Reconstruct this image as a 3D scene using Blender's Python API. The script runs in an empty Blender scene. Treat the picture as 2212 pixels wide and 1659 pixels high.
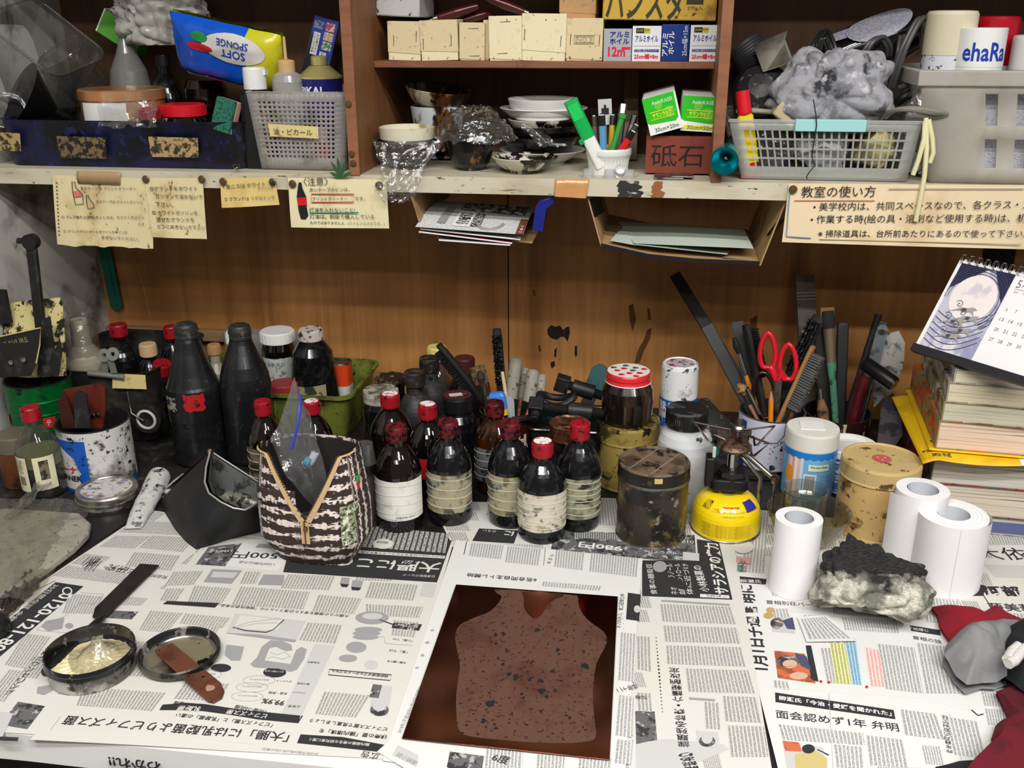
import bpy,math,random
from mathutils import Vector as V,Matrix,Euler,noise
R=random.Random(11)
sc=bpy.context.scene
COL=sc.collection
PI=math.pi
cos,sin,rad=math.cos,math.sin,math.radians

# ---------------- camera ----------------
FPX,W,H=2100.0,2212,1659
CAM=V((0,-1.83,1.48))
p_,y_,r_=rad(20.7),rad(8.33),rad(0.18)
FW=V((-sin(y_)*cos(p_),cos(y_)*cos(p_),-sin(p_)))
_rt=V((cos(y_),sin(y_),0));_dn=FW.cross(_rt)
RT=_rt*cos(r_)+_dn*sin(r_);DN=-_rt*sin(r_)+_dn*cos(r_)
cd=bpy.data.cameras.new('camera');cam=bpy.data.objects.new('camera',cd);COL.objects.link(cam)
cd.sensor_width=36;cd.lens=FPX/W*36;cd.clip_start=.05
cam.matrix_world=Matrix(((RT.x,-DN.x,-FW.x,CAM.x),(RT.y,-DN.y,-FW.y,CAM.y),(RT.z,-DN.z,-FW.z,CAM.z),(0,0,0,1)))
sc.camera=cam
# ---------------- world, lights, exposure ----------------
sc.view_settings.view_transform='Standard';sc.view_settings.look='None'
sc.view_settings.exposure=-0.12;sc.view_settings.gamma=1;sc.view_settings.use_curve_mapping=False
sc.cycles.max_bounces=8;sc.cycles.diffuse_bounces=3;sc.cycles.glossy_bounces=3
sc.cycles.transparent_max_bounces=16;sc.cycles.transmission_bounces=4
sc.cycles.caustics_reflective=False;sc.cycles.caustics_refractive=False
sc.cycles.sample_clamp_indirect=4
wd=bpy.data.worlds.new('room');sc.world=wd;wd.use_nodes=True
wd.node_tree.nodes['Background'].inputs[0].default_value=(1,.95,.88,1)
wd.node_tree.nodes['Background'].inputs[1].default_value=.16
def tube_light(x,y,z,L,e,wid=.09):
    l=bpy.data.lights.new('fluorescent_tube','AREA');l.shape='RECTANGLE';l.size=L;l.size_y=wid;l.energy=e
    l.color=(1,.98,.94)
    o=bpy.data.objects.new('fluorescent_tube',l);COL.objects.link(o);o.location=(x,y,z)
LE=27
for ty,k in((-1.8,1),(-2.35,1),(-3.3,.45)):
    for tx in(-.25,1.05):
        tube_light(tx,ty,2.62,1.2,LE*k)

# ---------------- pixel -> place helpers ----------------
def ray(u,v):return RT*((u-W/2)/FPX)+DN*((v-H/2)/FPX)+FW
TZ=.75;SZ=1.244
def T(u,v,z=TZ):
    d=ray(u,v);return CAM+d*((z-CAM.z)/d.z)
def Y(u,v,y=0.):
    d=ray(u,v);return CAM+d*((y-CAM.y)/d.y)
def up(u,vb,w,vt,ut=None,z0=TZ):
    P=T(u,vb,z0);d=V((P.x-CAM.x,P.y-CAM.y,0)).normalized();r=.04
    for i in range(6):
        c=P+d*r;r=w/2/FPX*((c+V((0,0,.08))-CAM).dot(FW))
    q=ray(ut or u,vt);top=CAM+q*((c-CAM).dot(d)/q.dot(d))
    return c.x,c.y,r,top.z-z0
def atY(u,vt,w,y,z0=TZ):
    P=Y(u,vt,y);return P.x,y,w/2/FPX*((P-CAM).dot(FW)),P.z-z0
def PB(u0,v0,u1,v1,y,zs=None):
    um,vm=(u0+u1)/2,(v0+v1)/2
    return Y(u0,vm,y).x,Y(u1,vm,y).x,(Y(um,v1,y).z if zs is None else zs),Y(um,v0,y).z

# ---------------- materials ----------------
def lin(c):
    return tuple(((x/255/12.92)if x<=10 else((x/255+.055)/1.055)**2.4)for x in c[:3])+(1,)
class NT:
    def __init__(s,name):
        s.m=bpy.data.materials.new(name);s.m.use_nodes=True;s.t=s.m.node_tree;s.n=s.t.nodes;s.n.clear()
        s.out=s.n.new('ShaderNodeOutputMaterial')
    def new(s,k,**kw):
        n=s.n.new('ShaderNode'+k)
        for a,b in kw.items():setattr(n,a,b)
        return n
    def ln(s,a,b):s.t.links.new(a,b)
    def setin(s,n,i,v):
        if hasattr(v,'is_linked')or hasattr(v,'links'):s.ln(v,n.inputs[i])
        else:n.inputs[i].default_value=v
    def math(s,op,a,b=0.,c=0.):
        n=s.new('Math',operation=op)
        for i,v in enumerate((a,b,c)):s.setin(n,i,v)
        return n.outputs[0]
    def mix(s,f,a,b):
        n=s.new('Mix',data_type='RGBA');s.setin(n,0,f);s.setin(n,6,a);s.setin(n,7,b);return n.outputs[2]
    def coord(s,st=(1,1,1),rot=(0,0,0),uv=False):
        t=s.new('TexCoord');m=s.new('Mapping');m.inputs['Scale'].default_value=st;m.inputs['Rotation'].default_value=rot
        s.ln(t.outputs['UV' if uv else 'Object'],m.inputs[0]);return m.outputs[0]
    def noise(s,co,scale,detail=5,rough=.6,dist=0.):
        n=s.new('TexNoise');s.ln(co,n.inputs['Vector']);n.inputs['Scale'].default_value=scale
        n.inputs['Detail'].default_value=detail;n.inputs['Roughness'].default_value=rough;n.inputs['Distortion'].default_value=dist
        return n.outputs['Fac']
    def ramp(s,f,lo,hi):
        n=s.new('MapRange');s.setin(n,0,f);n.inputs[1].default_value=lo;n.inputs[2].default_value=hi;n.clamp=True
        return n.outputs[0]
def M(name,col,rough=.5,metal=0.,dirt=(),bump=None,alpha=1.,trans=0.,coat=0.,spec=.5,ior=1.45,emit=None):
    """dirt: (colour, scale, low, high, stretch) noise layers; bump: (scale, strength[, stretch])"""
    t=NT(name);p=t.new('BsdfPrincipled')
    c=lin(col)
    for d in dirt:
        co=t.coord(d[4]if len(d)>4 else(1,1,1))
        f=t.ramp(t.noise(co,d[1]*2.0),.5+(d[2]-.5)/1.7,.5+(d[3]-.5)/1.7);c=t.mix(f,c,lin(d[0]))
    t.setin(p,'Base Color',c)
    for k,v in(('Roughness',rough),('Metallic',metal),('Alpha',alpha),('Transmission Weight',trans),('Coat Weight',coat),('Specular IOR Level',spec),('IOR',ior)):
        p.inputs[k].default_value=v
    if bump:
        b=t.new('Bump');b.inputs['Distance'].default_value=.002;b.inputs['Strength'].default_value=bump[1]
        t.ln(t.noise(t.coord(bump[2]if len(bump)>2 else(1,1,1)),bump[0]),b.inputs['Height']);t.ln(b.outputs[0],p.inputs['Normal'])
    t.ln(p.outputs[0],t.out.inputs[0]);return t.m
def Film(name,tint=(255,255,255),base=.05,edge=.5,rough=.06,bscale=60,bstr=.6,haze=0.):
    """thin clear plastic or thin glass: see-through with sheen, more at grazing angles"""
    t=NT(name);tr=t.new('BsdfTransparent');tr.inputs[0].default_value=lin(tint)
    g=t.new('BsdfGlossy');g.inputs['Roughness'].default_value=rough
    b=t.new('Bump');b.inputs['Distance'].default_value=.004;b.inputs['Strength'].default_value=bstr
    t.ln(t.noise(t.coord(),bscale,3),b.inputs['Height']);t.ln(b.outputs[0],g.inputs['Normal'])
    lw=t.new('LayerWeight');lw.inputs[0].default_value=.5
    f=t.math('MULTIPLY_ADD',t.math('POWER',lw.outputs['Facing'],2.5),edge,base)
    mx=t.new('MixShader');t.ln(f,mx.inputs[0]);t.ln(tr.outputs[0],mx.inputs[1]);t.ln(g.outputs[0],mx.inputs[2])
    o=mx.outputs[0]
    if haze:
        df=t.new('BsdfDiffuse');df.inputs[0].default_value=lin((235,235,230));m2=t.new('MixShader');m2.inputs[0].default_value=haze
        t.ln(o,m2.inputs[1]);t.ln(df.outputs[0],m2.inputs[2]);o=m2.outputs[0]
    t.ln(o,t.out.inputs[0]);return t.m
def NewsInk(name,paper,ink,amount=.5,k=.8):
    """rows of tiny printed marks laid out along the sheet's own UVs (1 UV unit = one character)"""
    t=NT(name);p=t.new('BsdfPrincipled');p.inputs['Roughness'].default_value=.8
    tc=t.new('TexCoord');sx=t.new('SeparateXYZ');t.ln(tc.outputs['UV'],sx.inputs[0])
    fu,fv=t.math('FRACT',sx.outputs[0]),t.math('FRACT',sx.outputs[1])
    def band(x,a):return t.math('LESS_THAN',t.math('ABSOLUTE',t.math('SUBTRACT',x,.5)),a)
    nz=t.ramp(t.noise(t.coord((1,1,1),uv=True),2.6,2,.6),amount-.06,amount+.06)
    m=t.math('MULTIPLY',t.math('MULTIPLY',band(fu,.43),band(fv,.33)),nz)
    t.setin(p,'Base Color',t.mix(t.math('MULTIPLY',m,k),lin(paper),lin(ink)))
    t.ln(p.outputs[0],t.out.inputs[0]);return t.m
def Wood(name,c1,c2,stretch,scale=8,rough=.55,extra=()):
    t=NT(name);p=t.new('BsdfPrincipled');p.inputs['Roughness'].default_value=rough
    f=t.noise(t.coord(stretch),scale,8,.65,.6)
    c=t.mix(t.ramp(f,.3,.72),lin(c1),lin(c2))
    f2=t.noise(t.coord(tuple(x*4 for x in stretch)),scale*2,4,.6);c=t.mix(t.math('MULTIPLY',t.ramp(f2,.45,.8),.35),c,lin(tuple(x*.62 for x in c2)))
    for d in extra:
        c=t.mix(t.ramp(t.noise(t.coord(d[4]if len(d)>4 else(1,1,1)),d[1]),d[2],d[3]),c,lin(d[0]))
    t.setin(p,'Base Color',c)
    b=t.new('Bump');b.inputs['Distance'].default_value=.001;b.inputs['Strength'].default_value=.25;t.ln(f,b.inputs['Height']);t.ln(b.outputs[0],p.inputs['Normal'])
    t.ln(p.outputs[0],t.out.inputs[0]);return t.m

INK=M('ink_black',(22,22,24),.7)
INKP=M('pencil_grey',(62,58,52),.8)
WHITE=M('white_plastic',(236,236,234),.4,dirt=[((190,188,182),9,.62,.85)])
BLACKP=M('black_plastic',(20,20,21),.38)
BLACKM=M('black_matte',(24,23,23),.7,dirt=[((55,54,54),14,.55,.8)])
BLACKD=M('black_dusty',(30,30,31),.5,dirt=[((78,78,78),20,.5,.8)])
CHROME=M('chrome',(200,200,200),.15,1)
STEEL=M('steel',(150,148,142),.35,1,dirt=[((70,64,58),20,.5,.75)])
REDCAP=M('cap_red',(158,22,36),.4,dirt=[((70,12,20),60,.6,.75)])
REDCAPD=M('cap_red_inky',(110,24,34),.45,dirt=[((24,12,14),70,.42,.6)])
RED=M('red_plastic',(214,28,40),.35)
GLASSK=M('brown_glass_dark',(14,9,8),.06,coat=.6,spec=.6)
GLASSI=M('black_inky_glass',(15,15,17),.14,dirt=[((34,34,37),40,.5,.7)],coat=.25)
GLASSA=M('amber_glass',(58,26,8),.06,coat=.6,dirt=[((18,8,4),18,.4,.7)])
CLEAR=Film('clear_glass',(232,236,230),.07,.6,.03,10,.05)
PET=Film('clear_plastic',(228,229,226),.12,.8,.07,30,.35,.03)
WRAP=Film('cling_film',(248,248,248),.10,.7,.10,55,1.0,.02)
WRAPH=Film('crinkled_film',(248,248,248),.2,.85,.09,90,1.0,.02)
CARD=M('card_beige',(226,208,166),.8,dirt=[((170,146,100),16,.6,.85),((90,74,50),60,.7,.78)])
CARDL=M('card_pale',(240,228,190),.8,dirt=[((200,180,136),14,.6,.85),((110,90,60),70,.72,.8)])
CARDD=M('card_tan',(190,150,104),.8,dirt=[((140,104,66),16,.55,.8)])
TAPEY=M('masking_tape',(222,202,140),.7,dirt=[((170,146,92),30,.58,.85)])
TAPED=M('masking_tape_dirty',(176,150,100),.75,dirt=[((60,48,32),60,.45,.6)])
TAPED2=M('masking_tape_grimy',(120,100,66),.75,dirt=[((30,25,20),55,.42,.56)])
STAPLE=M('staple_wire',(120,112,100),.4,.8)
PAPERW=M('paper_white',(240,240,238),.85)
CERAM=M('white_ceramic',(232,232,228),.18,coat=.3)

# ---------------- mesh builder ----------------
_tc={}
def glyphs(s,bold=0.):
    k=(s,bold)
    if k not in _tc:
        c=bpy.data.curves.new('t','FONT');c.body=s;c.resolution_u=2;c.offset=bold
        o=bpy.data.objects.new('t',c);COL.objects.link(o);bpy.context.view_layer.update()
        me=bpy.data.meshes.new_from_object(o.evaluated_get(bpy.context.evaluated_depsgraph_get()))
        vs=[(v.co.x,v.co.y)for v in me.vertices];fs=[tuple(p.vertices)for p in me.polygons]
        bpy.data.objects.remove(o);bpy.data.curves.remove(c);bpy.data.meshes.remove(me);_tc[k]=(vs,fs)
    return _tc[k]
def pl(o,ex=(1,0,0),ey=(0,0,1)):
    o,ex,ey=V(o),V(ex),V(ey);return lambda x,y:o+ex*x+ey*y
def cyl(r,z,a=-PI/2,cx=0,cy=0):
    return lambda x,y:V((cx+r*cos(a+x/r),cy+r*sin(a+x/r),z+y))
class MB:
    def __init__(s):s.v=[];s.f=[];s.m=[];s.mats=[];s.uv=[];s.hasuv=False
    def mi(s,m):
        if m not in s.mats:s.mats.append(m)
        return s.mats.index(m)
    def add(s,vs,fs,mat,uvs=None):
        b=len(s.v);s.v.extend(V(v)for v in vs);k=s.mi(mat)
        for i,f in enumerate(fs):
            s.f.append(tuple(b+j for j in f));s.m.append(k)
            s.uv.append([uvs[j]for j in f]if uvs else None)
        if uvs:s.hasuv=True
        return s
    def lathe(s,prof,mat,n=32,M=None,a0=0.,a1=2*PI,mats=None):
        full=abs(a1-a0-2*PI)<1e-6;k=n if full else n+1
        M=M or Matrix();vs=[]
        for r,z in prof:
            for i in range(k):
                a=a0+(a1-a0)*i/n;vs.append(M@V((r*cos(a),r*sin(a),z)))
        for j in range(len(prof)-1):
            fs=[]
            for i in range(n):
                a,b2=j*k+i,j*k+(i+1)%k
                q=(a,b2,b2+k,a+k)
                if prof[j][0]<1e-7:q=(a,b2+k,a+k)
                elif prof[j+1][0]<1e-7:q=(a,b2,a+k)
                fs.append(q)
            used=sorted({i for f in fs for i in f});rm={o:i for i,o in enumerate(used)}
            s.add([vs[i]for i in used],[tuple(rm[i]for i in f)for f in fs],(mats[j]if mats and mats[j]else mat))
        return s
    def box(s,x0,x1,y0,y1,z0,z1,mat,M=None):
        M=M or Matrix()
        vs=[M@V((x,y,z))for z in(z0,z1)for y in(y0,y1)for x in(x0,x1)]
        return s.add(vs,[(0,2,3,1),(4,5,7,6),(0,1,5,4),(2,6,7,3),(0,4,6,2),(1,3,7,5)],mat)
    def tube(s,pts,r,mat,n=8,closed=False,flat=1.):
        pts=[V(p)for p in pts];L=len(pts);vs=[]
        up_=None
        for i,p in enumerate(pts):
            t=(pts[(i+1)%L]-pts[i-1])if closed else(pts[min(i+1,L-1)]-pts[max(i-1,0)])
            t.normalize()
            if up_ is None:up_=t.orthogonal().normalized()
            up_=(up_-t*up_.dot(t)).normalized();w=t.cross(up_)
            rr=r[i]if isinstance(r,(list,tuple))else r
            for k in range(n):a=2*PI*k/n;vs.append(p+(up_*cos(a)+w*sin(a)*flat)*rr)
        fs=[]
        for i in range(L if closed else L-1):
            for k in range(n):
                a,b=i*n+k,i*n+(k+1)%n;c=((i+1)%L)*n
                fs.append((a,b,c+(k+1)%n,c+k))
        if not closed:fs+=[tuple(range(n))[::-1],tuple((L-1)*n+k for k in range(n))]
        return s.add(vs,fs,mat)
    def prism(s,poly,fn,d,mat):
        """poly: 2D outline; fn maps (x,y)->V; d: thickness vector"""
        n=len(poly);a=[fn(*p)for p in poly];d=V(d)
        return s.add(a+[p+d for p in a],[tuple(range(n))[::-1],tuple(range(n,2*n))]+[(i,(i+1)%n,n+(i+1)%n,n+i)for i in range(n)],mat)
    def grid(s,fn,nu,nv,mat,closeu=False,uvf=None):
        vs=[];uvs=[]if uvf else None;k=nu if closeu else nu+1
        for j in range(nv+1):
            for i in range(k):
                vs.append(fn(i/nu,j/nv))
                if uvf:uvs.append(uvf(i/nu,j/nv))
        fs=[(j*k+i,j*k+(i+1)%k,(j+1)*k+(i+1)%k,(j+1)*k+i)for j in range(nv)for i in range(nu)]
        return s.add(vs,fs,mat,uvs)
    def flat(s,pts,mat):return s.add(pts,[tuple(range(len(pts)))],mat)
    def text(s,t,mat,fn,w=None,h=None,bold=0.,ctr=True):
        vs,fs=glyphs(t,bold)
        if not vs:return s
        x0,x1=min(v[0]for v in vs),max(v[0]for v in vs);y0,y1=min(v[1]for v in vs),max(v[1]for v in vs)
        kx=w/max(x1-x0,1e-6)if w else h/max(y1-y0,1e-6);ky=h/max(y1-y0,1e-6)if h else kx
        ox,oy=((x0+x1)/2,(y0+y1)/2)if ctr else(x0,y0)
        return s.add([fn((a-ox)*kx,(b-oy)*ky)for a,b in vs],fs,mat)
    def text2(s,t,P0,P1,n,mat,h=None,bold=0.,off=.0005,zf=None):
        """text with its base line from P0 to P1 on a surface of normal n"""
        P0,P1,n=V(P0),V(P1),V(n);d=P1-P0;L=d.length;ex=d/L;ey=n.cross(ex).normalized()
        o=P0+n*off
        f=(lambda x,y:o+ex*x+ey*y)if not zf else(lambda x,y:zf(o+ex*x+ey*y))
        return s.text(t,mat,f,L,h,bold,False)
    def obj(s,name,parent=None,loc=None,bev=0.,solid=0.,sub=0,ang=40,rot=None):
        me=bpy.data.meshes.new(name);org=V(loc)if loc is not None else V((0,0,0))
        me.from_pydata([tuple(v-org)for v in s.v],[],s.f)
        for m in s.mats:me.materials.append(m)
        me.polygons.foreach_set('material_index',s.m)
        me.polygons.foreach_set('use_smooth',[True]*len(s.f))
        if s.hasuv:
            l=me.uv_layers.new(name='UVMap');i=0
            for u,f in zip(s.uv,s.f):
                for k in range(len(f)):l.data[i].uv=u[k]if u else(0,0);i+=1
        me.validate();me.update();me.set_sharp_from_angle(angle=rad(ang))
        o=bpy.data.objects.new(name,me);COL.objects.link(o);o.location=org
        if rot:o.rotation_euler=rot
        if parent:o.parent=parent
        if bev:
            b=o.modifiers.new('Bevel','BEVEL');b.width=bev;b.segments=2;b.limit_method='ANGLE';b.angle_limit=rad(50)
        if solid:
            b=o.modifiers.new('Solid','SOLIDIFY');b.thickness=solid;b.offset=0
        if sub:b=o.modifiers.new('Sub','SUBSURF');b.levels=sub;b.render_levels=sub
        return o
def tag(o,label,cat,group=None):
    o['label']=label;o['category']=cat
    if group:o['group']=group
    return o
def TH(name,label,cat,loc=(0,0,0),rz=0.,group=None,rot=None):
    o=bpy.data.objects.new(name,None);COL.objects.link(o);o.location=loc;o.rotation_euler=rot or(0,0,rz);o.empty_display_size=.02
    return tag(o,label,cat,group)
def STR(o):o['kind']='structure';return o
def AX(name,label,cat,p0,p1,roll=0.,group=None):
    """thing whose local z runs from p0 to p1; returns it and the length"""
    p0,p1=V(p0),V(p1);d=p1-p0
    o=TH(name,label,cat,p0,0,group);z=d.normalized();x=V((1,0,0));x=(x-z*x.dot(z)).normalized();yv=z.cross(x)
    m=Matrix((x,yv,z)).transposed()@Matrix.Rotation(roll,3,'Z');o.rotation_euler=m.to_euler();return o,d.length
def N(p,f,seed=0.):return noise.noise(V(p)*f+V((seed*7.3,seed*3.1,seed*1.7)))
def RN(p,f,seed=0.,o=3):
    a,s_=1.,0.
    for i in range(o):s_+=a*(1-abs(N(p,f*2**i,seed+i*5))*2);a*=.5
    return s_/1.75
def crumple(b,c,s,seed,mat,f=9.,amp=.35,nu=60,nv=34,flatb=True):
    """a crumpled ball: a lumpy ball dented along many random planes, with fine wrinkles"""
    c=V(c);s=V(s);r=random.Random(seed);PL=[]
    for i in range(int(amp*44)):
        n=V((r.gauss(0,1),r.gauss(0,1),r.gauss(0,.8))).normalized();PL.append((n,r.uniform(.60,.95),r.uniform(.85,1.35)))
    def fn(u,v):
        a=2*PI*u;ph=PI*v;d=V((cos(a)*sin(ph),sin(a)*sin(ph),cos(ph)));q=d*(1+.3*amp*N(d,1.4,seed))
        for n,o,k in PL:
            t=q.dot(n)-o
            if t>0:q=q-n*(t*k)
        q=q*(1+amp*(.75*abs(N(q+V((N(q,2,seed),N(q,2,seed+1),0))*.5,f/4.5,seed+2))**.8+.22*abs(N(q,f/1.8,seed+5))-.18))*1.12
        if flatb and q.z<-.55:q.z=-.55-(abs(q.z)-.55)*.1
        return c+V((q.x*s.x,q.y*s.y,q.z*s.z))
    return b.grid(fn,nu,nv,mat,closeu=True)
def heap(b,c,s,seed,mat,nu=130,nv=70,k=5):
    """a heap of soft cloth: long swirling folds over a rounded lump"""
    c=V(c);s=V(s)
    def fn(u,v):
        a=2*PI*u;ph=PI*v;d=V((cos(a)*sin(ph),sin(a)*sin(ph),cos(ph)));w=N(d,1.1,seed)
        t=d.x*2.2+d.z*1.6+2.6*w;f1=abs(sin(t*k*.5))**.8;t2=d.z*3-d.x+3*N(d,1.5,seed+3);f2=abs(sin(t2*k*.45))**.8
        q=d*(.70+.16*f1+.14*f2+.22*N(d,1.3,seed+6)+.04*abs(N(d,7,seed+8)))
        return c+V((q.x*s.x,q.y*s.y,max(q.z,-.6)*s.z))
    return b.grid(fn,nu,nv,mat,closeu=True)
def rrect(w,d,r,n=5):
    out=[]
    for cx,cy,a in((w/2-r,d/2-r,0),(-w/2+r,d/2-r,PI/2),(-w/2+r,-d/2+r,PI),(w/2-r,-d/2+r,1.5*PI)):
        for i in range(n+1):t=a+PI/2*i/n;out.append((cx+r*cos(t),cy+r*sin(t)))
    return out
def arc(c,r,a0,a1,n=12):return[(c[0]+r*cos(a0+(a1-a0)*i/n),c[1]+r*sin(a0+(a1-a0)*i/n))for i in range(n+1)]
def loft(b,rings,mat,bottom=True,top=False):
    n=len(rings[0]);vs=[p for r in rings for p in r]
    fs=[(j*n+i,j*n+(i+1)%n,(j+1)*n+(i+1)%n,(j+1)*n+i)for j in range(len(rings)-1)for i in range(n)]
    if bottom:fs.append(tuple(range(n))[::-1])
    if top:fs.append(tuple((len(rings)-1)*n+i for i in range(n)))
    return b.add(vs,fs,mat)
def ring(w,d,r,z,cx=0,cy=0,n=5):return[V((x+cx,y+cy,z))for x,y in rrect(w,d,r,n)]
def panel(b,fn,us,vs,hole,mat):
    k=len(us);P=[fn(u,v)for v in vs for u in us]
    return b.add(P,[(j*k+i,j*k+i+1,(j+1)*k+i+1,(j+1)*k+i)for j in range(len(vs)-1)for i in range(k-1)if not hole(i,j)],mat)
def alt(a,b,n,f):
    """break points for n holes between a and b, hole share f"""
    s=(b-a)/n;o=[]
    for i in range(n):o+=[a+s*i+s*(1-f)/2,a+s*i+s*(1+f)/2]
    return[0]+o+[1]

# ---------------- room shell ----------------
WOODW=Wood('wall_plywood',(206,148,86),(164,108,56),(1,1,.06),9,.5,[((120,78,40),3.2,.60,.80),((60,38,20),30,.72,.80,(1,1,.35)),((122,78,36),12,.58,.75,(1,1,.05))])
WOODD=Wood('shelf_wood',(164,108,74),(116,70,44),(.2,.2,1),12,.55,[((52,34,22),20,.64,.8),((60,40,28),3,.6,.8)])
WOODU=Wood('upright_wood',(158,108,66),(122,78,44),(1,1,.12),14,.55,[((48,34,24),10,.64,.8),((60,40,28),3,.62,.8)])
WHITEW=M('left_wall_paint',(196,194,188),.7,dirt=[((110,108,106),4,.5,.78),((52,52,54),9,.62,.82,(1,1,.6))],bump=(40,.2,(1,1,.2)))
SHELFP=M('shelf_old_paint',(206,198,176),.6,dirt=[((178,166,138),7,.5,.8,(.4,1,1)),((96,88,78),30,.70,.84,(.2,1,1.6)),((50,47,44),60,.76,.84,(.4,1,1.4))],bump=(60,.3,(.3,1,1)))
STAIN=M('ink_stain',(24,18,14),.6);STAINB=M('brown_stain',(104,60,28),.55);SCR=M('pale_scratch',(206,156,92),.6)
b=MB();b.box(-1.16,1.6,0,.04,.4,2.0,WOODW)
def wpatch(px,m,k=.0006):b.prism([(0,0)]*0 or px,lambda u,v:Y(u,v,-k),(0,k*.5,0),m)
xs=Y(1098,600,0).x;b.box(xs-.0012,xs+.0012,-.0005,.01,.76,1.24,M('seam_dark',(34,20,10),.8))
wpatch([(1182,712),(1190,702),(1200,706),(1210,703),(1216,713),(1224,706),(1230,706),(1231,720),(1226,738),(1219,728),(1212,727),(1202,734),(1190,730),(1183,722)],STAIN)
for px in([(1242,748),(1246,746),(1247,766),(1243,772),(1241,762)],[(1198,756),(1203,750),(1201,772),(1197,770)],[(1163,746),(1166,746),(1168,758),(1165,760)],[(1190,782),(1198,780),(1199,790),(1192,796),(1189,789)]):wpatch(px,STAIN)
for px in([(1398,712),(1408,708),(1404,732),(1390,760),(1382,784),(1371,784),(1378,756),(1392,732)],[(1358,660),(1368,656),(1374,690),(1366,716),(1360,690)],[(1620,690),(1636,680),(1634,712),(1626,728)],[(1150,626),(1155,624),(1157,638),(1153,641)],[(1398,664),(1404,668),(1406,690),(1400,692)]):wpatch(px,STAINB)
for pts in([(1112,600),(1126,640),(1129,672),(1126,700),(1119,712)],[(1215,580),(1216,640),(1222,680),(1217,770)],[(1418,630),(1417,690),(1414,760),(1412,800)],[(690,600),(698,690),(702,780)],[(768,590),(772,680),(781,790)],[(1374,690),(1378,760),(1380,830)],[(1246,690),(1262,668),(1282,666),(1290,680),(1296,704)],[(1350,730),(1352,770),(1352,820)],[(290,555),(312,630),(326,690)]):
    b.tube([Y(u,v,0)for u,v in pts],.0007,SCR,5)
STR(b.obj('wall_back'))
b=MB();b.box(-1.17,-1.13,-1.3,0,.4,2.0,WHITEW);STR(b.obj('wall_left'))
b=MB();b.box(-3,3,-4,.04,-.02,0,M('floor_dark',(58,46,38),.6,dirt=[((30,25,22),5,.45,.7)]));STR(b.obj('floor'))
p0,p1=Y(225,705,-.02),Y(660,722,-.02)
b=MB();b.box(-1.128,p1.x,-.02,-.001,p0.z-.024,p0.z,Wood('baseboard_wood',(168,136,98),(128,98,66),(.1,1,1),12,.7));STR(b.obj('trim_1',bev=.002))
# work table
t=TH('work_table','long dark work table under the sheets of newspaper','table',(0,-.53,0))
TBL=M('table_top_black',(34,32,31),.55,dirt=[((70,66,62),14,.56,.78),((16,15,15),5,.5,.7)],bump=(50,.2))
b=MB();b.box(-1.125,1.45,-.53,.525,.715,.748,TBL);b.obj('tabletop',t,bev=.003)
for x in(-1.08,1.38):
    for y in(-.48,.47):b=MB();b.box(x-.03,x+.03,y-.03,y+.03,0,.715,WOODU);b.obj('leg',t)

# ---------------- wall shelf ----------------
t=TH('wall_shelf','old painted wooden shelf unit fixed along the wall','shelf',(0,-.155,SZ))
b=MB();o=V((0,-.155,SZ))
b.box(-1.128,1.5,-.31,-.001,1.218,SZ,SHELFP)
def spatch(u0,u1,m,k=.0008):
    a,c=Y(u0,400,-.31).x,Y(u1,400,-.31).x
    n=9;P=[(a+R.uniform(-.004,.004),1.2185+i*.025/n)for i in range(n+1)]+[(c+R.uniform(-.005,.005),1.2435-i*.025/n)for i in range(n+1)]
    b.prism(P,lambda x,z:V((x,-.31-k,z)),(0,k*.6,0),m)
spatch(1335,1384,M('bare_black_paint',(44,42,42),.6,dirt=[((190,184,172),60,.6,.68,(.3,1,1))]));spatch(1412,1430,M('bare_wood',(150,92,52),.6))
b.obj('shelf_board',t,loc=(0,-.155,SZ),bev=.0015);bpy.context.view_layer.update()
def fixp(o_,par):o_.location=V(o_.location)-V(par.location)
fixp(COL.objects['shelf_board'],t)
def W_(b,name,par,**kw):
    """link a world-coordinate part under a thing that has no rotation"""
    o_=b.obj(name,par,loc=par.location,**kw);o_.location=(0,0,0);return o_
for x0,x1 in((-.483,-.467),(.084,.099)):
    b=MB();b.box(x0,x1,-.31,-.001,SZ,1.62,WOODU);b.box(x0-.0004,x1+.0004,-.3125,-.3095,SZ,1.62,WOODD);W_(b,'upright',t)
MZ=1.413
b=MB();b.box(-.467,.084,-.2,-.001,MZ-.011,MZ,WOODD);W_(b,'middle_shelf',t,bev=.0015)
b=MB();b.box(-1.128,1.5,-.31,-.001,1.62,1.64,WOODD);W_(b,'top_board',t)
b=MB();b.box(-1.127,1.5,-.004,-.0012,SZ,1.62,Wood('back_panel',(96,64,36),(64,42,22),(1,1,.1),14,.7));W_(b,'back_panel',t)

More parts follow.
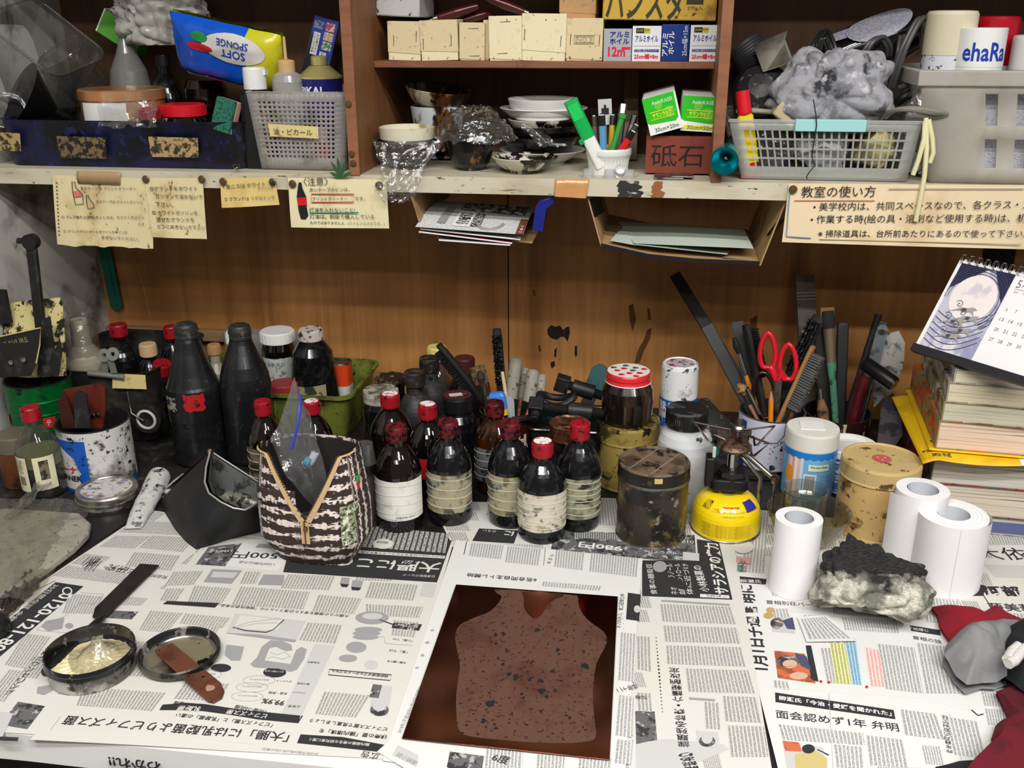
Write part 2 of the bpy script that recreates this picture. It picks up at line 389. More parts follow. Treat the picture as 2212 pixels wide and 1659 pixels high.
# ---------------- left compartment ----------------
NAVY=M('blue_enamel',(24,26,62),.35,dirt=[((14,14,22),7,.42,.62),((40,46,96),20,.62,.75)],bump=(30,.1))
xr=Y(531,320,-.29).x;ztop=Y(300,262,-.29).z;xl=-1.11
t=TH('storage_tray','dark blue tray with grimy tape labels full of tubs and bottles','tray',((xl+xr)/2,-.16,SZ))
b=MB();w,d=xr-xl,.25
loft(b,[ring(w-.012,d-.012,.035,.001),ring(w,d,.04,ztop-SZ-.004),ring(w+.008,d+.008,.044,ztop-SZ),ring(w-.006,d-.006,.036,ztop-SZ-.001),ring(w-.018,d-.018,.032,.005)],NAVY,True,True)
b.obj('tray_body',t)
for(u0,v0,u1,v1),m,s in(((-10,285,43,327),TAPED,''),((122,294,228,343),TAPED2,''),((320,295,427,341),TAPED,'黒インク')):
    b=MB();P=[Y(u0,v0,-.2905),Y(u1,v0+3,-.2905),Y(u1+2,v1,-.2905),Y(u0+6,v1-2,-.2905)]
    b.flat([p+V((0,.001*(i>1),0))for i,p in enumerate(P)],m)
    if s:b.text2(s,Y(u0+14,v1-10,-.291),Y(u1-12,v1-12,-.291),(0,-1,0),INKP)
    W_(b,'tape_label',t)
# clear tubs
def tub(label,P,w,d,h,rot,mat=PET,rr=.02):
    t=TH('plastic_tub',label,'tub',P,rot=rot);b=MB()
    loft(b,[ring(w*.86,d*.86,rr,0),ring(w*.88,d*.88,rr,.002),ring(w,d,rr*1.2,h-.006),ring(w+.008,d+.008,rr*1.3,h-.005),ring(w+.008,d+.008,rr*1.3,h)],mat)
    b.obj('tub_wall',t);b=MB();b.tube(ring(w+.008,d+.008,rr*1.3,h),.0016,mat,6,True);b.obj('rim',t);return t
tub('big clear plastic tub tipped over at the far left of the blue tray',Y(60,210,-.14),.15,.13,.14,(rad(18),rad(38),0))
tub('clear square plastic container lying tilted behind the copper tin',Y(196,196,-.07),.08,.07,.085,(rad(25),rad(-28),rad(15)))
tub('clear crumpled plastic cup low at the left end of the blue tray',Y(22,255,-.2),.055,.05,.05,(rad(70),0,rad(30)),WRAPH)
# black funnel
t=TH('funnel','black plastic funnel lying on its side in the blue tray','funnel',Y(118,240,-.195),rot=(rad(40),rad(-48),0))
b=MB();b.lathe([(.006,-.03),(.008,0),(.012,.004),(.056,.058),(.059,.06),(.054,.057),(.008,.004)],BLACKP,36);b.obj('cone',t)
# copper tin
COPT=M('copper_tin',(226,160,110),.28,.7,dirt=[((240,196,150),10,.5,.8,(1,1,.2))])
x,y,r,h=atY(262,190,178,-.2,SZ);zb=SZ+.006
t=TH('tin','round flat copper coloured tin with a white label in the blue tray','tin',(x,y,zb));hh=h-.006
b=MB();b.lathe([(0,0),(r*.96,0),(r*.97,.002),(r*.97,hh-.016)],COPT,48)
b.grid(lambda u,v:V((r*.975*cos(-PI*.72+u*1.25),r*.975*sin(-PI*.72+u*1.25),.004+v*(hh-.024))),14,1,PAPERW);b.obj('body',t)
b=MB();b.lathe([(r,hh-.018),(r*1.01,hh-.017),(r*1.01,hh-.002),(r*.98,hh),(r*.9,hh-.001),(0,hh-.001)],COPT,48);b.obj('lid',t)
b=MB();P0=Y(262,235,-.3)
b.grid(lambda u,v:Y(215+125*u,215+60*v,-.283)+V((0,-.004-.012*N((u*4,v*3,0),1.3,3),.006*N((u,v,1),5,4))),22,12,WRAPH)
tag(b.obj('cling_film',ang=180),'scrap of crinkled film hanging in front of the copper tin','film')
# translucent funnel
t=TH('funnel','pale frosted plastic funnel standing mouth down behind the copper tin','funnel',Y(283,190,-.1))
b=MB();b.lathe([(.036,0),(.032,.03),(.018,.06),(.008,.09),(.005,.115)],Film('frosted_plastic',(190,196,170),.1,.4,.2,20,.2,.18),32);b.obj('cone',t)
# green box
P=Y(272,70,-.06)
t=TH('box','bright green cardboard box at the back of the left shelf','box',P,rot=(0,rad(32),0))
b=MB();b.box(-.04,.04,-.02,.02,-.022,.022,M('green_card',(92,170,60),.5));b.box(-.0425,-.04,-.02,.02,-.022,.022,PAPERW);b.obj('carton',t)
# white bag
b=MB();heap(b,Y(355,36,-.09),(.09,.06,.078),4,M('white_poly_bag',(205,204,198),.2,dirt=[((150,148,140),12,.5,.75)],alpha=.7,coat=.4),90,50,6)
tag(b.obj('plastic_bag',ang=60),'crumpled whitish plastic bag piled above the blue tray','bag')
# bottles in tray
def bottle(name,label,cat,x,y,z,r,prof,mats,cap,capmat,lab=None,rot=None,group=None,n=36):
    """prof: (radius, height) body; cap: (r, z0, z1); lab: (z0, z1, mat, a0, a1, text)"""
    t=TH(name,label,cat,(x,y,z),group=group,rot=rot)
    b=MB();b.lathe(prof,mats,n);b.obj('bottle_body',t,ang=60)
    if cap:
        cr,c0,c1=cap;b=MB();k=48
        pts=[(cr*.96,c0),(cr,c0+.001),(cr,c1-.002),(cr*.93,c1),(0,c1)]
        b.lathe(pts,capmat,k)
        for i in range(24):
            a=2*PI*i/24;b.box(-.0005,.0005,-.0006,.0006,c0+.002,c1-.003,capmat,Matrix.Translation((cr*cos(a),cr*sin(a),0))@Matrix.Rotation(a,4,'Z'))
        b.obj('cap',t,ang=35)
    if lab:
        z0,z1,m,a0,a1=lab[:5];b=MB();rl=r*1.012
        b.grid(lambda u,v:V((rl*cos(a0+(a1-a0)*u),rl*sin(a0+(a1-a0)*u),z0+(z1-z0)*v)),30,6,m)
        for s,tz,tw,th,tm in(lab[5]if len(lab)>5 else()):b.text(s,tm,cyl(rl+.0004,tz,-PI/2),tw,th)
        b.obj('label',t)
    return t
def shoulder(r,h,nr,z0=.0,zs=.55,zn=.86):
    P=[(0,z0),(r*.82,z0),(r*.95,z0+.003),(r,z0+.009)]
    zs,zn=zs*h,zn*h
    P+=[(r,zs)]
    for i in range(1,9):
        a=i/8*PI/2;s_=i/8
        P.append((nr+(r-nr)*(cos(a)**1.15 if i<8 else 0)*(1-.0*s_),zs+(zn-zs)*(sin(a)*.55+s_*.45)))
    return P+[(nr,h)]
x,y,r,h=atY(352,118,34,-.092,SZ);zb=SZ+.006
bottle('bottle','black inky bottle with a black cap behind the red lidded jar','bottle',x,y,zb,.033,shoulder(.033,h-.012,.012,zs=.45,zn=.84),GLASSI,(.0135,h-.026,h-.006),BLACKP)
x,y,r,h=atY(322,234,44,-.255,SZ)
bottle('bottle','small clear bottle with a red cap beside the copper tin','bottle',x,y,zb,r,[(0,0),(r,0),(r,h-.024),(r*.9,h-.018)],CLEAR,(r,h-.024,h-.006),REDCAP)
x,y,r,h=atY(394,224,98,-.2,SZ)
bottle('jar','dark jar with a wide bright red lid in the blue tray','jar',x,y,zb,r,[(0,0),(r*.9,0),(r,.01),(r,h-.034),(r*.9,h-.026),(r*.86,h-.022)],GLASSK,(r*.98,h-.026,h-.006),RED)
x,y,r,h=atY(443,172,92,-.10,SZ)
bottle('jar','dark glass jar with a torn white label behind the green scouring sponge','jar',x,y,zb,r,[(0,0),(r*.9,0),(r,.01),(r,h-.02),(r*.85,h-.006),(0,h-.006)],GLASSK,None,None,(.008,.035,PAPERW,-1.9,-.7,[('灯油',.02,.016,.009,INK)]))
P=Y(488,246,-.275)
t=TH('sponge','green scouring sponge leaning at the right end of the blue tray','sponge',P,rot=(rad(-12),rad(14),rad(-12)))
b=MB();b.box(-.019,.017,-.008,.0,-.03,.024,M('green_scourer',(44,112,92),.95,dirt=[((24,76,62),120,.5,.6)],bump=(200,.6)));b.obj('scouring_pad',t,bev=.002)
b=MB();b.box(-.019,.017,0,.014,-.03,.024,M('foam_pink',(198,150,140),.9));b.obj('foam',t,bev=.002)
# sponge pack
P=Y(498,110,-.19)
t=TH('sponge_pack','wrapped pack of sponges in a blue and yellow printed bag','sponge pack',P,rot=(rad(24),rad(11),rad(-6)))
SPB,SPY,SPW=M('pack_blue',(20,92,214),.25,coat=.4),M('pack_yellow',(214,208,40),.3,coat=.4),M('pack_white',(222,220,214),.3,coat=.4)
def pil(u,v,s=1.): # puffy pillow
    x_,z_=(u-.5)*.165,(v-.5)*.085;k=max(0,1-(2*u-1)**4)*max(0,1-(2*v-1)**4)
    return V((x_,-s*(.004+.022*k**.5)+.002*N((u,v,0),7),z_))
b=MB();b.grid(lambda u,v:pil(u*.72,v),20,14,SPB);b.grid(lambda u,v:pil(.72+.28*u,v),10,14,SPY);b.grid(lambda u,v:pil(u,v,-.7),20,14,SPY)
q=lambda k:(lambda x_,z_:pil(.5+x_/.165,.5+z_/.085)+V((0,-k,0)))
n=24
def disc(b,cx,cy,rx,ry,fn,mat,nr=5,n=24):return b.grid(lambda u,v:fn(cx+rx*max(v,.001)*cos(2*PI*u),cy+ry*max(v,.001)*sin(2*PI*u)),n,nr,mat,True)
disc(b,.02,.018,.046,.02,q(.0014),SPW)
BLT=M('print_blue',(30,60,170),.5);GRT=M('print_green',(40,140,80),.5);RDT=M('print_red',(206,40,50),.5)
b.text('SOFT',BLT,lambda x_,z_:q(.0024)(.02-x_,.012-z_),.036,.011,.02);b.text('SPONGE',BLT,lambda x_,z_:q(.0024)(.02-x_,.026-z_),.046,.009,.015)
disc(b,-.03,.026,.013,.007,q(.0016),GRT)
disc(b,-.03,.012,.02,.006,q(.0016),RDT)
b.obj('wrapper',t)
b=MB();b.box(-.075,.02,-.004,.012,-.05,-.03,M('foam_mint',(150,214,190),.9));b.box(-.04,-.005,-.0045,.0125,-.05,-.03,M('foam_rose',(226,140,150),.9));b.obj('foam_edge',t,bev=.004);t.scale=(1.22,1.2,1.22)
# tall black bottle
x,y,r,h=atY(548,145,50,-.25,SZ)
t=TH('bottle','tall black bottle with a white cap left of the perforated basket','bottle',(x,y,SZ))
b=MB();loft(b,[ring(.05,.036,.01,0),ring(.052,.038,.011,.01),ring(.05,.036,.011,h-.045),ring(.036,.03,.011,h-.036),ring(.028,.026,.011,h-.034)],BLACKP,True,True)
b.box(.004,.0256,-.0194,-.018,.02,h-.05,TAPED);b.obj('bottle_body',t)
b=MB();b.lathe([(.0185,h-.034),(.0185,h-.003),(.0175,h),(0,h)],WHITE,32);b.box(.012,.021,-.006,.006,h-.012,h-.004,WHITE);b.obj('cap',t)
# perforated basket
BSK=M('basket_translucent',(178,174,170),.35,alpha=.6,dirt=[((150,142,130),18,.55,.75)])
x0,x1=Y(532,197,-.285).x,Y(746,203,-.285).x;xb0,xb1=Y(560,362,-.285).x,Y(738,366,-.285).x;zt=Y(640,200,-.285).z
t=TH('basket','translucent perforated plastic basket holding polish can and squeeze bottle','basket',((x0+x1)/2,-.19,SZ));o=V(t.location)
yf,yb=-.285,-.095
def bf(side):
    A={0:((x0,yf),(x1,yf),(xb0,yf+.012),(xb1,yf+.012)),1:((x1,yf),(x1,yb),(xb1,yf+.012),(xb1,yb)),2:((x0,yb),(x0,yf),(xb0,yb),(xb0,yf+.012)),3:((x1,yb),(x0,yb),(xb1,yb),(xb0,yb))}[side]
    def f(u,v):
        tp=V((*A[0],zt)).lerp(V((*A[1],zt)),u);bt=V((*A[2],SZ+.002)).lerp(V((*A[3],SZ+.002)),u);return bt.lerp(tp,v)-o
    return f
us,vs=alt(.09,.9,16,.52),alt(.14,.9,13,.5)
b=MB()
for s in range(4):panel(b,bf(s),us,vs,lambda i,j:i%2==1 and j%2==1 and not(3<j<8 and s==0 and 6<i<20 and 0),BSK)
b.flat([bf(0)(0,0),bf(0)(1,0),bf(3)(0,0),bf(3)(1,0)],BSK);b.obj('basket_wall',t,solid=.0014)
b=MB();b.tube([V((x0,yf,zt))-o,V((x1,yf,zt))-o,V((x1,yb,zt))-o,V((x0,yb,zt))-o],.002,BSK,6,True);b.obj('rim',t)
b=MB();P=[Y(u,v,yf+.002)-o+V((0,-.003,0))for u,v in((580,267),(688,273),(690,299),(585,294))]
b.flat(P[::-1][::-1],TAPEY);b.text2('油・ピカール',Y(592,290,yf)-o+V((0,-.0025,0)),Y(676,293,yf)-o+V((0,-.0025,0)),(0,-1,0),INKP);b.obj('tape_label',t)
x,y,r,h=atY(620,165,66,-.23,SZ)
t=TH('squeeze_bottle','clear squeeze bottle with a tan nozzle cap in the perforated basket','bottle',(x,y,SZ+.004))
b=MB();b.lathe([(0,0),(r,0),(r,h-.012),(r*.9,h-.002),(r*.5,h+.004)],Film('squeeze_plastic',(205,205,205),.12,.45,.15,12,.1,.35),32);b.obj('bottle_body',t)
TAN=M('tan_plastic',(206,172,124),.5);ch=Y(620,130,-.23).z-SZ-.004
b=MB();b.lathe([(r*.55,h),(r*.57,ch-.002),(r*.5,ch),(.003,ch+.002),(.0022,ch+.036),(0,ch+.037)],TAN,28);b.obj('nozzle_cap',t)
x,y,r,h=atY(692,170,95,-.2,SZ)
CAN=M('can_navy',(32,28,110),.25,coat=.4);GOLD=M('gold_tin',(222,210,140),.25,.55)
t=TH('polish_can','navy metal polish can with a gold neck in the perforated basket','can',(x,y,SZ+.004))
b=MB();b.lathe([(0,0),(r,0),(r,h)],CAN,40);b.lathe([(r*1.02,h-.003),(r*1.02,h),(r*.97,h+.001),(r*.45,h+.017)],GOLD,40)
b.text('PiKAL',WHITE,cyl(r+.0005,h-.021,-PI/2-.1),.045,.013,.03);b.lathe([(r*.6,.03),(r*.6,.03)],CAN,4)
b.grid(lambda u,v:V(((r+.0006)*cos(-2.2+1.0*u),(r+.0006)*sin(-2.2+1.0*u),.012+.05*v)),10,1,M('can_pink',(232,200,206),.4));b.grid(lambda u,v:V(((r+.0008)*cos(-1.75+.7*u),(r+.0008)*sin(-1.75+.7*u),.014+.022*v)),8,1,RED);b.obj('can_body',t)
b=MB();b.lathe([(r*.36,h+.016),(r*.38,h+.018),(r*.38,h+.03),(r*.33,h+.032),(0,h+.032)],GOLD,24);b.obj('cap',t)
P=Y(692,106,-.1)
t=TH('sandpaper_pack','flat blue printed pack standing tilted behind the polish can','pack',P,rot=(rad(-8),rad(15),0))
PKB=M('pack_royal_blue',(24,62,176),.35);b=MB();b.box(-.022,.022,0,.004,-.07,.052,PKB);b.box(-.024,-.012,-.0004,.0044,-.07,.02,M('pack_black',(16,18,24),.4))
for i,c in enumerate(((200,60,90),(206,180,130),(90,140,90))):b.box(.001,.018,-.0006,0,.032-.016*((i+1)%3 if 0 else i),.046-.016*i,M('pack_picture',c,.5,dirt=[((236,232,226),90,.5,.6)]))
b.box(-.02,-.003,-.0006,0,.032,.046,M('pack_photo',(130,140,180),.5,dirt=[((60,66,96),80,.5,.6)]))
b.box(-.0,.012,-.0006,0,-.03,-.004,PAPERW);b.box(-.017,-.005,-.0006,0,-.012,.026,PAPERW)
b.text('10枚入',INK,pl((.006,-.0011,-.017),(0,0,-1),(1,0,0)),.022,.008);b.text('アルミ棒付で',INK,pl((-.0085,-.0011,.007),(0,0,1),(-1,0,0)),.032,.004);b.text('身近にピッタリ',INK,pl((-.0138,-.0011,.007),(0,0,1),(-1,0,0)),.032,.004)
b.obj('cardboard',t)
x,y,r,h=atY(586,142,32,-.17,SZ)
bottle('bottle','blue topped bottle behind the tall white capped black bottle','bottle',x,y,SZ+.004,r,[(0,0),(r,0),(r,h-.03)],GLASSI,(r,h-.03,h-.004),M('sky_blue_plastic',(50,150,200),.4))
# push pins on the wood
def pin(label,u,v,y,mat,r=.0052,grp=None,rot=None):
    P=Y(u,v,y);b=MB();b.lathe([(0,-.0028),(r*.8,-.0026),(r,-.0014),(r,0)],mat,18,Matrix.Rotation(-PI/2,4,'X')@Matrix.Scale(1,4))
    b.v=[V((q.x,-abs(q.y),q.z))+P for q in b.v];return tag(b.obj('thumbtack',loc=P),label,'tack',grp)
BRASS=M('old_brass',(120,96,66),.4,.7)
for i,(u,v,s)in enumerate(((753,225,'topmost brass thumbtack on the left wooden upright'),(760,333,'middle brass thumbtack on the left wooden upright'),(763,353,'lowest brass thumbtack on the left wooden upright'))):pin(s,u,v,-.3127,BRASS)
b=MB();P=Y(512,361,-.311);b.lathe([(0,-.003),(.006,0),(.003,.005),(.0045,.009),(0,.009)],CLEAR,16,Matrix.Translation(P)@Matrix.Rotation(rad(80),4,'X'));tag(b.obj('push_pin',loc=P),'clear push pin stuck in the shelf edge under the blue tray','push pin')
b=MB();GRN=M('leaf_green',(56,92,58),.5)
for a,l in((-.5,.03),(-.1,.034),(.35,.03),(1.1,.022),(-1.1,.02)):
    P=Y(737,384,-.318);d=V((sin(a),0,cos(a)));e=V((cos(a),0,-sin(a)))
    b.prism([(0,0),(.003,.4),(.0025,.7),(0,1),(-.0025,.7),(-.003,.4)],lambda x_,t_:P+d*t_*l+e*x_+V((0,-.004*t_,0)),(0,.0006,0),GRN)
tag(b.obj('leaf_sprig'),'small dark green plastic sprig at the foot of the left upright','sprig')
# ---------------- centre compartment: card boxes ----------------
def card_box(name,label,u0,v0,u1,v1,y,dep,zs,mat,mat2=None,lidf=.8,tilt=0.,yaw=0.,staples=(),group=None,cat='box'):
    x0,x1,z0,z1=PB(u0,v0,u1,v1,y,zs);w,h=x1-x0,z1-z0
    t=TH(name,label,cat,((x0+x1)/2,y,z0),rot=(0,tilt,yaw),group=group)
    b=MB();b.box(-w/2+.001,w/2-.001,.001,dep,0,h*.7,mat2 or mat);b.obj('box_base',t,bev=.001)
    b=MB();lz=h*(1-lidf);sk=.06*w
    vs=[(-w/2,0,lz+sk*.4),(w/2,0,lz-sk*.4),(w/2,dep,lz-sk*.4),(-w/2,dep,lz+sk*.4),(-w/2,0,h),(w/2,0,h),(w/2,dep,h),(-w/2,dep,h)]
    b.add(vs,[(0,3,2,1),(4,5,6,7),(0,1,5,4),(1,2,6,5),(2,3,7,6),(3,0,4,7)],mat)
    b.obj('box_lid',t,bev=.0012)
    for fx,fz,ver in staples:
        b=MB();cx,cz=-w/2+fx*w,fz*h;l=.0085
        b.tube([(cx+(0 if ver else-l),.0003,cz+(-l if ver else 0)),(cx+(.001 if ver else l),-.0006,cz+(l if ver else .001))],.0006,STAPLE,5);b.obj('staple',t)
    return t,w,h
G='stapled card boxes on the middle shelf'
ST2=((.18,.5,1),(.86,.62,1))
card_box('card_box','leftmost pale card box on the middle shelf with a crooked lid',836,46,908,128,-.19,.11,MZ,CARD,CARDL,.82,.02,0,ST2,G)
card_box('card_box','card box with an oily grey corner stain, second from the left',908,43,990,128,-.192,.11,MZ,CARD,CARDL,.78,-.03,0,((.08,.42,1),(.82,.48,1)),G)
t,w,h=card_box('card_box','narrow upright card box with two level staples on its end',991,49,1046,127,-.19,.11,MZ,CARD,CARDL,.98,.02,0,((.55,.84,0),(.6,.12,0)),G)
card_box('card_box','pale card box with a shining staple, fourth from the left',1056,34,1128,127,-.194,.11,MZ,CARDL,CARDL,.97,-.01,0,((.5,.86,0),(.4,.16,0)),G)
card_box('card_box','thin card box squeezed between narrow box and shining staple box',1044,43,1057,126,-.18,.1,MZ,CARD,CARDL,.97,0,0,(),G)
card_box('card_box','largest and brightest card box with a raised crooked lid',1126,29,1222,127,-.196,.11,MZ,CARDL,CARDL,.8,.015,0,((.06,.55,1),(.88,.42,1)),G)
t,w,h=card_box('card_box','card box with a faint printed stamp beside the grey foil box',1222,39,1302,127,-.19,.11,MZ,CARD,CARD,.97,.005,0,((.12,.5,1),(.9,.48,1)),G)
b=MB()
for s_ in(0,.002):b.tube([(-.016+s_,-.0004,h*.4+s_),(.016-s_,-.0004,h*.4+s_),(.016-s_,-.0004,h*.6-s_),(-.016+s_,-.0004,h*.6-s_)],.0004,INKP,4,True)
b.text('NO.3',M('faded_stamp',(170,150,110),.8),pl((0,-.0006,h*.5)),.024,.006);b.obj('stamp',t)
zt1=Y(1150,38,-.17).z
t,w,h=card_box('card_box','tan card box resting on top of the stamped card box',1208,-38,1288,40,-.165,.1,None,CARDD,CARDD,.86,0,0,((.12,.62,1),(.9,.62,1)))
# grey metal box
x0,x1,z0,z1=PB(810,-40,905,36,-.17)
t=TH('metal_box','pale grey painted metal box with handwriting above the left card boxes','box',((x0+x1)/2,-.17,z0),rot=(0,rad(2),0));w=x1-x0
b=MB();b.box(-w/2,w/2,0,.11,0,z1-z0,M('grey_paint',(196,196,200),.4,dirt=[((120,118,116),12,.62,.8),((60,56,52),40,.7,.78)]));b.text('グランド',INK,pl((-.012,-.0006,.038)),.05,.03);b.obj('box_body',t,bev=.003)
# dark red handled tools
MAR=M('maroon_wood',(74,14,22),.3,coat=.4);FER=M('ferrule',(150,146,136),.35,1)
def htool(label,u0,v0,u1,v1,y0,y1,r):
    t,L=AX('burnisher',label,'tool',Y(u0,v0,y0),Y(u1,v1,y1),group='dark red handled tools above the card boxes')
    b=MB();b.lathe([(0,0),(r*.55,.002),(r*.8,L*.2),(r,L*.5),(r*.75,L*.85),(r*.6,L*.9)],MAR,20);b.obj('handle',t)
    b=MB();b.lathe([(r*.62,L*.88),(r*.6,L*.98),(r*.3,L)],FER,16);b.lathe([(r*.3,L),(r*.2,L+.04),(0,L+.045)],STEEL,12);b.obj('ferrule',t)
htool('topmost dark red handled tool slanting down to the right',1040,-10,1144,30,-.15,-.15,.008)
htool('dark red handled tool pointing left above the narrow card box',1035,12,935,42,-.15,-.16,.008)
htool('lower dark red handled tool lying behind the shining staple box',1062,26,992,46,-.12,-.14,.007)
# yellow box
x0,x1,z0,z1=PB(1302,-60,1550,44,-.19)
t=TH('yellow_box','large mustard yellow card box with brushed writing on top of foil boxes','box',((x0+x1)/2,-.19,z0),rot=(0,rad(.8),0));w=x1-x0;h=z1-z0
b=MB();b.box(-w/2,w/2,0,.14,0,h,M('mustard_card',(206,166,60),.6,dirt=[((150,112,40),10,.6,.8),((80,60,30),30,.70,.78)]))
b.text('ハンスター',M('brush_ink',(58,58,40),.7),pl((-.008,-.0006,h*.40)),.15,.055,.02);b.text('270g入',INKP,pl((.055,-.0006,.018)),.024,.007);b.obj('carton',t,bev=.002)
# foil boxes
FW_,FG,FN=M('foil_white',(232,234,238),.35),M('foil_grey',(176,178,186),.35),M('foil_navy',(24,54,132),.35,dirt=[((14,34,90),8,.6,.8)])
FB,FR,FY=M('print_navy',(40,48,130),.5),M('print_scarlet',(224,30,60),.5),M('print_yellow',(206,196,60),.5)
def foil(label,u0,v0,u1,v1,y,kind):
    x0,x1,z0,z1=PB(u0,v0,u1,v1,y,MZ);w,h=x1-x0,z1-z0
    t=TH('foil_box',label,'box',((x0+x1)/2,y,z0),group='boxes of kitchen foil on the middle shelf');f=lambda dx,dz:pl((dx,-.0006,dz))
    b=MB();b.box(-w/2,w/2,0,.16,0,h,{'g':FG,'w':FW_,'n':FN}[kind])
    if kind=='g':
        b.text('アルミ',FB,f(.003,h*.82),w*.7,.009,.03);b.text('ホイル',FB,f(.003,h*.62),w*.7,.009,.03);b.text('12m',FR,f(-.001,h*.3),w*.62,.015,.03);b.box(w*.15,w*.47,-.0006,0,h*.36,h*.44,FR)
    elif kind=='w':
        b.box(-w*.46,w*.5,-.0012,0,h*.44,h*.7,FW_)
        b.box(-w*.38,-w*.1,-.0007,0,h*.8,h*.94,INK);b.box(-w*.1,w*.12,-.0007,0,h*.8,h*.94,FY);b.text('just',FY,pl((-w*.24,-.001,h*.87)),w*.22,.005);b.text('eye',INK,pl((0,-.001,h*.87)),w*.16,.004)
        b.text('アルミホイル',FB,pl((0,-.0016,h*.64)),w*.8,.010,.02);b.box(-w*.42,w*.44,-.0008,0,h*.27,h*.34,FB);b.text('とび出し防止ストッパー',PAPERW,f(0.0005,h*.305)if 0 else pl((0,-.0012,h*.305)),w*.8,.0035)
        b.text('25cm幅×8m',FR,f(0,h*.14),w*.84,.008,.03)
    else:
        b.text('アルミ',PAPERW,pl((-w*.36,-.0008,h*.45),(0,0,1),(-1,0,0)),h*.62,.009,.02);b.text('ホイル',PAPERW,pl((-w*.14,-.0008,h*.5),(0,0,1),(-1,0,0)),h*.62,.009,.02);b.text('25cm幅×15m',PAPERW,pl((w*.34,-.0008,h*.55),(0,0,1),(-1,0,0)),h*.8,.009)
    b.obj('carton',t,bev=.0012)
foil('grey foil box printed 12m beside the stamped card box',1304,62,1364,125,-.19,'g')
foil('white foil box between the grey and the navy foil boxes',1366,56,1428,121,-.19,'w')
foil('navy foil box with white upright lettering',1429,52,1489,120,-.187,'n')
foil('white foil box against the right wooden upright',1491,54,1554,120,-.19,'w')

# ---------------- centre compartment: crockery ----------------
BW1=M('bowl_brown_drips',(206,196,172),.25,dirt=[((96,56,18),13,.40,.56,(1,1,.45)),((30,18,10),16,.56,.66,(1,1,.5))],coat=.3)
BW2=M('bowl_blue_white_drips',(206,214,216),.25,dirt=[((104,66,26),14,.52,.62,(1,1,.5)),((24,20,18),12,.60,.68,(1,1,.5))],coat=.3)
BW3=M('bowl_ink_drips',(216,210,196),.25,dirt=[((22,18,16),14,.50,.56,(1,1,.4)),((96,74,40),30,.68,.8)],coat=.3)
BWK=M('bowl_black_ink',(16,15,15),.25,dirt=[((120,78,30),10,.72,.77,(1,1,.6)),((50,48,46),30,.62,.8)],coat=.2)
CREAM=M('cream_ceramic',(226,220,196),.3,dirt=[((166,146,100),12,.64,.8,(1,1,.5))],coat=.2)
def bowl(name,label,x,y,z,r,h,foot,mat,curve=.55,rot=None,cat='bowl',thick=.003,group=None,lip=0.):
    P=[(0,0),(foot,0),(foot,.004)]
    for i in range(1,9):s_=i/8;P.append((foot+(r-foot)*s_**curve,.004+(h-.004)*s_))
    if lip:P.append((r+lip,h))
    Q=[(max(a-thick,0),z_+thick*(.9 if i else 1))for i,(a,z_)in enumerate(P[2:])][::-1];Q[0]=(P[-1][0]-thick*.5,h+thick*.3)
    b=MB();b.lathe(P+Q+[(0,.004+thick)],mat,44)
    return tag(b.obj(name,loc=None,ang=60),label,cat,group)if 0 else _place(b,name,label,cat,(x,y,z),rot,group)
def _place(b,name,label,cat,loc,rot=None,group=None,**kw):
    o_=b.obj(name,**kw);o_.location=loc
    if rot:o_.rotation_euler=rot
    return tag(o_,label,cat,group)
def zAt(u,v,y):return Y(u,v,y).z
x,y,r,h=atY(945,225,118,-.09,SZ)
bowl('bowl','white bowl with brown drips holding the tilted brown bowl',x,y,SZ,r,zAt(945,229,-.09)-SZ,r*.5,BW2,.5)
bowl('bowl','brown stained bowl tilted on top of the dripped bowl at the back',x,y,zAt(945,236,-.09),.06,.036,.03,BW1,.5,(rad(4),rad(7),0))
x,y,r,h=atY(880,305,145,-.225,SZ)
bowl('bowl','black inky bowl at the left end wrapped in film',x,y,SZ,r*.98,h,r*.42,BWK,.6)
b=MB();zc=zAt(880,309,-.225);r2=.046
b.lathe([(0,0),(r2*.8,0),(r2*.97,.008),(r2,.026),(r2-.003,.027),(r2*.93,.008),(0,.004)],CREAM,40)
_place(b,'cup','cream cup with a wavy rim sitting in the film wrapped bowl','cup',(x,y,zc))
def hangwrap(label,px,y,seed,mat=WRAPH,amp=.012,nu=26,nv=30):
    """film hanging down: px rows of (uL, uR, v)"""
    b=MB()
    def fn(u,v):
        k=v*(len(px)-1);i=min(int(k),len(px)-2);f=k-i
        a,c=px[i],px[i+1];yy=a[3]+(c[3]-a[3])*f
        P=Y(a[0]+(c[0]-a[0])*f+(a[1]+(c[1]-a[1])*f-a[0]-(c[0]-a[0])*f)*u,a[2]+(c[2]-a[2])*f,yy)
        return P+V((.003*N((u*9,v*9,0),1,seed),-amp*(abs(N((u*5,v*5,0),1,seed))+.6*abs(N((u*11,v*11,0),1,seed+2)))-.004*cos((u-.5)*PI),.004*N((u*8,v*8,0),1,seed+3)))
    b.grid(fn,nu,nv,mat);return tag(b.obj('cling_film',ang=180),label,'film')
hangwrap('cling film hanging off the black bowl over the shelf edge',[(806,958,303,-.288),(812,950,325,-.298),(822,925,352,-.305),(826,916,375,-.315),(815,908,395,-.322),(812,902,415,-.322),(830,888,435,-.322)],-.3,3)
x,y,r,h=atY(1016,285,112,-.225,SZ)
bowl('bowl','tall black inky bowl under a crown of crinkled film',x,y,SZ,r*.98,h,r*.55,BWK,.42)
b=MB();cr_,zt_=r,SZ+h
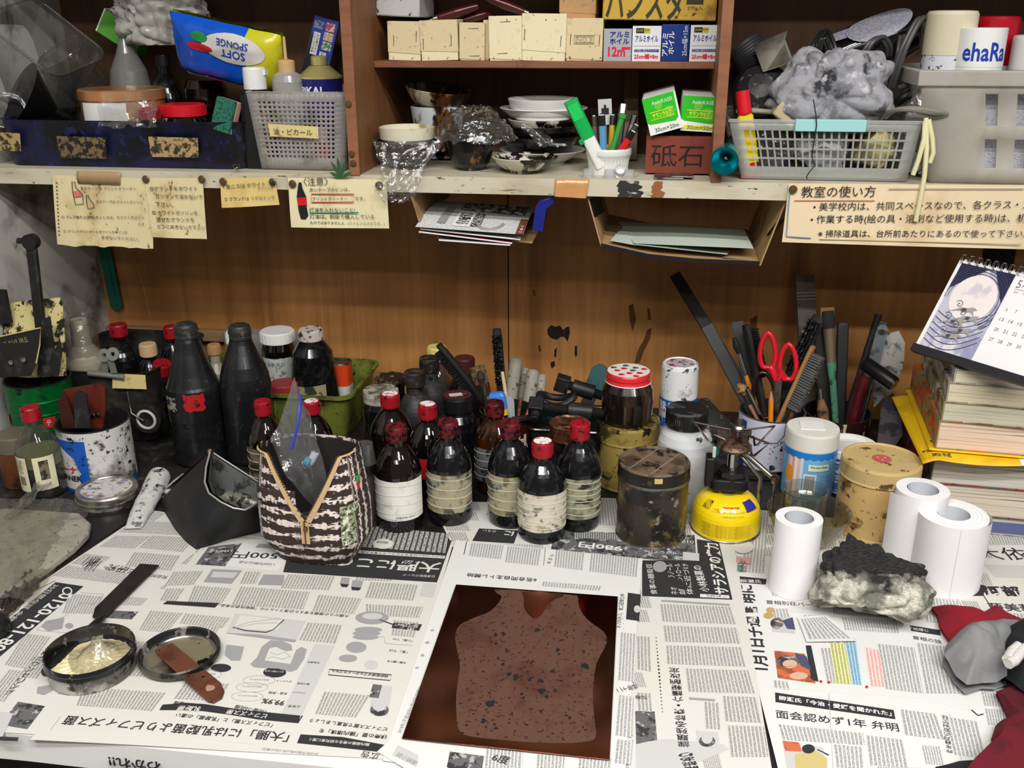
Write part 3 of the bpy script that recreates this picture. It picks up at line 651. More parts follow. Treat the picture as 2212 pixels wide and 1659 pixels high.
b.grid(lambda u,v:V((x+(.012+cr_*1.25*v)*cos(2*PI*u)+.014*N((cos(6.28*u)*2,sin(6.28*u)*2,v*3),1.6,5)+.012*v,y+(.012+cr_*1.1*v)*sin(2*PI*u),zt_+.036-.05*v**2.2+.012*abs(N((cos(6.28*u)*3,sin(6.28*u)*3,v*6),1.3,8)))),60,18,WRAPH,True)
tag(b.obj('cling_film',ang=180),'crinkled film crowning the tall black bowl','film')
# stack of plates
px_,py_=Y(1172,320,-.135).x,-.135
def sc_(w,y=-.135):return w/2/FPX*((Y(1170,290,y)-CAM).dot(FW))
z1_=zAt(1172,322,-.135)
bowl('plate','wide white plate at the bottom of the plate stack',px_,py_,SZ,sc_(186),z1_-SZ,.04,CERAM,.8,cat='plate')
z2_,z3_,z4_,z5_,z6_=(zAt(1165,v,-.135)for v in(292,270,258,252,212))
bowl('bowl','lower black bowl in the plate stack',px_-.003,py_,z1_-.012,sc_(164),z2_-z1_+.012,.04,BWK,.5)
bowl('bowl','upper black bowl in the plate stack with a pale rim',px_-.004,py_,z2_-.016,sc_(160),z3_-z2_+.016,.04,BWK,.5)
bowl('bowl','ink stained white bowl near the top of the plate stack',px_-.002,py_,z3_-.012,sc_(146),z4_-z3_+.013,.04,BW3,.5)
bowl('plate','white plate seen behind the topmost white bowl',px_,py_+.012,z4_-.006,sc_(190),zAt(1165,232,-.123)-z4_+.006,.04,CERAM,.6,cat='plate')
bowl('bowl','clean white shallow bowl on top of the plate stack',px_+.001,py_-.008,z5_-.002,sc_(150),z6_-z5_+.002,sc_(120),CERAM,.7)
x,y,r,h=atY(1134,338,148,-.245,SZ)
bowl('bowl','white bowl with black ink drips at the front of the stack',x,y,SZ,r*.97,h,r*.45,BW3,.5)
b=MB();b.grid(lambda u,v:Y(1124+64*v*1.0+(1-v)*8*u,268+52*v-0*u,-.232)+V((.045*(u-.3)*v,-.006*abs(N((u*5,v*5,0),1,4)),.01*N((u*4,v*4,1),1,7))),14,14,WRAPH)
tag(b.obj('cling_film',ang=180),'small flap of film stuck on the black bowls','film')
x0,x1,z0,z1=PB(935,345,985,368,-.1,SZ)
b=MB();b.box(x0-.03,x1+.02,-.13,-.06,SZ,z1,M('grey_tray',(96,100,106),.35));tag(b.obj('tray',bev=.002),'flat grey tray behind the two black bowls','tray')
# ramekin with lighters
x,y,r,h=atY(1315,318,99,-.235,SZ)
t=TH('ramekin','white fluted ramekin full of lighters and pens','ramekin',(x,y,SZ));RX,RY,RZ=x,y,SZ+h
b=MB();n=144;prof=[(.86,0),(.9,.02),(.97,h-.012),(1,h-.01),(1.0,h-.002),(.96,h),(.9,h-.004),(.8,.006)]
def rk(u,v):
    k=v*(len(prof)-1);i=min(int(k),len(prof)-2);f=k-i;a=2*PI*u
    rr=(prof[i][0]+(prof[i+1][0]-prof[i][0])*f)*r;z_=prof[i][1]+(prof[i+1][1]-prof[i][1])*f
    if .01<z_<h-.013 and k<3:rr-=.0011*(.5+.5*cos(36*a))
    return V((rr*cos(a),rr*sin(a),z_))
b.grid(rk,n,21,CERAM,True);b.lathe([(0,0),(r*.86,0)],CERAM,24);b.lathe([(r*.8,.006),(0,.006)],CERAM,24);b.obj('ramekin_body',t)
def sl(w,d,z0,z1,m,b):loft(b,[ring(w,d,min(w,d)*.4,z0),ring(w,d,min(w,d)*.4,z1)],m,True,True)
def inr(dx,dy):return V((RX+dx*r,RY+dy*r,SZ+.01))
GTR=M('green_clear_plastic',(30,190,90),.15,alpha=.82,coat=.4)
t,L=AX('lighter','large green and white lighter leaning left out of the ramekin','lighter',inr(.0,-.35)+V((-.008,-.012,.002)),Y(1232,216,-.262))
b=MB();sl(.021,.014,0,L*.44,WHITE,b);b.box(-.0155,-.008,-.0075,.0075,L*.40,L*.47,M('green_plastic',(20,160,84),.3));b.obj('lighter_body',t,bev=.001)
b=MB();sl(.0225,.016,L*.44,L,GTR,b);b.box(-.008,.009,-.0085,-.008,L*.72,L*.94,M('green_window',(40,205,100),.2));b.obj('tank',t,bev=.002)
def lighter(label,dx,dy,u,v,yt,m,w=.011,d=.008,top=BLACKP,roll=0.):
    t,L=AX('lighter',label,'lighter',inr(dx,dy),Y(u,v,yt),roll,'lighters in the ramekin')
    b=MB();sl(w,d,0,L*.78,m,b);b.obj('lighter_body',t)
    b=MB();sl(w*.96,d,L*.78,L*.97,top,b);b.tube([(-w*.3,0,L*.97),(w*.3,0,L*.97)],d*.4,STEEL,10);b.obj('lighter_head',t)
lighter('black topped blue lighter standing in the ramekin',-.15,-.5,1300,246,-.25,M('lighter_blue',(90,150,190),.3))
lighter('clear grey lighter with a metal hood at the left of the ramekin',-.5,.0,1283,248,-.235,M('lighter_grey',(120,116,104),.3),.007,.007,STEEL)
lighter('yellow lighter behind the green pen',.05,.1,1324,246,-.215,M('lighter_yellow',(214,180,30),.35),.009,.008)
lighter('brown clear lighter at the back right of the ramekin',.5,.4,1372,248,-.19,M('lighter_brown',(70,56,44),.3))
lighter('chrome hooded lighter at the back of the ramekin',.3,.5,1347,222,-.19,M('lighter_dark',(60,58,56),.3),.013,.009,CHROME)
lighter('red lighter leaning right at the front of the ramekin',.1,-.5,1369,282,-.258,M('lighter_red',(214,34,40),.3),.011,.008,M('lighter_hood',(60,58,56),.3,.8))
lighter('second red lighter leaning right behind the front red one',.25,-.2,1376,268,-.235,M('lighter_red2',(206,44,36),.3),.01,.008,M('lighter_hood2',(90,86,80),.3,.8))
t,L=AX('pen','green pen leaning right in the ramekin','pen',inr(-.05,-.3),Y(1347,244,-.243));b=MB();b.lathe([(0,0),(.0042,0),(.0046,L*.9),(.0062,L*.91),(.0062,L-.002),(0,L)],M('pen_green',(60,160,70),.35),16);b.obj('barrel',t)
t,L=AX('tag','pale price tag with a dark hand mark in the ramekin','tag',inr(-.05,.3),Y(1306,214,-.21),rad(12));b=MB();b.box(-.011,.011,-.0005,.0005,L-.04,L,M('tag_grey',(190,190,188),.5));b.box(-.001,.001,-.0004,.0004,0,L-.038,M('tag_grey2',(150,150,148),.5));b.box(-.006,.006,-.0009,-.0005,L-.024,L-.014,INK);b.box(-.002,.002,-.0009,-.0005,L-.015,L-.009,INK);b.obj('tag_card',t)
t,L=AX('stick','flat bare wooden stick leaning on the dark back panel','stick',V((RX+.01,-.1,SZ+.002))+V((.02,0,0)),Y(1366,152,-.03));b=MB();b.box(-.013,.013,-.003,.003,0,L,Wood('stick_wood',(122,96,60),(90,66,40),(1,1,.1),20));b.obj('stick_body',t,bev=.001)
for i,(u,v,yy,s_)in enumerate(((1271,372,-.285,'leftmost of the four clear plastic caps before the ramekin'),(1317,374,-.288,'clear plastic cap standing in front of the ramekin'),(1341,362,-.278,'tipped clear plastic cap leaning on the ramekin'),(1359,374,-.287,'rightmost clear plastic cap before the red block'))):
    x=Y(u,v,yy).x;b=MB();b.lathe([(.0115,0),(.0115,.001),(.0092,.0012),(.008,.0125),(0,.013)],Film('cap_plastic_%d'%i,(235,238,244),.16,.5,.2,20,.2,.3),24)
    _place(b,'stopper',s_,'cap',(x,yy,SZ+(.008 if i==2 else 0)),(rad(60),0,0)if i==2 else None,'clear caps before the ramekin')
# wrap boxes and grindstone block
SLG,SLG2,SLY=M('wrap_green',(50,196,40),.3,coat=.3),M('wrap_lime',(110,205,70),.3),M('wrap_yellow',(240,232,40),.4)
def wrapbox(label,P,w,h,rot,s2,m2):
    t=TH('film_box',label,'box',P,rot=rot,group='green kitchen wrap boxes on the red block');b=MB()
    b.box(-w/2,w/2,0,.16,0,h,PAPERW)
    b.prism([(-w/2-.0005,h*.36),(-w/2+.004,h*.30),(w*.34,h*.24),(w*.44,h*.32),(w*.45,h+.0005),(-w/2-.0005,h+.0005)],pl((0,0,0)),(0,-.0008,0),SLG)
    disc(b,w*.22,h*.52,w*.16,w*.17,pl((0,-.0009,0)),SLG2,2);disc(b,-.004,h*.75,w*.12,w*.13,pl((0,-.0009,0)),SLG2,2)
    b.text('AsahiKASEI',PAPERW,pl((.003,-.0012,h*.84)),w*.62,.0055);b.text('サランラップ',SLY,pl((-.001,-.0012,h*.5)),w*.58,.0085,.03)
    for s_ in(1,):b.tube([(-w*.37,-.0011,h*.4),(w*.35,-.0011,h*.4),(w*.35,-.0011,h*.6),(-w*.37,-.0011,h*.6)],.0007,SLY,4,True)
    if m2:b.box(-w*.42,w*.42,-.0006,0,h*.06,h*.17,m2)
    b.text(s2,M('wrap_text_'+s2,(90,110,70),.5),pl((.002,-.0012,h*.115)),w*.72,.0062);b.obj('carton',t,bev=.0012)
xb0,xb1,zb0,zb1=PB(1395,290,1540,376,-.25,SZ+.006)
P=Y(1418,292,-.262);wrapbox('green wrap box printed 20m tilted on the red block',(Y(1442,250,-.262).x,-.262,zb1+.005),.051,.056,(0,rad(-16),0),'30cm×20m',None)
x0,x1,z0,z1=PB(1472,198,1551,274,-.262)
wrapbox('green wrap box printed 50m beside the right upright',((x0+x1)/2,-.255,zb1+.005),x1-x0,z1-z0,(0,rad(3),0),'30cm×50m',SLY)
w,h=xb1-xb0,zb1-zb0
t=TH('grindstone_box','red brown block with handwritten characters under the green wrap boxes','box',((xb0+xb1)/2,-.25,zb0-.003),rot=(0,0,0))
b=MB();b.box(-w/2,w/2,0,.17,0,h,M('red_brown_lacquer',(132,66,52),.35,dirt=[((96,44,36),8,.55,.75)]));b.text('砥石',M('marker_black',(26,14,12),.6),pl((-.003,-.0006,h*.48)),.082,.034);b.obj('block',t,bev=.002)
b=MB();b.box(xb0+.015,xb0+.06,-.3,-.255,SZ,SZ+.0035,STEEL);b.box(xb0+.04,xb0+.075,-.296,-.262,SZ+.0035,SZ+.0055,STEEL);b.lathe([(.002,0),(.002,.0062)],INK,10,Matrix.Translation((xb0+.069,-.29,SZ)))
tag(b.obj('steel_plate',bev=.0008),'thin steel plates lying under the red brown block','plate')

# ---------------- right compartment ----------------
TEAL=M('teal_metal',(10,140,150),.25,.75)
t,L=AX('flashlight','teal metal torch lying with its head toward the shelf edge','torch',Y(1586,305,-.22),Y(1565,348,-.335))
b=MB();b.lathe([(0,0),(.011,0),(.012,L*.6),(.02,L*.78),(.021,L),(.018,L),(.004,L-.022),(0,L-.022)],TEAL,32);b.obj('torch_body',t)
b=MB();b.lathe([(.004,L-.02),(.0025,L-.014),(0,L-.013)],CHROME,16);b.obj('bulb',t)
# slotted basket
BC=M('basket_clear',(200,202,197),.25,alpha=.42,coat=.3)
yf,yb=-.292,-.06;x0,x1=Y(1576,265,yf).x,Y(1992,262,yf).x;xb0,xb1=Y(1604,388,yf).x,Y(1962,388,yf).x;zt=Y(1780,263,yf).z
t=TH('basket','clear slotted plastic basket heaped with cloth and dryers','basket',((x0+x1)/2,-.176,SZ));o=V(t.location)
us,vs=alt(.06,.94,22,.74),alt(.2,.86,4,.80);b=MB()
for s in range(4):panel(b,bf(s),us,vs,lambda i,j:i%2==1 and j%2==1 and s in(0,1,2,3),BC)
b.flat([bf(0)(0,0),bf(0)(1,0),bf(3)(0,0),bf(3)(1,0)],BC);b.obj('basket_wall',t,solid=.0016)
b=MB();pts=[V((x0,yf,zt)),V((x1,yf,zt)),V((x1,yb,zt)),V((x0,yb,zt))]
for i in range(4):a,c=pts[i]-o,pts[(i+1)%4]-o;b.tube([a+(c-a)*k/6 for k in range(7)],.003,BC,6)
b.obj('rim',t)
b=MB();ua,ub=Y(1718,268,yf-.003),Y(1872,268,yf-.003);b.box(ua.x,ub.x,yf-.0045,yf+.0045,zt-.014,zt+.0035,M('mint_tape',(160,214,214),.5));W_(b,'rim_tape',t,bev=.001)
# contents of the slotted basket
P0,P1=Y(1622,352,-.272),Y(1603,196,-.266)
t,L=AX('glue_stick','yellow glue tube with a red cap standing in the slotted basket','glue',P0,P1)
b=MB();sl(.024,.014,0,L*.66,M('glue_yellow',(236,206,30),.35),b);b.obj('tube',t,bev=.001)
b=MB();sl(.02,.014,L*.66,L*.7,M('glue_yellow2',(236,206,30),.35),b);b.lathe([(.0105,L*.68),(.011,L*.7),(.0105,L),(0,L)],RED,24);b.obj('cap',t)
b=MB();b.box(-.01,.012,-.006,.006,-.012,.02,RED);b.box(-.011,.004,-.007,.007,.0,.006,INK);b.obj('clip',None);o_=COL.objects['clip'];o_.name='clip';o_.location=Y(1614,372,-.27)+V((0,0,.002));tag(o_,'red and black plastic clip low in the slotted basket','clip')
t,L=AX('lens_hood','dark grey ribbed plastic nozzle at the left of the slotted basket','nozzle',Y(1650,165,-.075),Y(1605,98,-.06))
b=MB();pr=[(.02,-.012)]
for i in range(13):pr+=[(.031+.001*i/13,L*i/13),(.0318,L*(i+.35)/13),(.0318,L*(i+.5)/13),(.0305,L*(i+.6)/13)]
b.lathe(pr+[(.031,L),(.027,L),(.022,L*.3)],M('ribbed_grey',(52,54,58),.5),36);b.obj('nozzle_body',t)
P=Y(1644,194,-.165);t=TH('hair_dryer','black mesh grille of a hair dryer left of the grey cloth','hair dryer',P,rot=(rad(62),rad(18),rad(-16)))
MESHB=M('grille_mesh',(56,56,58),.45,dirt=[((14,14,15),420,.46,.54),((104,104,104),40,.66,.72)])
b=MB();b.lathe([(0,.022),(.02,.019),(.036,.01),(.042,0)],MESHB,36);b.obj('grille',t)
b=MB();b.lathe([(.042,.002),(.045,0),(.045,-.05),(.03,-.06)],BLACKP,36);b.obj('casing',t)
GCL=M('grey_cloth',(158,158,164),.95,dirt=[((112,112,118),18,.5,.75),((52,52,56),11,.62,.76),((200,200,204),26,.64,.8)],bump=(260,.3))
b=MB();heap(b,Y(1800,200,-.215),(.098,.07,.072),21,GCL,170,90,2.2);tag(b.obj('cloth',ang=70),'crumpled dirty grey cloth heaped on the slotted basket','cloth')
PG=M('grey_paper',(136,134,122),.85,dirt=[((100,98,88),10,.5,.8)])
pts=[Y(u,v,yy)for u,v,yy in((1627,98,-.12),(1702,66,-.11),(1696,84,-.12),(1712,128,-.16),(1690,142,-.18),(1648,156,-.18))]
b=MB();b.flat(pts,PG);tag(b.obj('paper',solid=.001),'creased grey paper sticking up behind the mesh grille','paper')
# dryers
t,L=AX('hair_dryer','glossy black hair dryer with a pale grey oval lying behind the cloth','hair dryer',Y(1735,150,-.09),Y(1968,66,-.08))
GB=M('gloss_black',(14,14,16),.12,coat=.6)
b=MB();prof=[(0,0),(.028,.004),(.034,.03),(.038,.07),(.043,L*.6),(.044,L*.82),(.036,L),(.02,L+.01),(0,L+.01)]
b.lathe(prof,GB,36);b.obj('casing',t)
b=MB();GO=M('grey_oval',(150,150,162),.4,dirt=[((120,120,132),240,.48,.54)])
bpy.context.view_layer.update();cl_=t.matrix_world.inverted().to_3x3()@(CAM+V((0,0,1.2))-t.location);ca_=math.atan2(cl_.y,cl_.x)
def ovs(x_,z_,k=.0012):
    rr=.0435+k;a=ca_+x_/rr;return V((rr*cos(a),rr*sin(a),z_))
disc(b,0,L*.7,.026,.052,lambda x_,z_:ovs(x_-.005,z_),GO,6);disc(b,-.012,L*.42,.010,.05,lambda x_,z_:ovs(x_,z_,-.001),GO,5);b.obj('oval_panel',t)
b=MB();b.grid(lambda u,v:ovs(.034+.012*u,L*.22+.03*v),4,2,M('silver_plate',(150,160,180),.3,.5));b.obj('name_plate',t)
CBL=M('cable_grey',(70,70,70),.4);CBK=M('cable_black',(26,26,27),.4)
def cable(label,pts,m,r=.0032,y0=None,grp='cables looping over the slotted basket'):
    P=[Y(*p)for p in pts];Q=[]
    for i in range(len(P)-1):
        p0,p1,p2,p3=P[max(i-1,0)],P[i],P[i+1],P[min(i+2,len(P)-1)]
        for k in range(6):
            s_=k/6;Q.append(.5*((2*p1)+(p2-p0)*s_+(2*p0-5*p1+4*p2-p3)*s_**2+(3*p1-p0-3*p2+p3)*s_**3))
    Q.append(P[-1]);b=MB();b.tube(Q,r,m,8);b.tube([q+V((r*1.7,0,r*.4))for q in Q],r,m,8);return tag(b.obj('cable'),label,'cable',grp)
cable('tall grey cable looping up to the dryer',[(1920,190,-.2),(1935,140,-.21),(1955,90,-.21),(1985,40,-.2),(2000,70,-.19),(2010,110,-.19),(2005,145,-.2),(1975,175,-.21),(1940,190,-.21)],CBL,.0038)
cable('grey cable arching over the nearest dryer',[(1858,152,-.2),(1862,120,-.21),(1878,92,-.21),(1900,82,-.2),(1914,100,-.19),(1916,120,-.18)],CBL,.0034)
cable('middle grey cable running down behind the cloth',[(1945,78,-.19),(1940,110,-.2),(1930,150,-.2),(1910,190,-.2)],CBL,.0034)
cable('black cable bundle above the left of the cloth',[(1750,130,-.19),(1757,100,-.19),(1768,78,-.18),(1780,70,-.17),(1795,100,-.17),(1802,132,-.18)],CBK,.0034)
cable('thin black cable arch beside the bundle',[(1762,128,-.2),(1768,100,-.2),(1776,84,-.2),(1786,108,-.2),(1790,130,-.2)],CBK,.0028)
cable('black ribbed cord guard between cloth and bin',[(1925,225,-.2),(1950,210,-.215),(1985,190,-.21)],CBK,.0055)
cable('clear flat cord curling at the right end of the basket',[(1905,255,-.25),(1925,240,-.28),(1960,236,-.3),(2010,243,-.3),(2035,248,-.29),(2020,252,-.29),(1960,246,-.3)],M('cable_clear',(150,148,138),.25,alpha=.7),.0035)
b=MB();crumple(b,Y(1990,232,-.27),(.028,.02,.022),8,WRAPH,12,.5,40,24,False);tag(b.obj('film_bag',ang=180),'crinkled clear bag at the right end of the slotted basket','bag')
TUBE=M('rubber_cream',(220,214,170),.5)
for s_,pts in(('leftmost cream rubber tube hanging between basket and bin',[(1998,262,-.3),(1996,300,-.308),(1984,345,-.31),(1972,378,-.31)]),('long cream rubber tube hanging below the shelf edge',[(2000,255,-.3),(2002,320,-.31),(1997,380,-.316),(1990,420,-.318),(1978,478,-.318)]),('rightmost short cream rubber tube beside the bin',[(2006,258,-.3),(2014,300,-.305),(2016,330,-.305),(2008,352,-.306)])):
    b=MB();P=[Y(*p)for p in pts];b.tube(P,.0036,TUBE,10);tag(b.obj('rubber_tube'),s_,'tube','cream rubber tubes beside the slotted basket')
b=MB();b.tube([Y(u,v,-.2985-.001*(i%2))for i,(u,v)in enumerate([(1757,215),(1762,245),(1764,270),(1756,320),(1754,340),(1760,358),(1748,372),(1742,382),(1744,387)])],.0008,INK,6);tag(b.obj('thread'),'black thread dangling in front of the slotted basket','thread')
for i,(u,v,w,h,s_,m,lab)in enumerate(((1668,328,.036,.027,3,WRAPH,'clear crinkled bag on the left inside the slotted basket'),(1775,324,.04,.03,6,M('poly_sheet_white',(212,214,216),.35,alpha=.8),'whitish plastic sheet crumpled inside the slotted basket'),(1884,326,.031,.031,9,M('rubber_glove',(206,192,132),.5),'cream rubber glove bunched inside the slotted basket'),(1760,373,.07,.005,12,M('blue_grey_plastic',(92,108,140),.5),'flat blue grey plastic on the floor of the slotted basket'))):
    b=MB();crumple(b,Y(u,v,-.2),(w,.05,h),s_,m,10,.4,50,28,False);tag(b.obj(('film_bag','plastic_sheet','rubber_glove','plastic_sheet')[i],ang=80),lab,('bag','plastic','glove','plastic')[i])
b=MB();b.box(-.018,.02,-.008,.008,-.012,.012,M('sponge_tan',(190,176,136),.9));_place(b,'sponge','tan sponge tucked under the grey cloth','sponge',Y(1698,246,-.25),(0,rad(35),0),bev=.003)
b=MB();P=Y(1672,258,-.24);b.tube([P+V((.055*cos(a),.03*sin(a),.012*sin(a*.5)))for a in[PI*i/14 for i in range(15)]],.004,M('hose_grey',(170,166,152),.4),8);tag(b.obj('hose'),'pale hose curving along the rim of the slotted basket','hose')
# big bin
BIN=M('bin_translucent',(190,184,175),.4,alpha=.72,dirt=[((180,172,158),6,.5,.8)])
yf,yb=-.292,-.05;x0,x1=Y(1990,160,yf).x,.82;xb0,xb1=Y(2015,392,yf).x,.8;zt=Y(2100,152,yf).z
t=TH('storage_bin','big translucent slotted bin at the right end of the shelf','bin',((x0+x1)/2,-.17,SZ));o=V(t.location)
us,vs=[0,.16]+[.16+k for i in range(6)for k in(.035+.1*i,.075+.1*i)]+[1],[0,.14,.40,.52,.80,1];b=MB()
for s in range(4):panel(b,bf(s),us,vs,lambda i,j:s==0 and i>1 and i%2==0 and j in(1,3)and i<14,BIN)
b.flat([bf(0)(0,0),bf(0)(1,0),bf(3)(0,0),bf(3)(1,0)],BIN);b.obj('bin_wall',t,solid=.003)
b=MB();b.box(x0-.004,x1+.004,yf-.005,yf+.003,zt-.022,zt,BIN);b.box(x0-.004,x0+.004,yf,yb,zt-.022,zt,BIN);b.box(x0,x1,yb-.003,yb+.004,zt-.022,zt,BIN);W_(b,'rim',t,bev=.002)
b=MB();b.box(x0+.05,x1-.06,yf+.03,yf+.036,SZ+.006,zt-.03,M('bin_papers',(216,214,224),.7,dirt=[((150,152,180),120,.58,.66,(1,1,2)),((110,90,100),5,.72,.76)]));tag(b.obj('papers'),'printed papers seen through the slots of the big bin','papers')
def spray(label,u,vt,vb,w,y,cm,bm,cf,extra=None,dome=False):
    x,y,r,h=atY(u,vt,w,y,SZ);zb=zt-.04-SZ
    t=TH('spray_can',label,'spray can',(x,y,SZ+.006));h-=.006;zc=Y(u,vb,y).z-SZ-.006
    b=MB();b.lathe([(0,0),(r*.98,0),(r*.98,zc+.002)],bm,36)
    if extra:extra(b,r,zc)
    b.obj('can_body',t)
    b=MB();b.lathe([(r,zc),(r*1.0,h-.006),(r*.93,h-.001),(r*.55,h),(r*.5,h-.002),(r*.2,h-.002),(r*.15,h),(0,h)],cm,36);b.obj('cap',t);return t
spray('spray can with a cream cap standing in the big bin',2060,22,118,106,-.2,M('cream_cap',(214,206,178),.4),M('can_label_white',(214,214,222),.35,dirt=[((60,60,66),50,.62,.66)]),0)
spray('spray can with a glossy red cap behind the white cylinder',2158,34,140,92,-.15,M('red_cap_gloss',(178,20,36),.2,coat=.5),M('can_label_grey',(200,200,210),.35),0)
x0_,x1_,z0_,z1_=PB(2072,60,2182,152,-.25);rr=(x1_-x0_)/2
t=TH('cylinder_pot','white cylinder pot with blue handwritten letters on the big bin','pot',((x0_+x1_)/2,-.225,zt-.03));h=z1_-zt+.03
b=MB();b.lathe([(0,0),(rr*.98,0),(rr*.99,.032),(rr,.033),(rr,h-.001),(rr*.96,h),(0,h)],WHITE,40);INKB=M('marker_blue',(20,60,170),.5)
b.text('ehaRa',INKB,cyl(rr+.0005,h*.62),.066,.026,.02);b.text('ノ',INKB,cyl(rr+.0005,h*.55,-PI/2+.9),.008,.01);b.obj('pot_body',t)
spray('pale spray can at the far right edge on the big bin',2222,75,150,60,-.2,M('cap_pale',(206,204,200),.35),M('can_pale',(196,196,196),.35),0)

# ---------------- notes pinned to the shelf ----------------
NY=-.3135
NOTE=M('note_paper',(230,214,168),.85,dirt=[((196,170,116),7,.55,.85),((120,92,52),26,.7,.8)]);NOTE2=M('note_cream',(234,224,182),.85,dirt=[((206,186,136),8,.6,.9)]);NOTEY=M('note_yellow',(228,202,130),.85,dirt=[((200,168,96),8,.6,.9)])
SIGN=M('sign_cream',(232,212,176),.8,dirt=[((210,182,140),4,.55,.85)])
def note(label,corners,mat,lines,y=NY,extra=None,edge=None,name='note',cat='note'):
    """corners: TL TR BR BL in photo pixels; lines: (text, u0, v0, u1, v1[, mat, bold])"""
    c=[Y(u,v,y)for u,v in corners];P0=(c[0]+c[1])/2;b=MB()
    def fn(u,v):
        p=c[3].lerp(c[2],u).lerp(c[0].lerp(c[1],u),v);e=edge(u,v)if edge else 0
        return p+V((0,-.002*sin(u*5+v*2)*(1-v),0))+(V((0,0,e)))
    b.grid(fn,24,14,mat)
    for l in lines:
        k=l[5]if len(l)>5 and l[5]else INKP
        b.text2(l[0],Y(l[1],l[2],y),Y(l[3],l[4],y),(0,-1,0),k,None,l[6]if len(l)>6 else .0,.0028)
    if extra:extra(b,lambda u,v:Y(u,v,y-.003))
    o_=b.obj(name,loc=P0,solid=0);return tag(o_,label,cat)
def btl(b,q,pts,m=INKP,r=.0006):b.tube([q(*p)for p in pts],r,m,5,True)
def e1(b,q):
    btl(b,q,[(155,392),(161,392),(163,404),(178,420),(180,440),(163,442),(157,415)]);btl(b,q,[(186,422),(190,421),(192,428),(202,440),(203,448),(190,451),(187,436)])
    b.flat([q(u,v)for u,v in((158,413),(174,412),(176,424),(161,426))],M('pencil_pink',(226,120,110),.8))
    for i in range(15):b.lathe([(0,0),(.0014,0)],INKP,8,Matrix.Translation(q(122+i*.4,395+8*i))@Matrix.Rotation(PI/2,4,'X'))
note('ruled note page with torn spiral holes and two drawn bottles',[(113,378),(328,386),(330,538),(124,528)],NOTE,[('赤のテープは プリントクリーナー',176,410,296,411),('白のテープは ホワイトガソリン',210,438,310,440),('○ プレス機の上(鉄板)をふくのは、ホワイトガソリン',136,473,314,474),('です',300,487,314,487),('○ プリントクリーナーとホワイトガソリンは',140,502,277,504),('まぜないでください。',222,516,302,520)],NY,e1,lambda u,v:(.004*N((u*9,0,0),1,3))*(v<.08))
note('note page pinned with two tacks about dissolving ground',[(311,384),(438,385),(446,517),(330,512)],NOTE,[('◎グランドをホワイト',326,412,428,412),('ガソリンで溶かないで',338,428,440,430),('下さい。',338,446,376,447),('◎ ホワイトガソリンを',331,463,429,464),('混ぜたグランドを',340,479,422,479),('ビンに戻さないで下さい',343,493,445,496)],NY-.0015)
note('small yellow note about black varnish',[(476,385),(594,383),(603,443),(479,449)],NOTEY,[('• 黒ニスは ホワイト',484,409,575,402),('ガソリンで',558,409,592,409),('○ グランドは リグロインで',487,434,595,430)])
def e4(b,q):
    P=[(645,394),(651,394),(653,406),(661,424),(662,445),(666,466),(660,474),(650,473),(645,455),(641,425),(643,408)]
    b.flat([q(*p)for p in P],INK);b.flat([q(u,v)+V((0,-.0004,0))for u,v in((642,427),(662,426),(663,443),(644,444))],RED)
    b.tube([q(u,v)for u,v in((673,419),(764,419),(764,436),(673,437))],.0008,M('pencil_red',(206,50,60),.7),5,True)
    b.tube([q(669,460),q(774,459)],.0009,M('pencil_green',(30,140,110),.7),5)
note('cream warning note with a drawn black bottle banded red',[(622,384),(835,388),(840,494),(629,491)],NOTE2,[('〈注意〉',658,401,710,400,INK),('赤いテープのビンは、',670,414,756,413,INK),('プリントクリーナー',676,433,752,432,INK),('です。',768,433,790,433,INK),('灯油を入れないこと!',670,458,768,458,INK),('灯油は、銅版で購入している',671,472,810,473,INK),('ものではありませんよ。(リトとシルクのです。)',672,485,832,487,INK)],NY,e4)
def e5(b,q):
    LB=M('crayon_blue',(120,150,200),.8)
    b.tube([q(u,v)for u,v in((1706,416),(1703,450),(1699,510),(1730,513),(1752,514))],.0009,LB,5);b.tube([q(1716,433),q(1890,433)],.0006,M('crayon_red',(196,120,100),.8),5);b.tube([q(1770,517),q(2205,528)],.0006,M('crayon_grey',(170,156,130),.8),5);b.tube([q(1920,408),q(2212,408)],.0006,M('crayon_grey2',(150,140,120),.8),5)
note('long cream card with classroom rules pinned at the right',[(1704,396),(2420,402),(2420,545),(1689,523)],SIGN,[('教室の使い方',1730,426,1890,425,INK),('• 美学校内は、共同スペースなので、各クラス・ス',1756,455,2225,450,INK),('• 作業する時(絵の具・溶剤など使用する時)は、机',1750,485,2215,482,INK),('※ 掃除道具は、台所前あたりにあるので使って下さい。',1766,512,2214,512,INK)],NY,e5,name='notice_card',cat='notice')
for s_,u,v,m in(('brass tack at the left corner of the ground dissolving note',315,387,BRASS),('brass tack at the right corner of the ground dissolving note',436,387,BRASS),('brown tack at the left corner of the yellow note',482,392,BRASS),('silvery tack at the right corner of the yellow note',589,393,STEEL),('dark tack at the left corner of the warning note',632,397,BRASS),('brass tack at the right corner of the warning note',819,400,BRASS),('large brass tack pinning the classroom rules card',1713,409,BRASS)):
    pin(s_,u,v,NY-.0035,m,.0062,'tacks along the shelf edge')
def strip(name,label,px,ys,mat,sh=0):
    b=MB();P=[Y(u,v,y)for(u,v),y in zip(px,ys)];n=len(P)//2
    b.grid(lambda u,v:P[min(int(v*(n-1)+1e-6),n-1)*2].lerp(P[min(int(v*(n-1)+1e-6),n-1)*2+1],u)+V((0,-.0025*abs(N((u*4,v*3,sh),1,sh)),0)),16,n-1,mat);return tag(b.obj(name,solid=.0006),label,'tape')
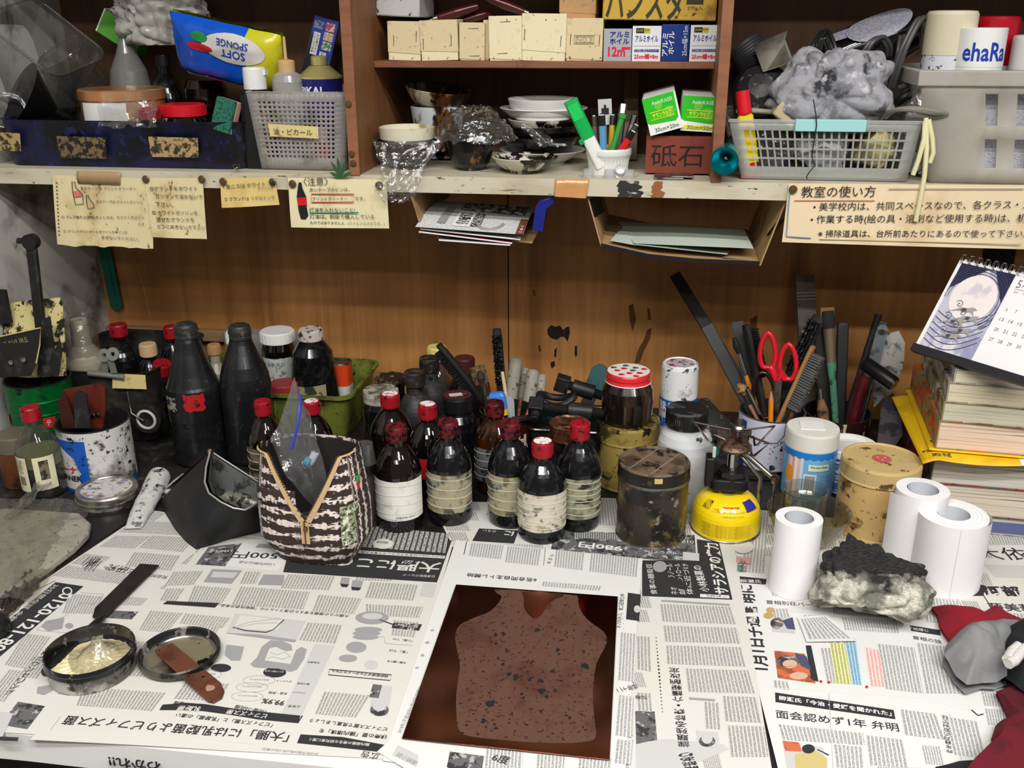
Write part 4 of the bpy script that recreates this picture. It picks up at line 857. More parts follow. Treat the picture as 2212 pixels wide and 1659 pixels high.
strip('tape','beige packing tape holding the spiral note to the shelf',[(166,369),(259,371),(167,380),(260,382),(168,396),(260,399)],[-.316]*6,M('tape_beige',(176,148,108),.45))
strip('tape','glossy tan packing tape wrapped under the shelf edge',[(1200,386),(1273,386),(1199,400),(1271,400),(1198,412),(1269,413),(1197,424),(1267,428),(1206,428),(1262,430)],[-.3125]*6+[-.313]*2+[-.30]*2,M('tape_tan',(206,150,98),.2,coat=.5,bump=(60,.5)),4)
# things hanging on the wall side
t,L=AX('green_strip','green plastic strip hanging on the wall behind the spiral note','strip',Y(254,668,-.01),Y(218,500,-.01));GS=M('green_painted',(24,96,78),.5)
b=MB();b.box(-.0135,.0135,-.003,.0,.012,L+.1,GS);b.box(-.004,.004,-.005,-.003,.03,L+.1,GS);b.lathe([(0,-.001),(.0135,-.001),(.0135,.003),(0,.003)],GS,24,Matrix.Translation((0,-.0005,.012))@Matrix.Rotation(PI/2,4,'X'));gsb=b.obj('strip_body',t,bev=.001)
b=MB();b.lathe([(0,0),(.0032,0),(.003,.0015),(0,.002)],STEEL,12,Matrix.Translation((0,-.004,.012))@Matrix.Rotation(PI/2,4,'X'));b.obj('rivet',gsb)
# ---------------- card trays under the shelf ----------------
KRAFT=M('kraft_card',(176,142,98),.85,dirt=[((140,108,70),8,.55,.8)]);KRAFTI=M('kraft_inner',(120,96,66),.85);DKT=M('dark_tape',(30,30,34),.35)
PRT=NewsInk('print_colour',(232,232,232),(50,46,50),.5);GRNP=NewsInk('print_greenish',(206,218,206),(110,120,112),.56,.6)
def slab(b,pts,dz,mat): # pts: 4 world points
    b.prism(list(range(len(pts))),None,(0,0,0),mat)if 0 else b.add([p for p in pts]+[p+V((0,0,dz))for p in pts],[tuple(range(len(pts)))[::-1],tuple(range(len(pts),2*len(pts)))]+[(i,(i+1)%len(pts),len(pts)+(i+1)%len(pts),len(pts)+i)for i in range(len(pts))],mat)
def traywall(b,f0,f1,yf,yb,m,sh=.0):
    P=[Y(*f0,yf),Y(*f1,yf)];Q=[V((p.x+sh,yb,p.z))for p in P]
    n=V((.0022,0,0));vs=[P[0],P[1],Q[1],Q[0]];b.add(vs+[v+n for v in vs],[(0,1,2,3),(7,6,5,4),(0,4,5,1),(1,5,6,2),(2,6,7,3),(3,7,4,0)],m)
t=TH('card_tray','corrugated card tray taped under the shelf with pale green papers in it','tray',(Y(1460,560,-.29).x,-.2,1.12))
b=MB();traywall(b,(1269,429),(1298,534),-.30,-.06,KRAFT);traywall(b,(1700,425),(1640,574),-.30,-.06,KRAFT);P=[Y(1298,533,-.3),Y(1400,556,-.3),Y(1500,566,-.3),Y(1640,572,-.3)]
Q=P+[V((p.x,-.06,p.z+.004))for p in P[::-1]];slab(b,Q,.003,KRAFT);b.prism([(p.x,p.z)for p in P]+[(p.x,p.z+.006)for p in P[::-1]],lambda x_,z_:V((x_,-.301,z_)),(0,-.001,0),M('dark_edge_tape',(26,28,36),.35))
W_(b,'tray_card',t)
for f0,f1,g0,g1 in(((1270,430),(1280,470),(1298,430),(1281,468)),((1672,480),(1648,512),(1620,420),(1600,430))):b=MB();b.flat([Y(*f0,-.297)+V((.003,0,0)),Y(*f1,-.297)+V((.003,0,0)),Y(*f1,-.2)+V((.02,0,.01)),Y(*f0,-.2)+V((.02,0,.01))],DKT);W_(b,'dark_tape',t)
zs_=Y(1460,545,-.3).z
def paper(name,label,px,yz,mat,k=0,cat='paper',cell=.003,grp=None):
    """sheet with corners at photo pixels on given depth planes"""
    c=[Y(u,v,y)for(u,v),y in zip(px,yz)];b=MB();w=(c[1]-c[0]).length;h=(c[3]-c[0]).length
    b.grid(lambda u,v:c[0].lerp(c[1],u).lerp(c[3].lerp(c[2],u),v)+V((0,0,.003*sin(u*3.1+k)*sin(v*3.1))),16,12,mat,False,lambda u,v:(u*w/cell,v*h/(cell*1.5)))
    return tag(b.obj(name,loc=(c[0]+c[2])/2),label,cat,grp)
paper('paper','pale green printed sheet on top in the right card tray',[(1370,526),(1628,537),(1606,493),(1334,478)],(-.285,-.285,-.12,-.1),GRNP,0,grp='sheets in the right card tray')
paper('paper','pale green sheet slanting at the left of the right card tray',[(1318,520),(1372,530),(1480,500),(1352,488)],(-.285,-.285,-.14,-.12),GRNP,1,grp='sheets in the right card tray')
paper('paper','lower pale green sheet sticking out with a printed table',[(1372,529),(1570,550),(1590,524),(1400,506)],(-.292,-.292,-.15,-.12),GRNP,2,grp='sheets in the right card tray')
paper('paper','greyish sheets at the bottom right of the right card tray',[(1560,556),(1620,563),(1618,540),(1570,535)],(-.29,-.29,-.14,-.12),NewsInk('print_grey',(196,196,190),(90,90,90),.5),3,grp='sheets in the right card tray')
t=TH('card_tray','torn card tray under the shelf with a blue taped right edge','tray',(Y(1040,500,-.29).x,-.2,1.14))
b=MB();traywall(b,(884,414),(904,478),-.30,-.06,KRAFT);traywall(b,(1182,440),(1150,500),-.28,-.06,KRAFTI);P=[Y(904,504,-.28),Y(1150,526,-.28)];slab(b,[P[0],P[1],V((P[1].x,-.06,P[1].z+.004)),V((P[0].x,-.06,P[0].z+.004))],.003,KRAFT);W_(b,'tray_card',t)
BTP=M('blue_tape',(26,36,130),.3,coat=.3,bump=(60,.5));b=MB();P=[Y(u,v,-.302)for u,v in((1172,432),(1198,424),(1196,438),(1180,452),(1172,502),(1150,496),(1156,450),(1164,434))];b.prism([(p.x,p.z)for p in P],lambda x_,z_:V((x_,-.302,z_)),(0,.012,0),BTP);W_(b,'blue_tape',t,bev=.001)
for i,(px,m,s_)in enumerate((([(948,520),(1102,531),(1110,512),(940,500)],M('flyer_pink_edge',(214,200,204),.6),'lowest white flyer sticking out of the left card tray'),([(905,502),(1106,527),(1118,506),(912,488)],M('flyer_pink',(206,70,96),.6),'pink edged flyer in the left card tray'),([(908,496),(1124,519),(1128,500),(912,480)],PAPERW,'plain white folded flyer above the pink one'))):
    c=[Y(u,v,y)for(u,v),y in zip(px,(-.305,-.305,-.12,-.12))];b=MB();slab(b,c,.0022,PAPERW);b.add([p+V((0,0,.0024))for p in c],[(0,1,2,3)],m);tag(b.obj('flyer',loc=(c[0]+c[2])/2),s_,'flyer','flyers in the left card tray')
FLY=NewsInk('print_flyer',(238,238,238),(40,40,44),.5)
t=TH('flyer','printed monochrome flyer folded on top of the left card tray','flyer',Y(1010,480,-.25));o=V(t.location);b=MB()
def ff(u,v):
    A,Bp=Y(897+233*u,490+17*u,-.312),Y(955+200*u,442+8*u,-.16);p=A.lerp(Bp,v);return p+V((0,0,.012*sin(v*2.6)*(1-.6*u)))-o
b.grid(ff,24,16,FLY,False,lambda u,v:(u*60,v*30));g=lambda k:(lambda u,v:ff(u,v)+V((0,0,k)))
def fpatch(u0,u1,v0,v1,m,k=.0012):b.grid(lambda u,v:ff(u0+(u1-u0)*u,v0+(v1-v0)*v)+V((0,-k*.4,k)),8,8,m)
for a in((.17,.25,.12,.62,M('fly_grey',(150,150,150),.7)),(.32,.49,.08,.5,PAPERW),(.34,.46,.12,.46,M('fly_black',(40,40,42),.6,dirt=[((230,230,230),120,.56,.6)])),(.48,.58,.1,.48,M('fly_black2',(46,46,48),.6,dirt=[((230,230,230),200,.56,.6)])),(.93,1,-.02,.42,M('fly_brown',(120,70,52),.6)),(.3,.95,.55,.95,M('fly_dark',(70,70,74),.6,dirt=[((220,220,220),60,.5,.56)]))):fpatch(*a)
b.text('191',PAPERW,lambda x_,y_:ff(.97+y_*5,.12-x_*6)+V((0,-.001,.002)),.03,.006);b.tube([ff(.66+.1*cos(a)*1.4,.3+.26*sin(a))+V((0,0,.0015))for a in[PI+PI*.9*i/12 for i in range(13)]],.003,M('fly_arc',(150,150,150),.6),6,flat=.3)
b.obj('sheet',t)
# ---------------- bottles on the table ----------------
LABW=M('label_white',(226,226,220),.7,dirt=[((190,186,176),20,.6,.8)])
LABD=M('label_dirty_beige',(160,152,126),.75,dirt=[((108,96,68),26,.46,.68),((60,70,72),14,.54,.68),((26,32,40),10,.62,.70)])
LABD2=M('label_dirty_grey',(150,148,122),.75,dirt=[((96,98,70),24,.48,.7),((34,38,34),22,.56,.68,(.6,.6,1.4))])
LABP=M('label_pale_grey',(206,198,180),.75,dirt=[((160,146,118),26,.5,.75),((120,120,108),34,.62,.74),((60,56,54),40,.70,.76)])
LABK=M('label_black_grey',(104,108,106),.75,dirt=[((30,34,36),22,.44,.58),((28,92,92),9,.66,.7)])
LABO=M('label_old_brown',(110,100,70),.75,dirt=[((40,38,30),20,.46,.62)])
STK=M('sticker_white',(240,236,234),.5,dirt=[((214,96,104),60,.56,.62)])
LINE=M('label_thread',(206,202,188),.7)
def reagent(label,x,y,r,h,glass,capm,sticker=False,lab=None,z0=TZ,lz=(.15,.54),nlines=4,group=None,liquid=None):
    nr=r*.36;ch=h*.135;hb=h-ch
    P=[(0,0),(r*.8,0),(r*.93,.002),(r*.985,.007),(r,.014),(r,h*.54)]
    for i in range(1,10):
        s_=i/9;P.append((nr+(r-nr)*(1-s_**1.75)**.85,h*.54+(hb-h*.045-h*.54)*s_))
    P+=[(nr,hb),(0,hb)]
    t=TH('reagent_bottle',label,'bottle',(x,y,z0),group=group)
    b=MB();b.lathe(P,glass,44);b.obj('bottle_body',t,ang=75)
    cr=r*.43;b=MB();b.lathe([(cr*.97,hb-.002),(cr,hb),(cr,h-.0025),(cr*.94,h),(cr*.86,h),(0,h)],capm,44)
    for i in range(22):
        a=2*PI*i/22;b.box(-.0006,.0006,-.0008,.0008,hb+.001,h-.0035,capm,Matrix.Translation((cr*cos(a),cr*sin(a),0))@Matrix.Rotation(a,4,'Z'))
    kp=b.obj('cap',t,ang=35)
    if sticker:b=MB();b.lathe([(cr*.84,h+.0003),(0,h+.0006)],STK,30);b.obj('cap_sticker',kp)
    if lab:
        rl=r*1.012;b=MB();f=lambda u,v:V((rl*cos(-2.95+2.9*u),rl*sin(-2.95+2.9*u),h*(lz[0]+(lz[1]-lz[0])*v)+.0006*N((u*6,v*3,r*50),1)))
        b.grid(f,40,8,lab)
        for k in range(nlines):
            zl=h*(lz[0]+(lz[1]-lz[0])*(k+.7)/(nlines+.3));sl_=R.uniform(-.0015,.0015)
            b.tube([V((rl*1.004*cos(a),rl*1.004*sin(a),zl+sl_*sin(a*1.5)+.0006*sin(3*a)))for a in[-2.9+2.8*i/24 for i in range(25)]],.0005,LINE,5)
        if lab is LABW:b.text('試薬特級 500ml',INKP,cyl(rl+.0004,h*(lz[0]+.035),-PI/2+.5),.03,.003);b.text('この試薬は研究用です',INKP,cyl(rl+.0004,h*(lz[0]+.012),-PI/2-.2),.04,.002)
        b.obj('label',t)
    return t
def U(u,vb,w,vt,ut=None,vr=None,**k):
    """place by base, width, cap-top pixels; returns x, y, r, h"""
    return up(u,vb,w,vt,ut)
GR='brown reagent bottles with red caps'
x,y,r,h=up(867,1158,102,918,863);reagent('brown bottle with a clean white label behind the striped pouch',x,y,r,h,GLASSK,REDCAPD,False,LABW,group=GR)
x,y,r,h=up(974,1142,98,908,972);reagent('inky bottle with a beige label splashed blue black',x,y,r,h,GLASSI,REDCAPD,False,LABD,group=GR)
x,y,r,h=up(1103,1148,98,910,1103);reagent('inky bottle with ringed beige label, left behind the foremost bottle',x,y,r,h,GLASSI,REDCAPD,False,LABD,group=GR)
x,y,r,h=up(1170,1182,105,952,1171);reagent('foremost inky bottle with pale label and white stickered red cap',x,y,r,h,GLASSI,REDCAP,True,LABP,group=GR,nlines=6)
x,y,r,h=up(1247,1156,96,912,1240);reagent('inky bottle with greenish grey label beside the dark round tin',x,y,r,h,GLASSI,REDCAP,False,LABD2,group=GR,nlines=6)
x,y,r,h=atY(842,850,95,-.385);reagent('dark brown bottle with sticker capped red lid behind the white labelled bottle',x,y,r,h,GLASSK,REDCAP,True,group=GR)
x,y,r,h=atY(923,872,92,-.445);t=reagent('dark brown bottle with red label between the two front left bottles',x,y,r,h,GLASSK,REDCAP,True,M('label_red',(196,30,40),.5),group=GR,lz=(.28,.5),nlines=0)
x,y,r,h=atY(1069,868,92,-.40);reagent('amber bottle with an inky cap and teal grey label behind',x,y,r,h,GLASSA,REDCAPD,False,LABK,group=GR)
x,y,r,h=atY(566,865,82,-.46);reagent('brown bottle with grimy label between cola bottle and striped pouch',x,y,r,h,GLASSK,REDCAP,False,LABO,group=GR)
x,y,r,h=atY(672,866,82,-.41);reagent('brown bottle half hidden behind the ziplock bag',x,y,r,h,GLASSK,REDCAP,True,group=GR)
# cola style bottles
COLA=M('cola_bottle_black',(22,23,25),.3,dirt=[((34,35,38),9,.5,.75),((54,54,56),60,.70,.80),((46,20,20),6,.66,.8)],coat=.15);COLC=M('cola_cap',(44,44,46),.5,dirt=[((90,88,84),30,.55,.75)])
def cola(label,u,vb,w,vt,ut,prof,patches):
    x,y,r,h=up(u,vb,w,vt,ut);t=TH('cola_bottle',label,'bottle',(x,y,TZ),group='tall inky glass bottles')
    b=MB();b.lathe([(a*r,z_*h)for a,z_ in prof],COLA,44);b.obj('bottle_body',t,ang=70)
    cr=r*.43;b=MB();b.lathe([(cr*.9,h*.9),(cr,h*.905),(cr,h*.925),(cr*.94,h*.93),(cr,h*.935),(cr,h*.96),(cr*.96,h*.985),(cr*.85,h),(0,h)],COLC,40)
    for i in range(40):a=2*PI*i/40;b.box(-.0004,.0008,-.0005,.0005,h*.94,h*.958,COLC,Matrix.Translation((cr*cos(a),cr*sin(a),0))@Matrix.Rotation(a,4,'Z'))
    b.obj('cap',t)
    for nm,m,a0,a1,z0,z1 in patches:
        b=MB();rl=r*1.006
        b.grid(lambda u_,v_:V((rl*cos(a0+(a1-a0)*u_+.08*N((v_*4,z0,0),1)),rl*sin(a0+(a1-a0)*u_+.08*N((v_*4,z0,0),1)),(z0+(z1-z0)*v_)*h+.003*N((u_*5,z1,0),1))),12,8,m);b.obj(nm,t)
    return t
cola('tall inky glass bottle with a red tape square on its side',440,1012,113,697,419,[(0,0),(.85,0),(.97,.01),(1,.03),(.98,.30),(1.0,.34),(1,.53),(.98,.56),(.93,.58),(.80,.65),(.55,.80),(.44,.88),(.40,.9)],
     [('red_tape',M('red_tape',(176,26,30),.5,dirt=[((50,16,16),40,.6,.7)]),-1.5,-.75,.43,.55),('torn_label',M('torn_label',(150,146,132),.7,dirt=[((30,30,30),40,.5,.56)]),-2.6,-1.85,.42,.52)])
cola('second tall inky glass bottle with smooth curved shoulders',549,1008,108,700,536,[(0,0),(.85,0),(.97,.01),(1,.03),(.97,.35),(1,.5),(.985,.57),(.93,.64),(.80,.72),(.62,.80),(.47,.87),(.42,.9)],[])
def simple(name,label,cat,x,y,r,h,prof,mat,cap=None,capm=None,z0=TZ,lab=None,rot=None,lid=None):
    P=[(a*r,z_*h)for a,z_ in prof];return bottle(name,label,cat,x,y,z0,r,P,mat,(cap[0]*r,cap[1]*h,cap[2]*h)if cap else None,capm,lab,rot)
# olive crate and the things in it
OLV=M('olive_plastic',(108,116,44),.45,dirt=[((70,74,36),12,.5,.75),((40,42,30),30,.66,.78)])
t=TH('crate','olive green plastic crate behind the tall bottles','crate',(-.70,-.165,TZ));b=MB();w,d,hc=.345,.2,.092
loft(b,[ring(w-.03,d-.03,.02,.0),ring(w-.012,d-.012,.022,hc*.6),ring(w,d,.024,hc),ring(w+.012,d+.012,.026,hc),ring(w+.012,d+.012,.026,hc-.006),ring(w-.004,d-.004,.022,hc-.007),ring(w-.034,d-.034,.02,.004)],OLV,True,True)
b.obj('crate_wall',t)
b=MB()
for i in range(7):b.box(-.15+i*.045,-.146+i*.045,-d/2+.002,-d/2+.007,.008,hc*.9,OLV)
b.obj('rib',t,bev=.001)
x,y,r,h=atY(598,713,77,-.12);z0=TZ+.006;h-=.006
bottle('jar','brown jar with a white lid and printed paper label','jar',x,y,z0,r*.94,[(0,0),(r*.9,0),(r*.94,.008),(r*.94,h-.036),(r*.8,h-.02),(r*.78,h-.01)],GLASSK,(r*.96,h-.022,h),WHITE,(.02,h-.048,M('label_grey_print',(184,188,184),.7,dirt=[((120,124,120),60,.56,.64)]),-2.9,-.3,[('メ油色不可',h-.06,.046,.008,M('print_teal',(50,90,100),.6))]))
x,y,r,h=atY(670,710,108,-.16);h-=.006
P=[(0,0),(r*.9,0),(r,.008),(r,h*.24),(r*.94,h*.42),(r*.86,h*.62),(r*.82,h*.74),(r*.62,h*.82),(r*.45,h*.875),(r*.42,h*.93)]
bottle('ink_bottle','big inky jar with a splashed label and grimy white screw cap','bottle',x,y,z0,r,P,GLASSI,(r*.47,h*.88,h),M('cap_white_grimy',(206,196,190),.5,dirt=[((60,50,48),40,.56,.66)]))
t=COL.objects['ink_bottle'];b=MB();rl=r*1.01
b.grid(lambda u,v:V(((r*(1.012-.11*max(0,v*.3+.0)))*cos(-2.75+2.0*u),(r*(1.012-.11*max(0,v*.3)))*sin(-2.75+2.0*u),h*(.12+.30*v+.03*u))),24,6,M('label_splashed',(150,140,104),.7,dirt=[((40,42,40),16,.46,.56,(1,1,.6))]));b.grid(lambda u,v:V((rl*cos(-1.75+.75*u),rl*sin(-1.75+.75*u),h*(.11+.24*v))),12,4,TAPEY);b.obj('label',t)
t=TH('can','small orange and white tin behind the big inky jar','can',(Y(728,770,-.11).x,-.115,z0));b=MB();hh=Y(732,776,-.1).z-z0
loft(b,[ring(.055,.04,.012,0),ring(.055,.04,.012,hh*.55)],M('tin_white',(196,198,194),.4),True);loft(b,[ring(.055,.04,.012,hh*.55),ring(.055,.04,.012,hh)],M('tin_orange',(210,66,30),.4),False);b.obj('can_body',t)
b=MB();loft(b,[ring(.056,.041,.012,hh),ring(.052,.038,.012,hh+.002),ring(.05,.036,.012,hh-.001)],STEEL,False,True);b.obj('lid',t)
x,y,r,h=atY(612,826,62,-.205);simple('jar','low jar with a red ribbed lid in the olive crate','jar',x,y,r,h-.006,[(0,0),(.95,0),(1,.05),(1,.75),(.9,.8)],GLASSK,(1.02,.76,1),M('lid_faded_red',(150,50,50),.4),z0)
x,y,r,h=atY(655,850,70,-.212);simple('jar','low jar with a faded maroon lid under the big inky jar','jar',x+.01,y,.024,h-.012,[(0,0),(.95,0),(1,.05),(1,.75)],GLASSK,(1.02,.72,1),M('lid_maroon',(110,40,50),.45),z0)
b=MB();P=Y(565,760,-.075);loft(b,[ring(.16,.035,.01,z0,P.x,-.05),ring(.17,.036,.01,Y(565,726,-.075).z,P.x,-.05)],Film('box_clear',(200,200,196),.14,.4,.15,15,.2,.22));tag(b.obj('clear_box',loc=(P.x,-.06,z0)),'long clear plastic box against the wall behind the bottles','box')
for u,v,w,s_,m in((473,735,26,'bottle with a pale wooden stopper behind the first tall bottle',M('cork',(176,138,86),.8)),(512,708,22,'small white capped bottle peeking behind the second tall bottle',WHITE)):
    x,y,r,h=atY(u,v,w,-.1);simple('bottle',s_,'bottle',x,-.125,.02,h-.006,[(0,0),(1,0),(1,.55),(.5,.7),(.45,.9)],M('bottle_milky_%d'%u,(150,144,130),.3),(.62,.84,1),m,z0)
# black tub with dark bottles
TUBK=M('tub_black',(28,27,27),.5,dirt=[((70,64,56),6,.5,.8),((44,42,40),30,.56,.8)])
t=TH('tub','black square tub full of dark bottles near the left wall','tub',(-.985,-.19,TZ));b=MB();w,d,hc=.215,.25,.135
loft(b,[ring(w-.02,d-.02,.03,0),ring(w,d,.034,hc-.003),ring(w+.006,d+.006,.036,hc),ring(w-.006,d-.006,.034,hc),ring(w-.026,d-.026,.03,.004)],TUBK,True,True);b.obj('tub_wall',t)
b=MB();P=[Y(u,v,-.319)for u,v in((244,806),(315,809),(318,840),(244,838))];b.flat([p+V((0,-.002,0))for p in P],TAPEY);W_(b,'tape_label',t)
for u,v,w,y,s_,cm,tilt in((254,700,40,-.128,'dark bottle with red cap at the back left of the black tub',REDCAP,0),(318,742,38,-.19,'dark bottle with a pale cork in the black tub',M('cork_pale',(206,170,130),.8),0),(338,768,40,-.235,'dark bottle with tilted bright red cap at the front of the tub',REDCAP,.25),(388,705,34,-.125,'dark bottle with red cap hidden behind the first tall bottle',REDCAP,0)):
    P=Y(u,v,y);h=P.z-TZ-.006;r=.043 if u==254 else .03;x=P.x if u!=338 else P.x-.012
    bottle('bottle',s_,'bottle',x if u!=388 else-.925,y,TZ+.006,r*.92,shoulder(r*.92,h-.008,.012,zs=.5,zn=.84),GLASSI,(w/2/FPX*1.72,h-.024,h),cm,None,(tilt*.6,tilt,0)if tilt else None,'dark bottles in the black tub')
x,y,r,h=atY(182,690,52,-.24)
t=TH('bottle','frosted bottle wrapped in crinkled film at the tub corner','bottle',(x-.012,y,TZ+.006));h-=.006;r=.036
b=MB();b.lathe([(0,0),(r,0),(r,h*.6),(r*.95,h*.66),(r*.5,h*.76),(r*.46,h*.96),(r*.4,h),(0,h)],M('frosted_glass',(168,160,142),.35,dirt=[((110,86,56),9,.56,.7,(1,1,.6))]),32);b.obj('bottle_body',t)
b=MB();b.grid(lambda u,v:V(((r*(.62+.2*abs(N((cos(6.28*u)*3,sin(6.28*u)*3,v*5),1,2))+.25*(1-v)))*cos(6.283*u),(r*(.62+.2*abs(N((cos(6.28*u)*3,sin(6.28*u)*3,v*5),1,2))+.25*(1-v)))*sin(6.283*u),h*(.66+.36*v))),36,14,WRAPH,True);b.obj('film_wrap',t,ang=180)
t=TH('bulldog_clip','grey metal bulldog clip on the rim of the black tub','clip',Y(230,808,-.322));o=V(t.location);GM=M('clip_grey',(150,152,146),.4,.6)
b=MB();b.tube([(-.034,0,0),(.034,0,-.004)],.0055,GM,10);b.obj('spine',t)
for dx,dz,s_ in((.0,.034,1),(.022,.04,-1)):
    b=MB();b.box(-.006,.006,-.001,.001,0,.024,GM,Matrix.Translation((dx-.004,.004*s_,.004))@Matrix.Rotation(rad(8*s_),4,'Y'));b.lathe([(.004,0),(.012,.001),(.012,.003),(.004,.003)],GM,22,Matrix.Translation((dx,.004*s_,dz))@Matrix.Rotation(rad(70),4,'X'));b.obj('clip_handle',t)
P=Y(318,905,-.34)
t=TH('roller_ring','black disc with a white ring hanging on a wire handle','tool',P);b=MB();b.lathe([(0,.0),(.010,-.002),(.0145,-.003),(.026,-.003),(.027,0),(.026,.01),(0,.01)],BLACKM,36,Matrix.Rotation(-PI/2,4,'X'));b.obj('disc',t)
b=MB();b.tube([(.0165*cos(a),-.0035-0*a,.0165*sin(a))for a in[2*PI*i/36 for i in range(36)]],.0026,M('ring_white',(200,198,192),.5),8,True);b.obj('ring',t)
b=MB();b.tube([(-.030,.0,.05),(-.026,-.004,.012),(-.012,-.008,.005),(0,-.01,0)],.002,STEEL,8);b.obj('wire_handle',t)
# ---------------- left cluster ----------------
def can(name,label,cat,x,y,r,h,mat,z0=TZ,inner=BLACKM,bands=(),band=None,wall=.002):
    t=TH(name,label,cat,(x,y,z0));P=[(0,0),(r*.98,0),(r,.002)]
    for z_ in bands:P+=[(r,z_-.003),(r*1.02,z_),(r,z_+.003)]
    P+=[(r,h-.002)]
    b=MB();b.lathe(P,mat,48);b.lathe([(r,h-.002),(r*1.015,h),(r-wall,h),(r-wall,.006),(0,.006)],inner,48);b.obj('can_body',t,ang=50);return t
x,y,r,h=atY(80,815,135,-.37);GX,GY,GZ=x,y,TZ+h
GTIN=M('green_tin',(12,110,52),.25,.5,dirt=[((10,40,26),7,.5,.65),((18,22,20),16,.6,.7)])
t=can('green_tin','shiny green ribbed tin holding putty knives by the left wall','tin',x,y,r,h,GTIN,bands=(h*.2,h*.42,h*.62,h*.78))
rl=r*1.03
for a in(-2.6,-1.0):b=MB();b.grid(lambda u,v:V((rl*cos(a+.35*u),rl*sin(a+.35*u),h*(.46+.14*v))),6,1,M('tin_red_print',(200,40,44),.4));b.obj('print',t)
b=MB();b.text('テ',PAPERW,cyl(rl+.0005,h*.53,-.85),.008,.01);b.obj('lettering',t)
b=MB();xw=Y(8,800,-.2).x;b.box(xw-.02,xw+.02,-.2,-.18,TZ,Y(8,775,-.2).z,WOODU);tag(b.obj('wood_block',loc=(xw,-.19,TZ)),'brown wooden block against the wall behind the green tin','block')
SPAT=M('yellow_plastic_inky',(216,202,140),.5,dirt=[((34,32,30),9,.47,.55),((30,28,26),40,.64,.7)])
def card(name,label,cat,px,y,mat,th=.002,yt=None,grp=None):
    n=len(px);vm=max(p[1]for p in px);v0=min(p[1]for p in px);P=[Y(u,v,y+((yt-y)*(vm-v)/(vm-v0)if yt is not None else 0))for u,v in px]
    c=sum(P,V((0,0,0)))/n;b=MB();b.add(P+[p+V((0,th,0))for p in P],[tuple(range(n)),tuple(range(n,2*n))[::-1]]+[(i,n+i,n+(i+1)%n,(i+1)%n)for i in range(n)],mat);return b,c
b,c=card('scraper','','',[(0,662),(18,655),(70,648),(128,643),(134,655),(140,740),(143,812),(60,816),(0,812)],GY+.005,SPAT,.002,GY+.06);tag(b.obj('scraper',loc=c),'large yellowed plastic scraper smeared with black ink','scraper')
def putty(label,px,y,yt,mat,edge=None,screws=(),txt=None):
    b,c=card('','','',px,y,mat,.0018,yt);t=TH('putty_knife',label,'putty knife',c);bl_=b.obj('blade',t,loc=c);bl_.location=(0,0,0)
    if edge:b=MB();b.tube([Y(u,v,yy)-c for u,v,yy in edge],.0012,M('edge_yellow',(206,192,120),.5),6);b.obj('edge',t)
    for u,v,yy in screws:b=MB();b.lathe([(.0045,0),(.004,.0015),(0,.002)],CHROME,14,Matrix.Translation(Y(u,v,yy)-c)@Matrix.Rotation(PI/2,4,'X'));b.obj('screw',bl_)
    if txt:b=MB();b.text2(txt,Y(2,752,yt-.004)-c,Y(62,738,yt-.004)-c,(0,-1,0),M('faded_gold',(150,142,92),.6));b.obj('lettering',t)
putty('black putty knife with yellow edge and two screws',[(0,728),(88,708),(86,745),(76,790),(66,812),(-10,816)],GY-.035,GY-.02,BLACKM,[(0,727,GY-.023),(88,708,GY-.023),(86,745,GY-.028),(78,785,GY-.034)],((24,783,GY-.036),(51,777,GY-.036)),'GRAVURE')
putty('dark rounded putty knife behind the screwed one',[(90,690),(108,684),(118,760),(128,730),(134,760),(126,812),(80,812)],GY-.01,GY+.01,BLACKD)
t,L=AX('wrench','black ratchet handle leaning on the white left wall','wrench',V((GX-.005,GY+.02,TZ+.01)),Y(67,522,-.335));b=MB();b.box(-.0085,.0085,-.005,.005,0,L,BLACKM);b.obj('bar',t,bev=.002)
b=MB();b.lathe([(0,-.008),(.013,-.008),(.013,.008),(0,.008)],BLACKM,24,Matrix.Translation((0,0,L))@Matrix.Rotation(PI/2,4,'X'));b.lathe([(0,0),(.005,0),(.005,.012),(0,.012)],BLACKM,12,Matrix.Translation((-.012,0,L))@Matrix.Rotation(-PI/2,4,'Y'));b.obj('head',t)
b=MB();P=Y(5,662,-.34);b.box(-.02,.012,-.004,.004,-.03,.03,BLACKM);_place(b,'block','small black block at the extreme left above the yellow scraper','block',P)
x,y,r,h=atY(30,935,80,-.49)
t=TH('tin','round coppery tin at the extreme left behind the sauce bottle','tin',(x,y,TZ));CT2=M('coppery_tin',(122,74,48),.4,.4,dirt=[((70,44,30),12,.5,.75)]);b=MB();b.lathe([(0,0),(.03,0),(.03,h*.7)],CT2,32);b.obj('body',t);b=MB();b.lathe([(.031,h*.7),(.031,h-.002),(.028,h),(0,h)],M('tin_lid_dull',(120,110,96),.5,.3),32);b.obj('lid',t)
# sauce bottle
x,y,r,h=up(105,1080,92,878,72)
t=TH('sauce_bottle','clear sauce bottle with red cap and two cream labels','bottle',(x,y,TZ),rot=(0,rad(-1),0));P=shoulder(r,h*.86,.012,zs=.5,zn=.92)
b=MB();b.lathe(P,Film('bottle_glass',(214,220,204),.06,.6,.04,10,.05,.02),40);b.obj('glass',t,ang=70)
b=MB();b.lathe([(0,.003),(r*.93,.003),(r*.94,h*.36),(0,h*.36)],M('dark_liquid',(18,15,14),.15),36);b.lathe([(r*.94,h*.361),(r*.94,h*.52),(0,h*.52)],M('murky_liquid',(128,122,92),.4),36);b.obj('liquid',t)
b=MB();b.lathe([(.0145,h*.85),(.015,h*.86),(.015,h-.002),(.0135,h),(0,h)],REDCAP,30);b.obj('cap',t)
LBC=M('label_cream',(222,216,184),.7,dirt=[((196,186,150),16,.6,.8)]);rl=r*1.012
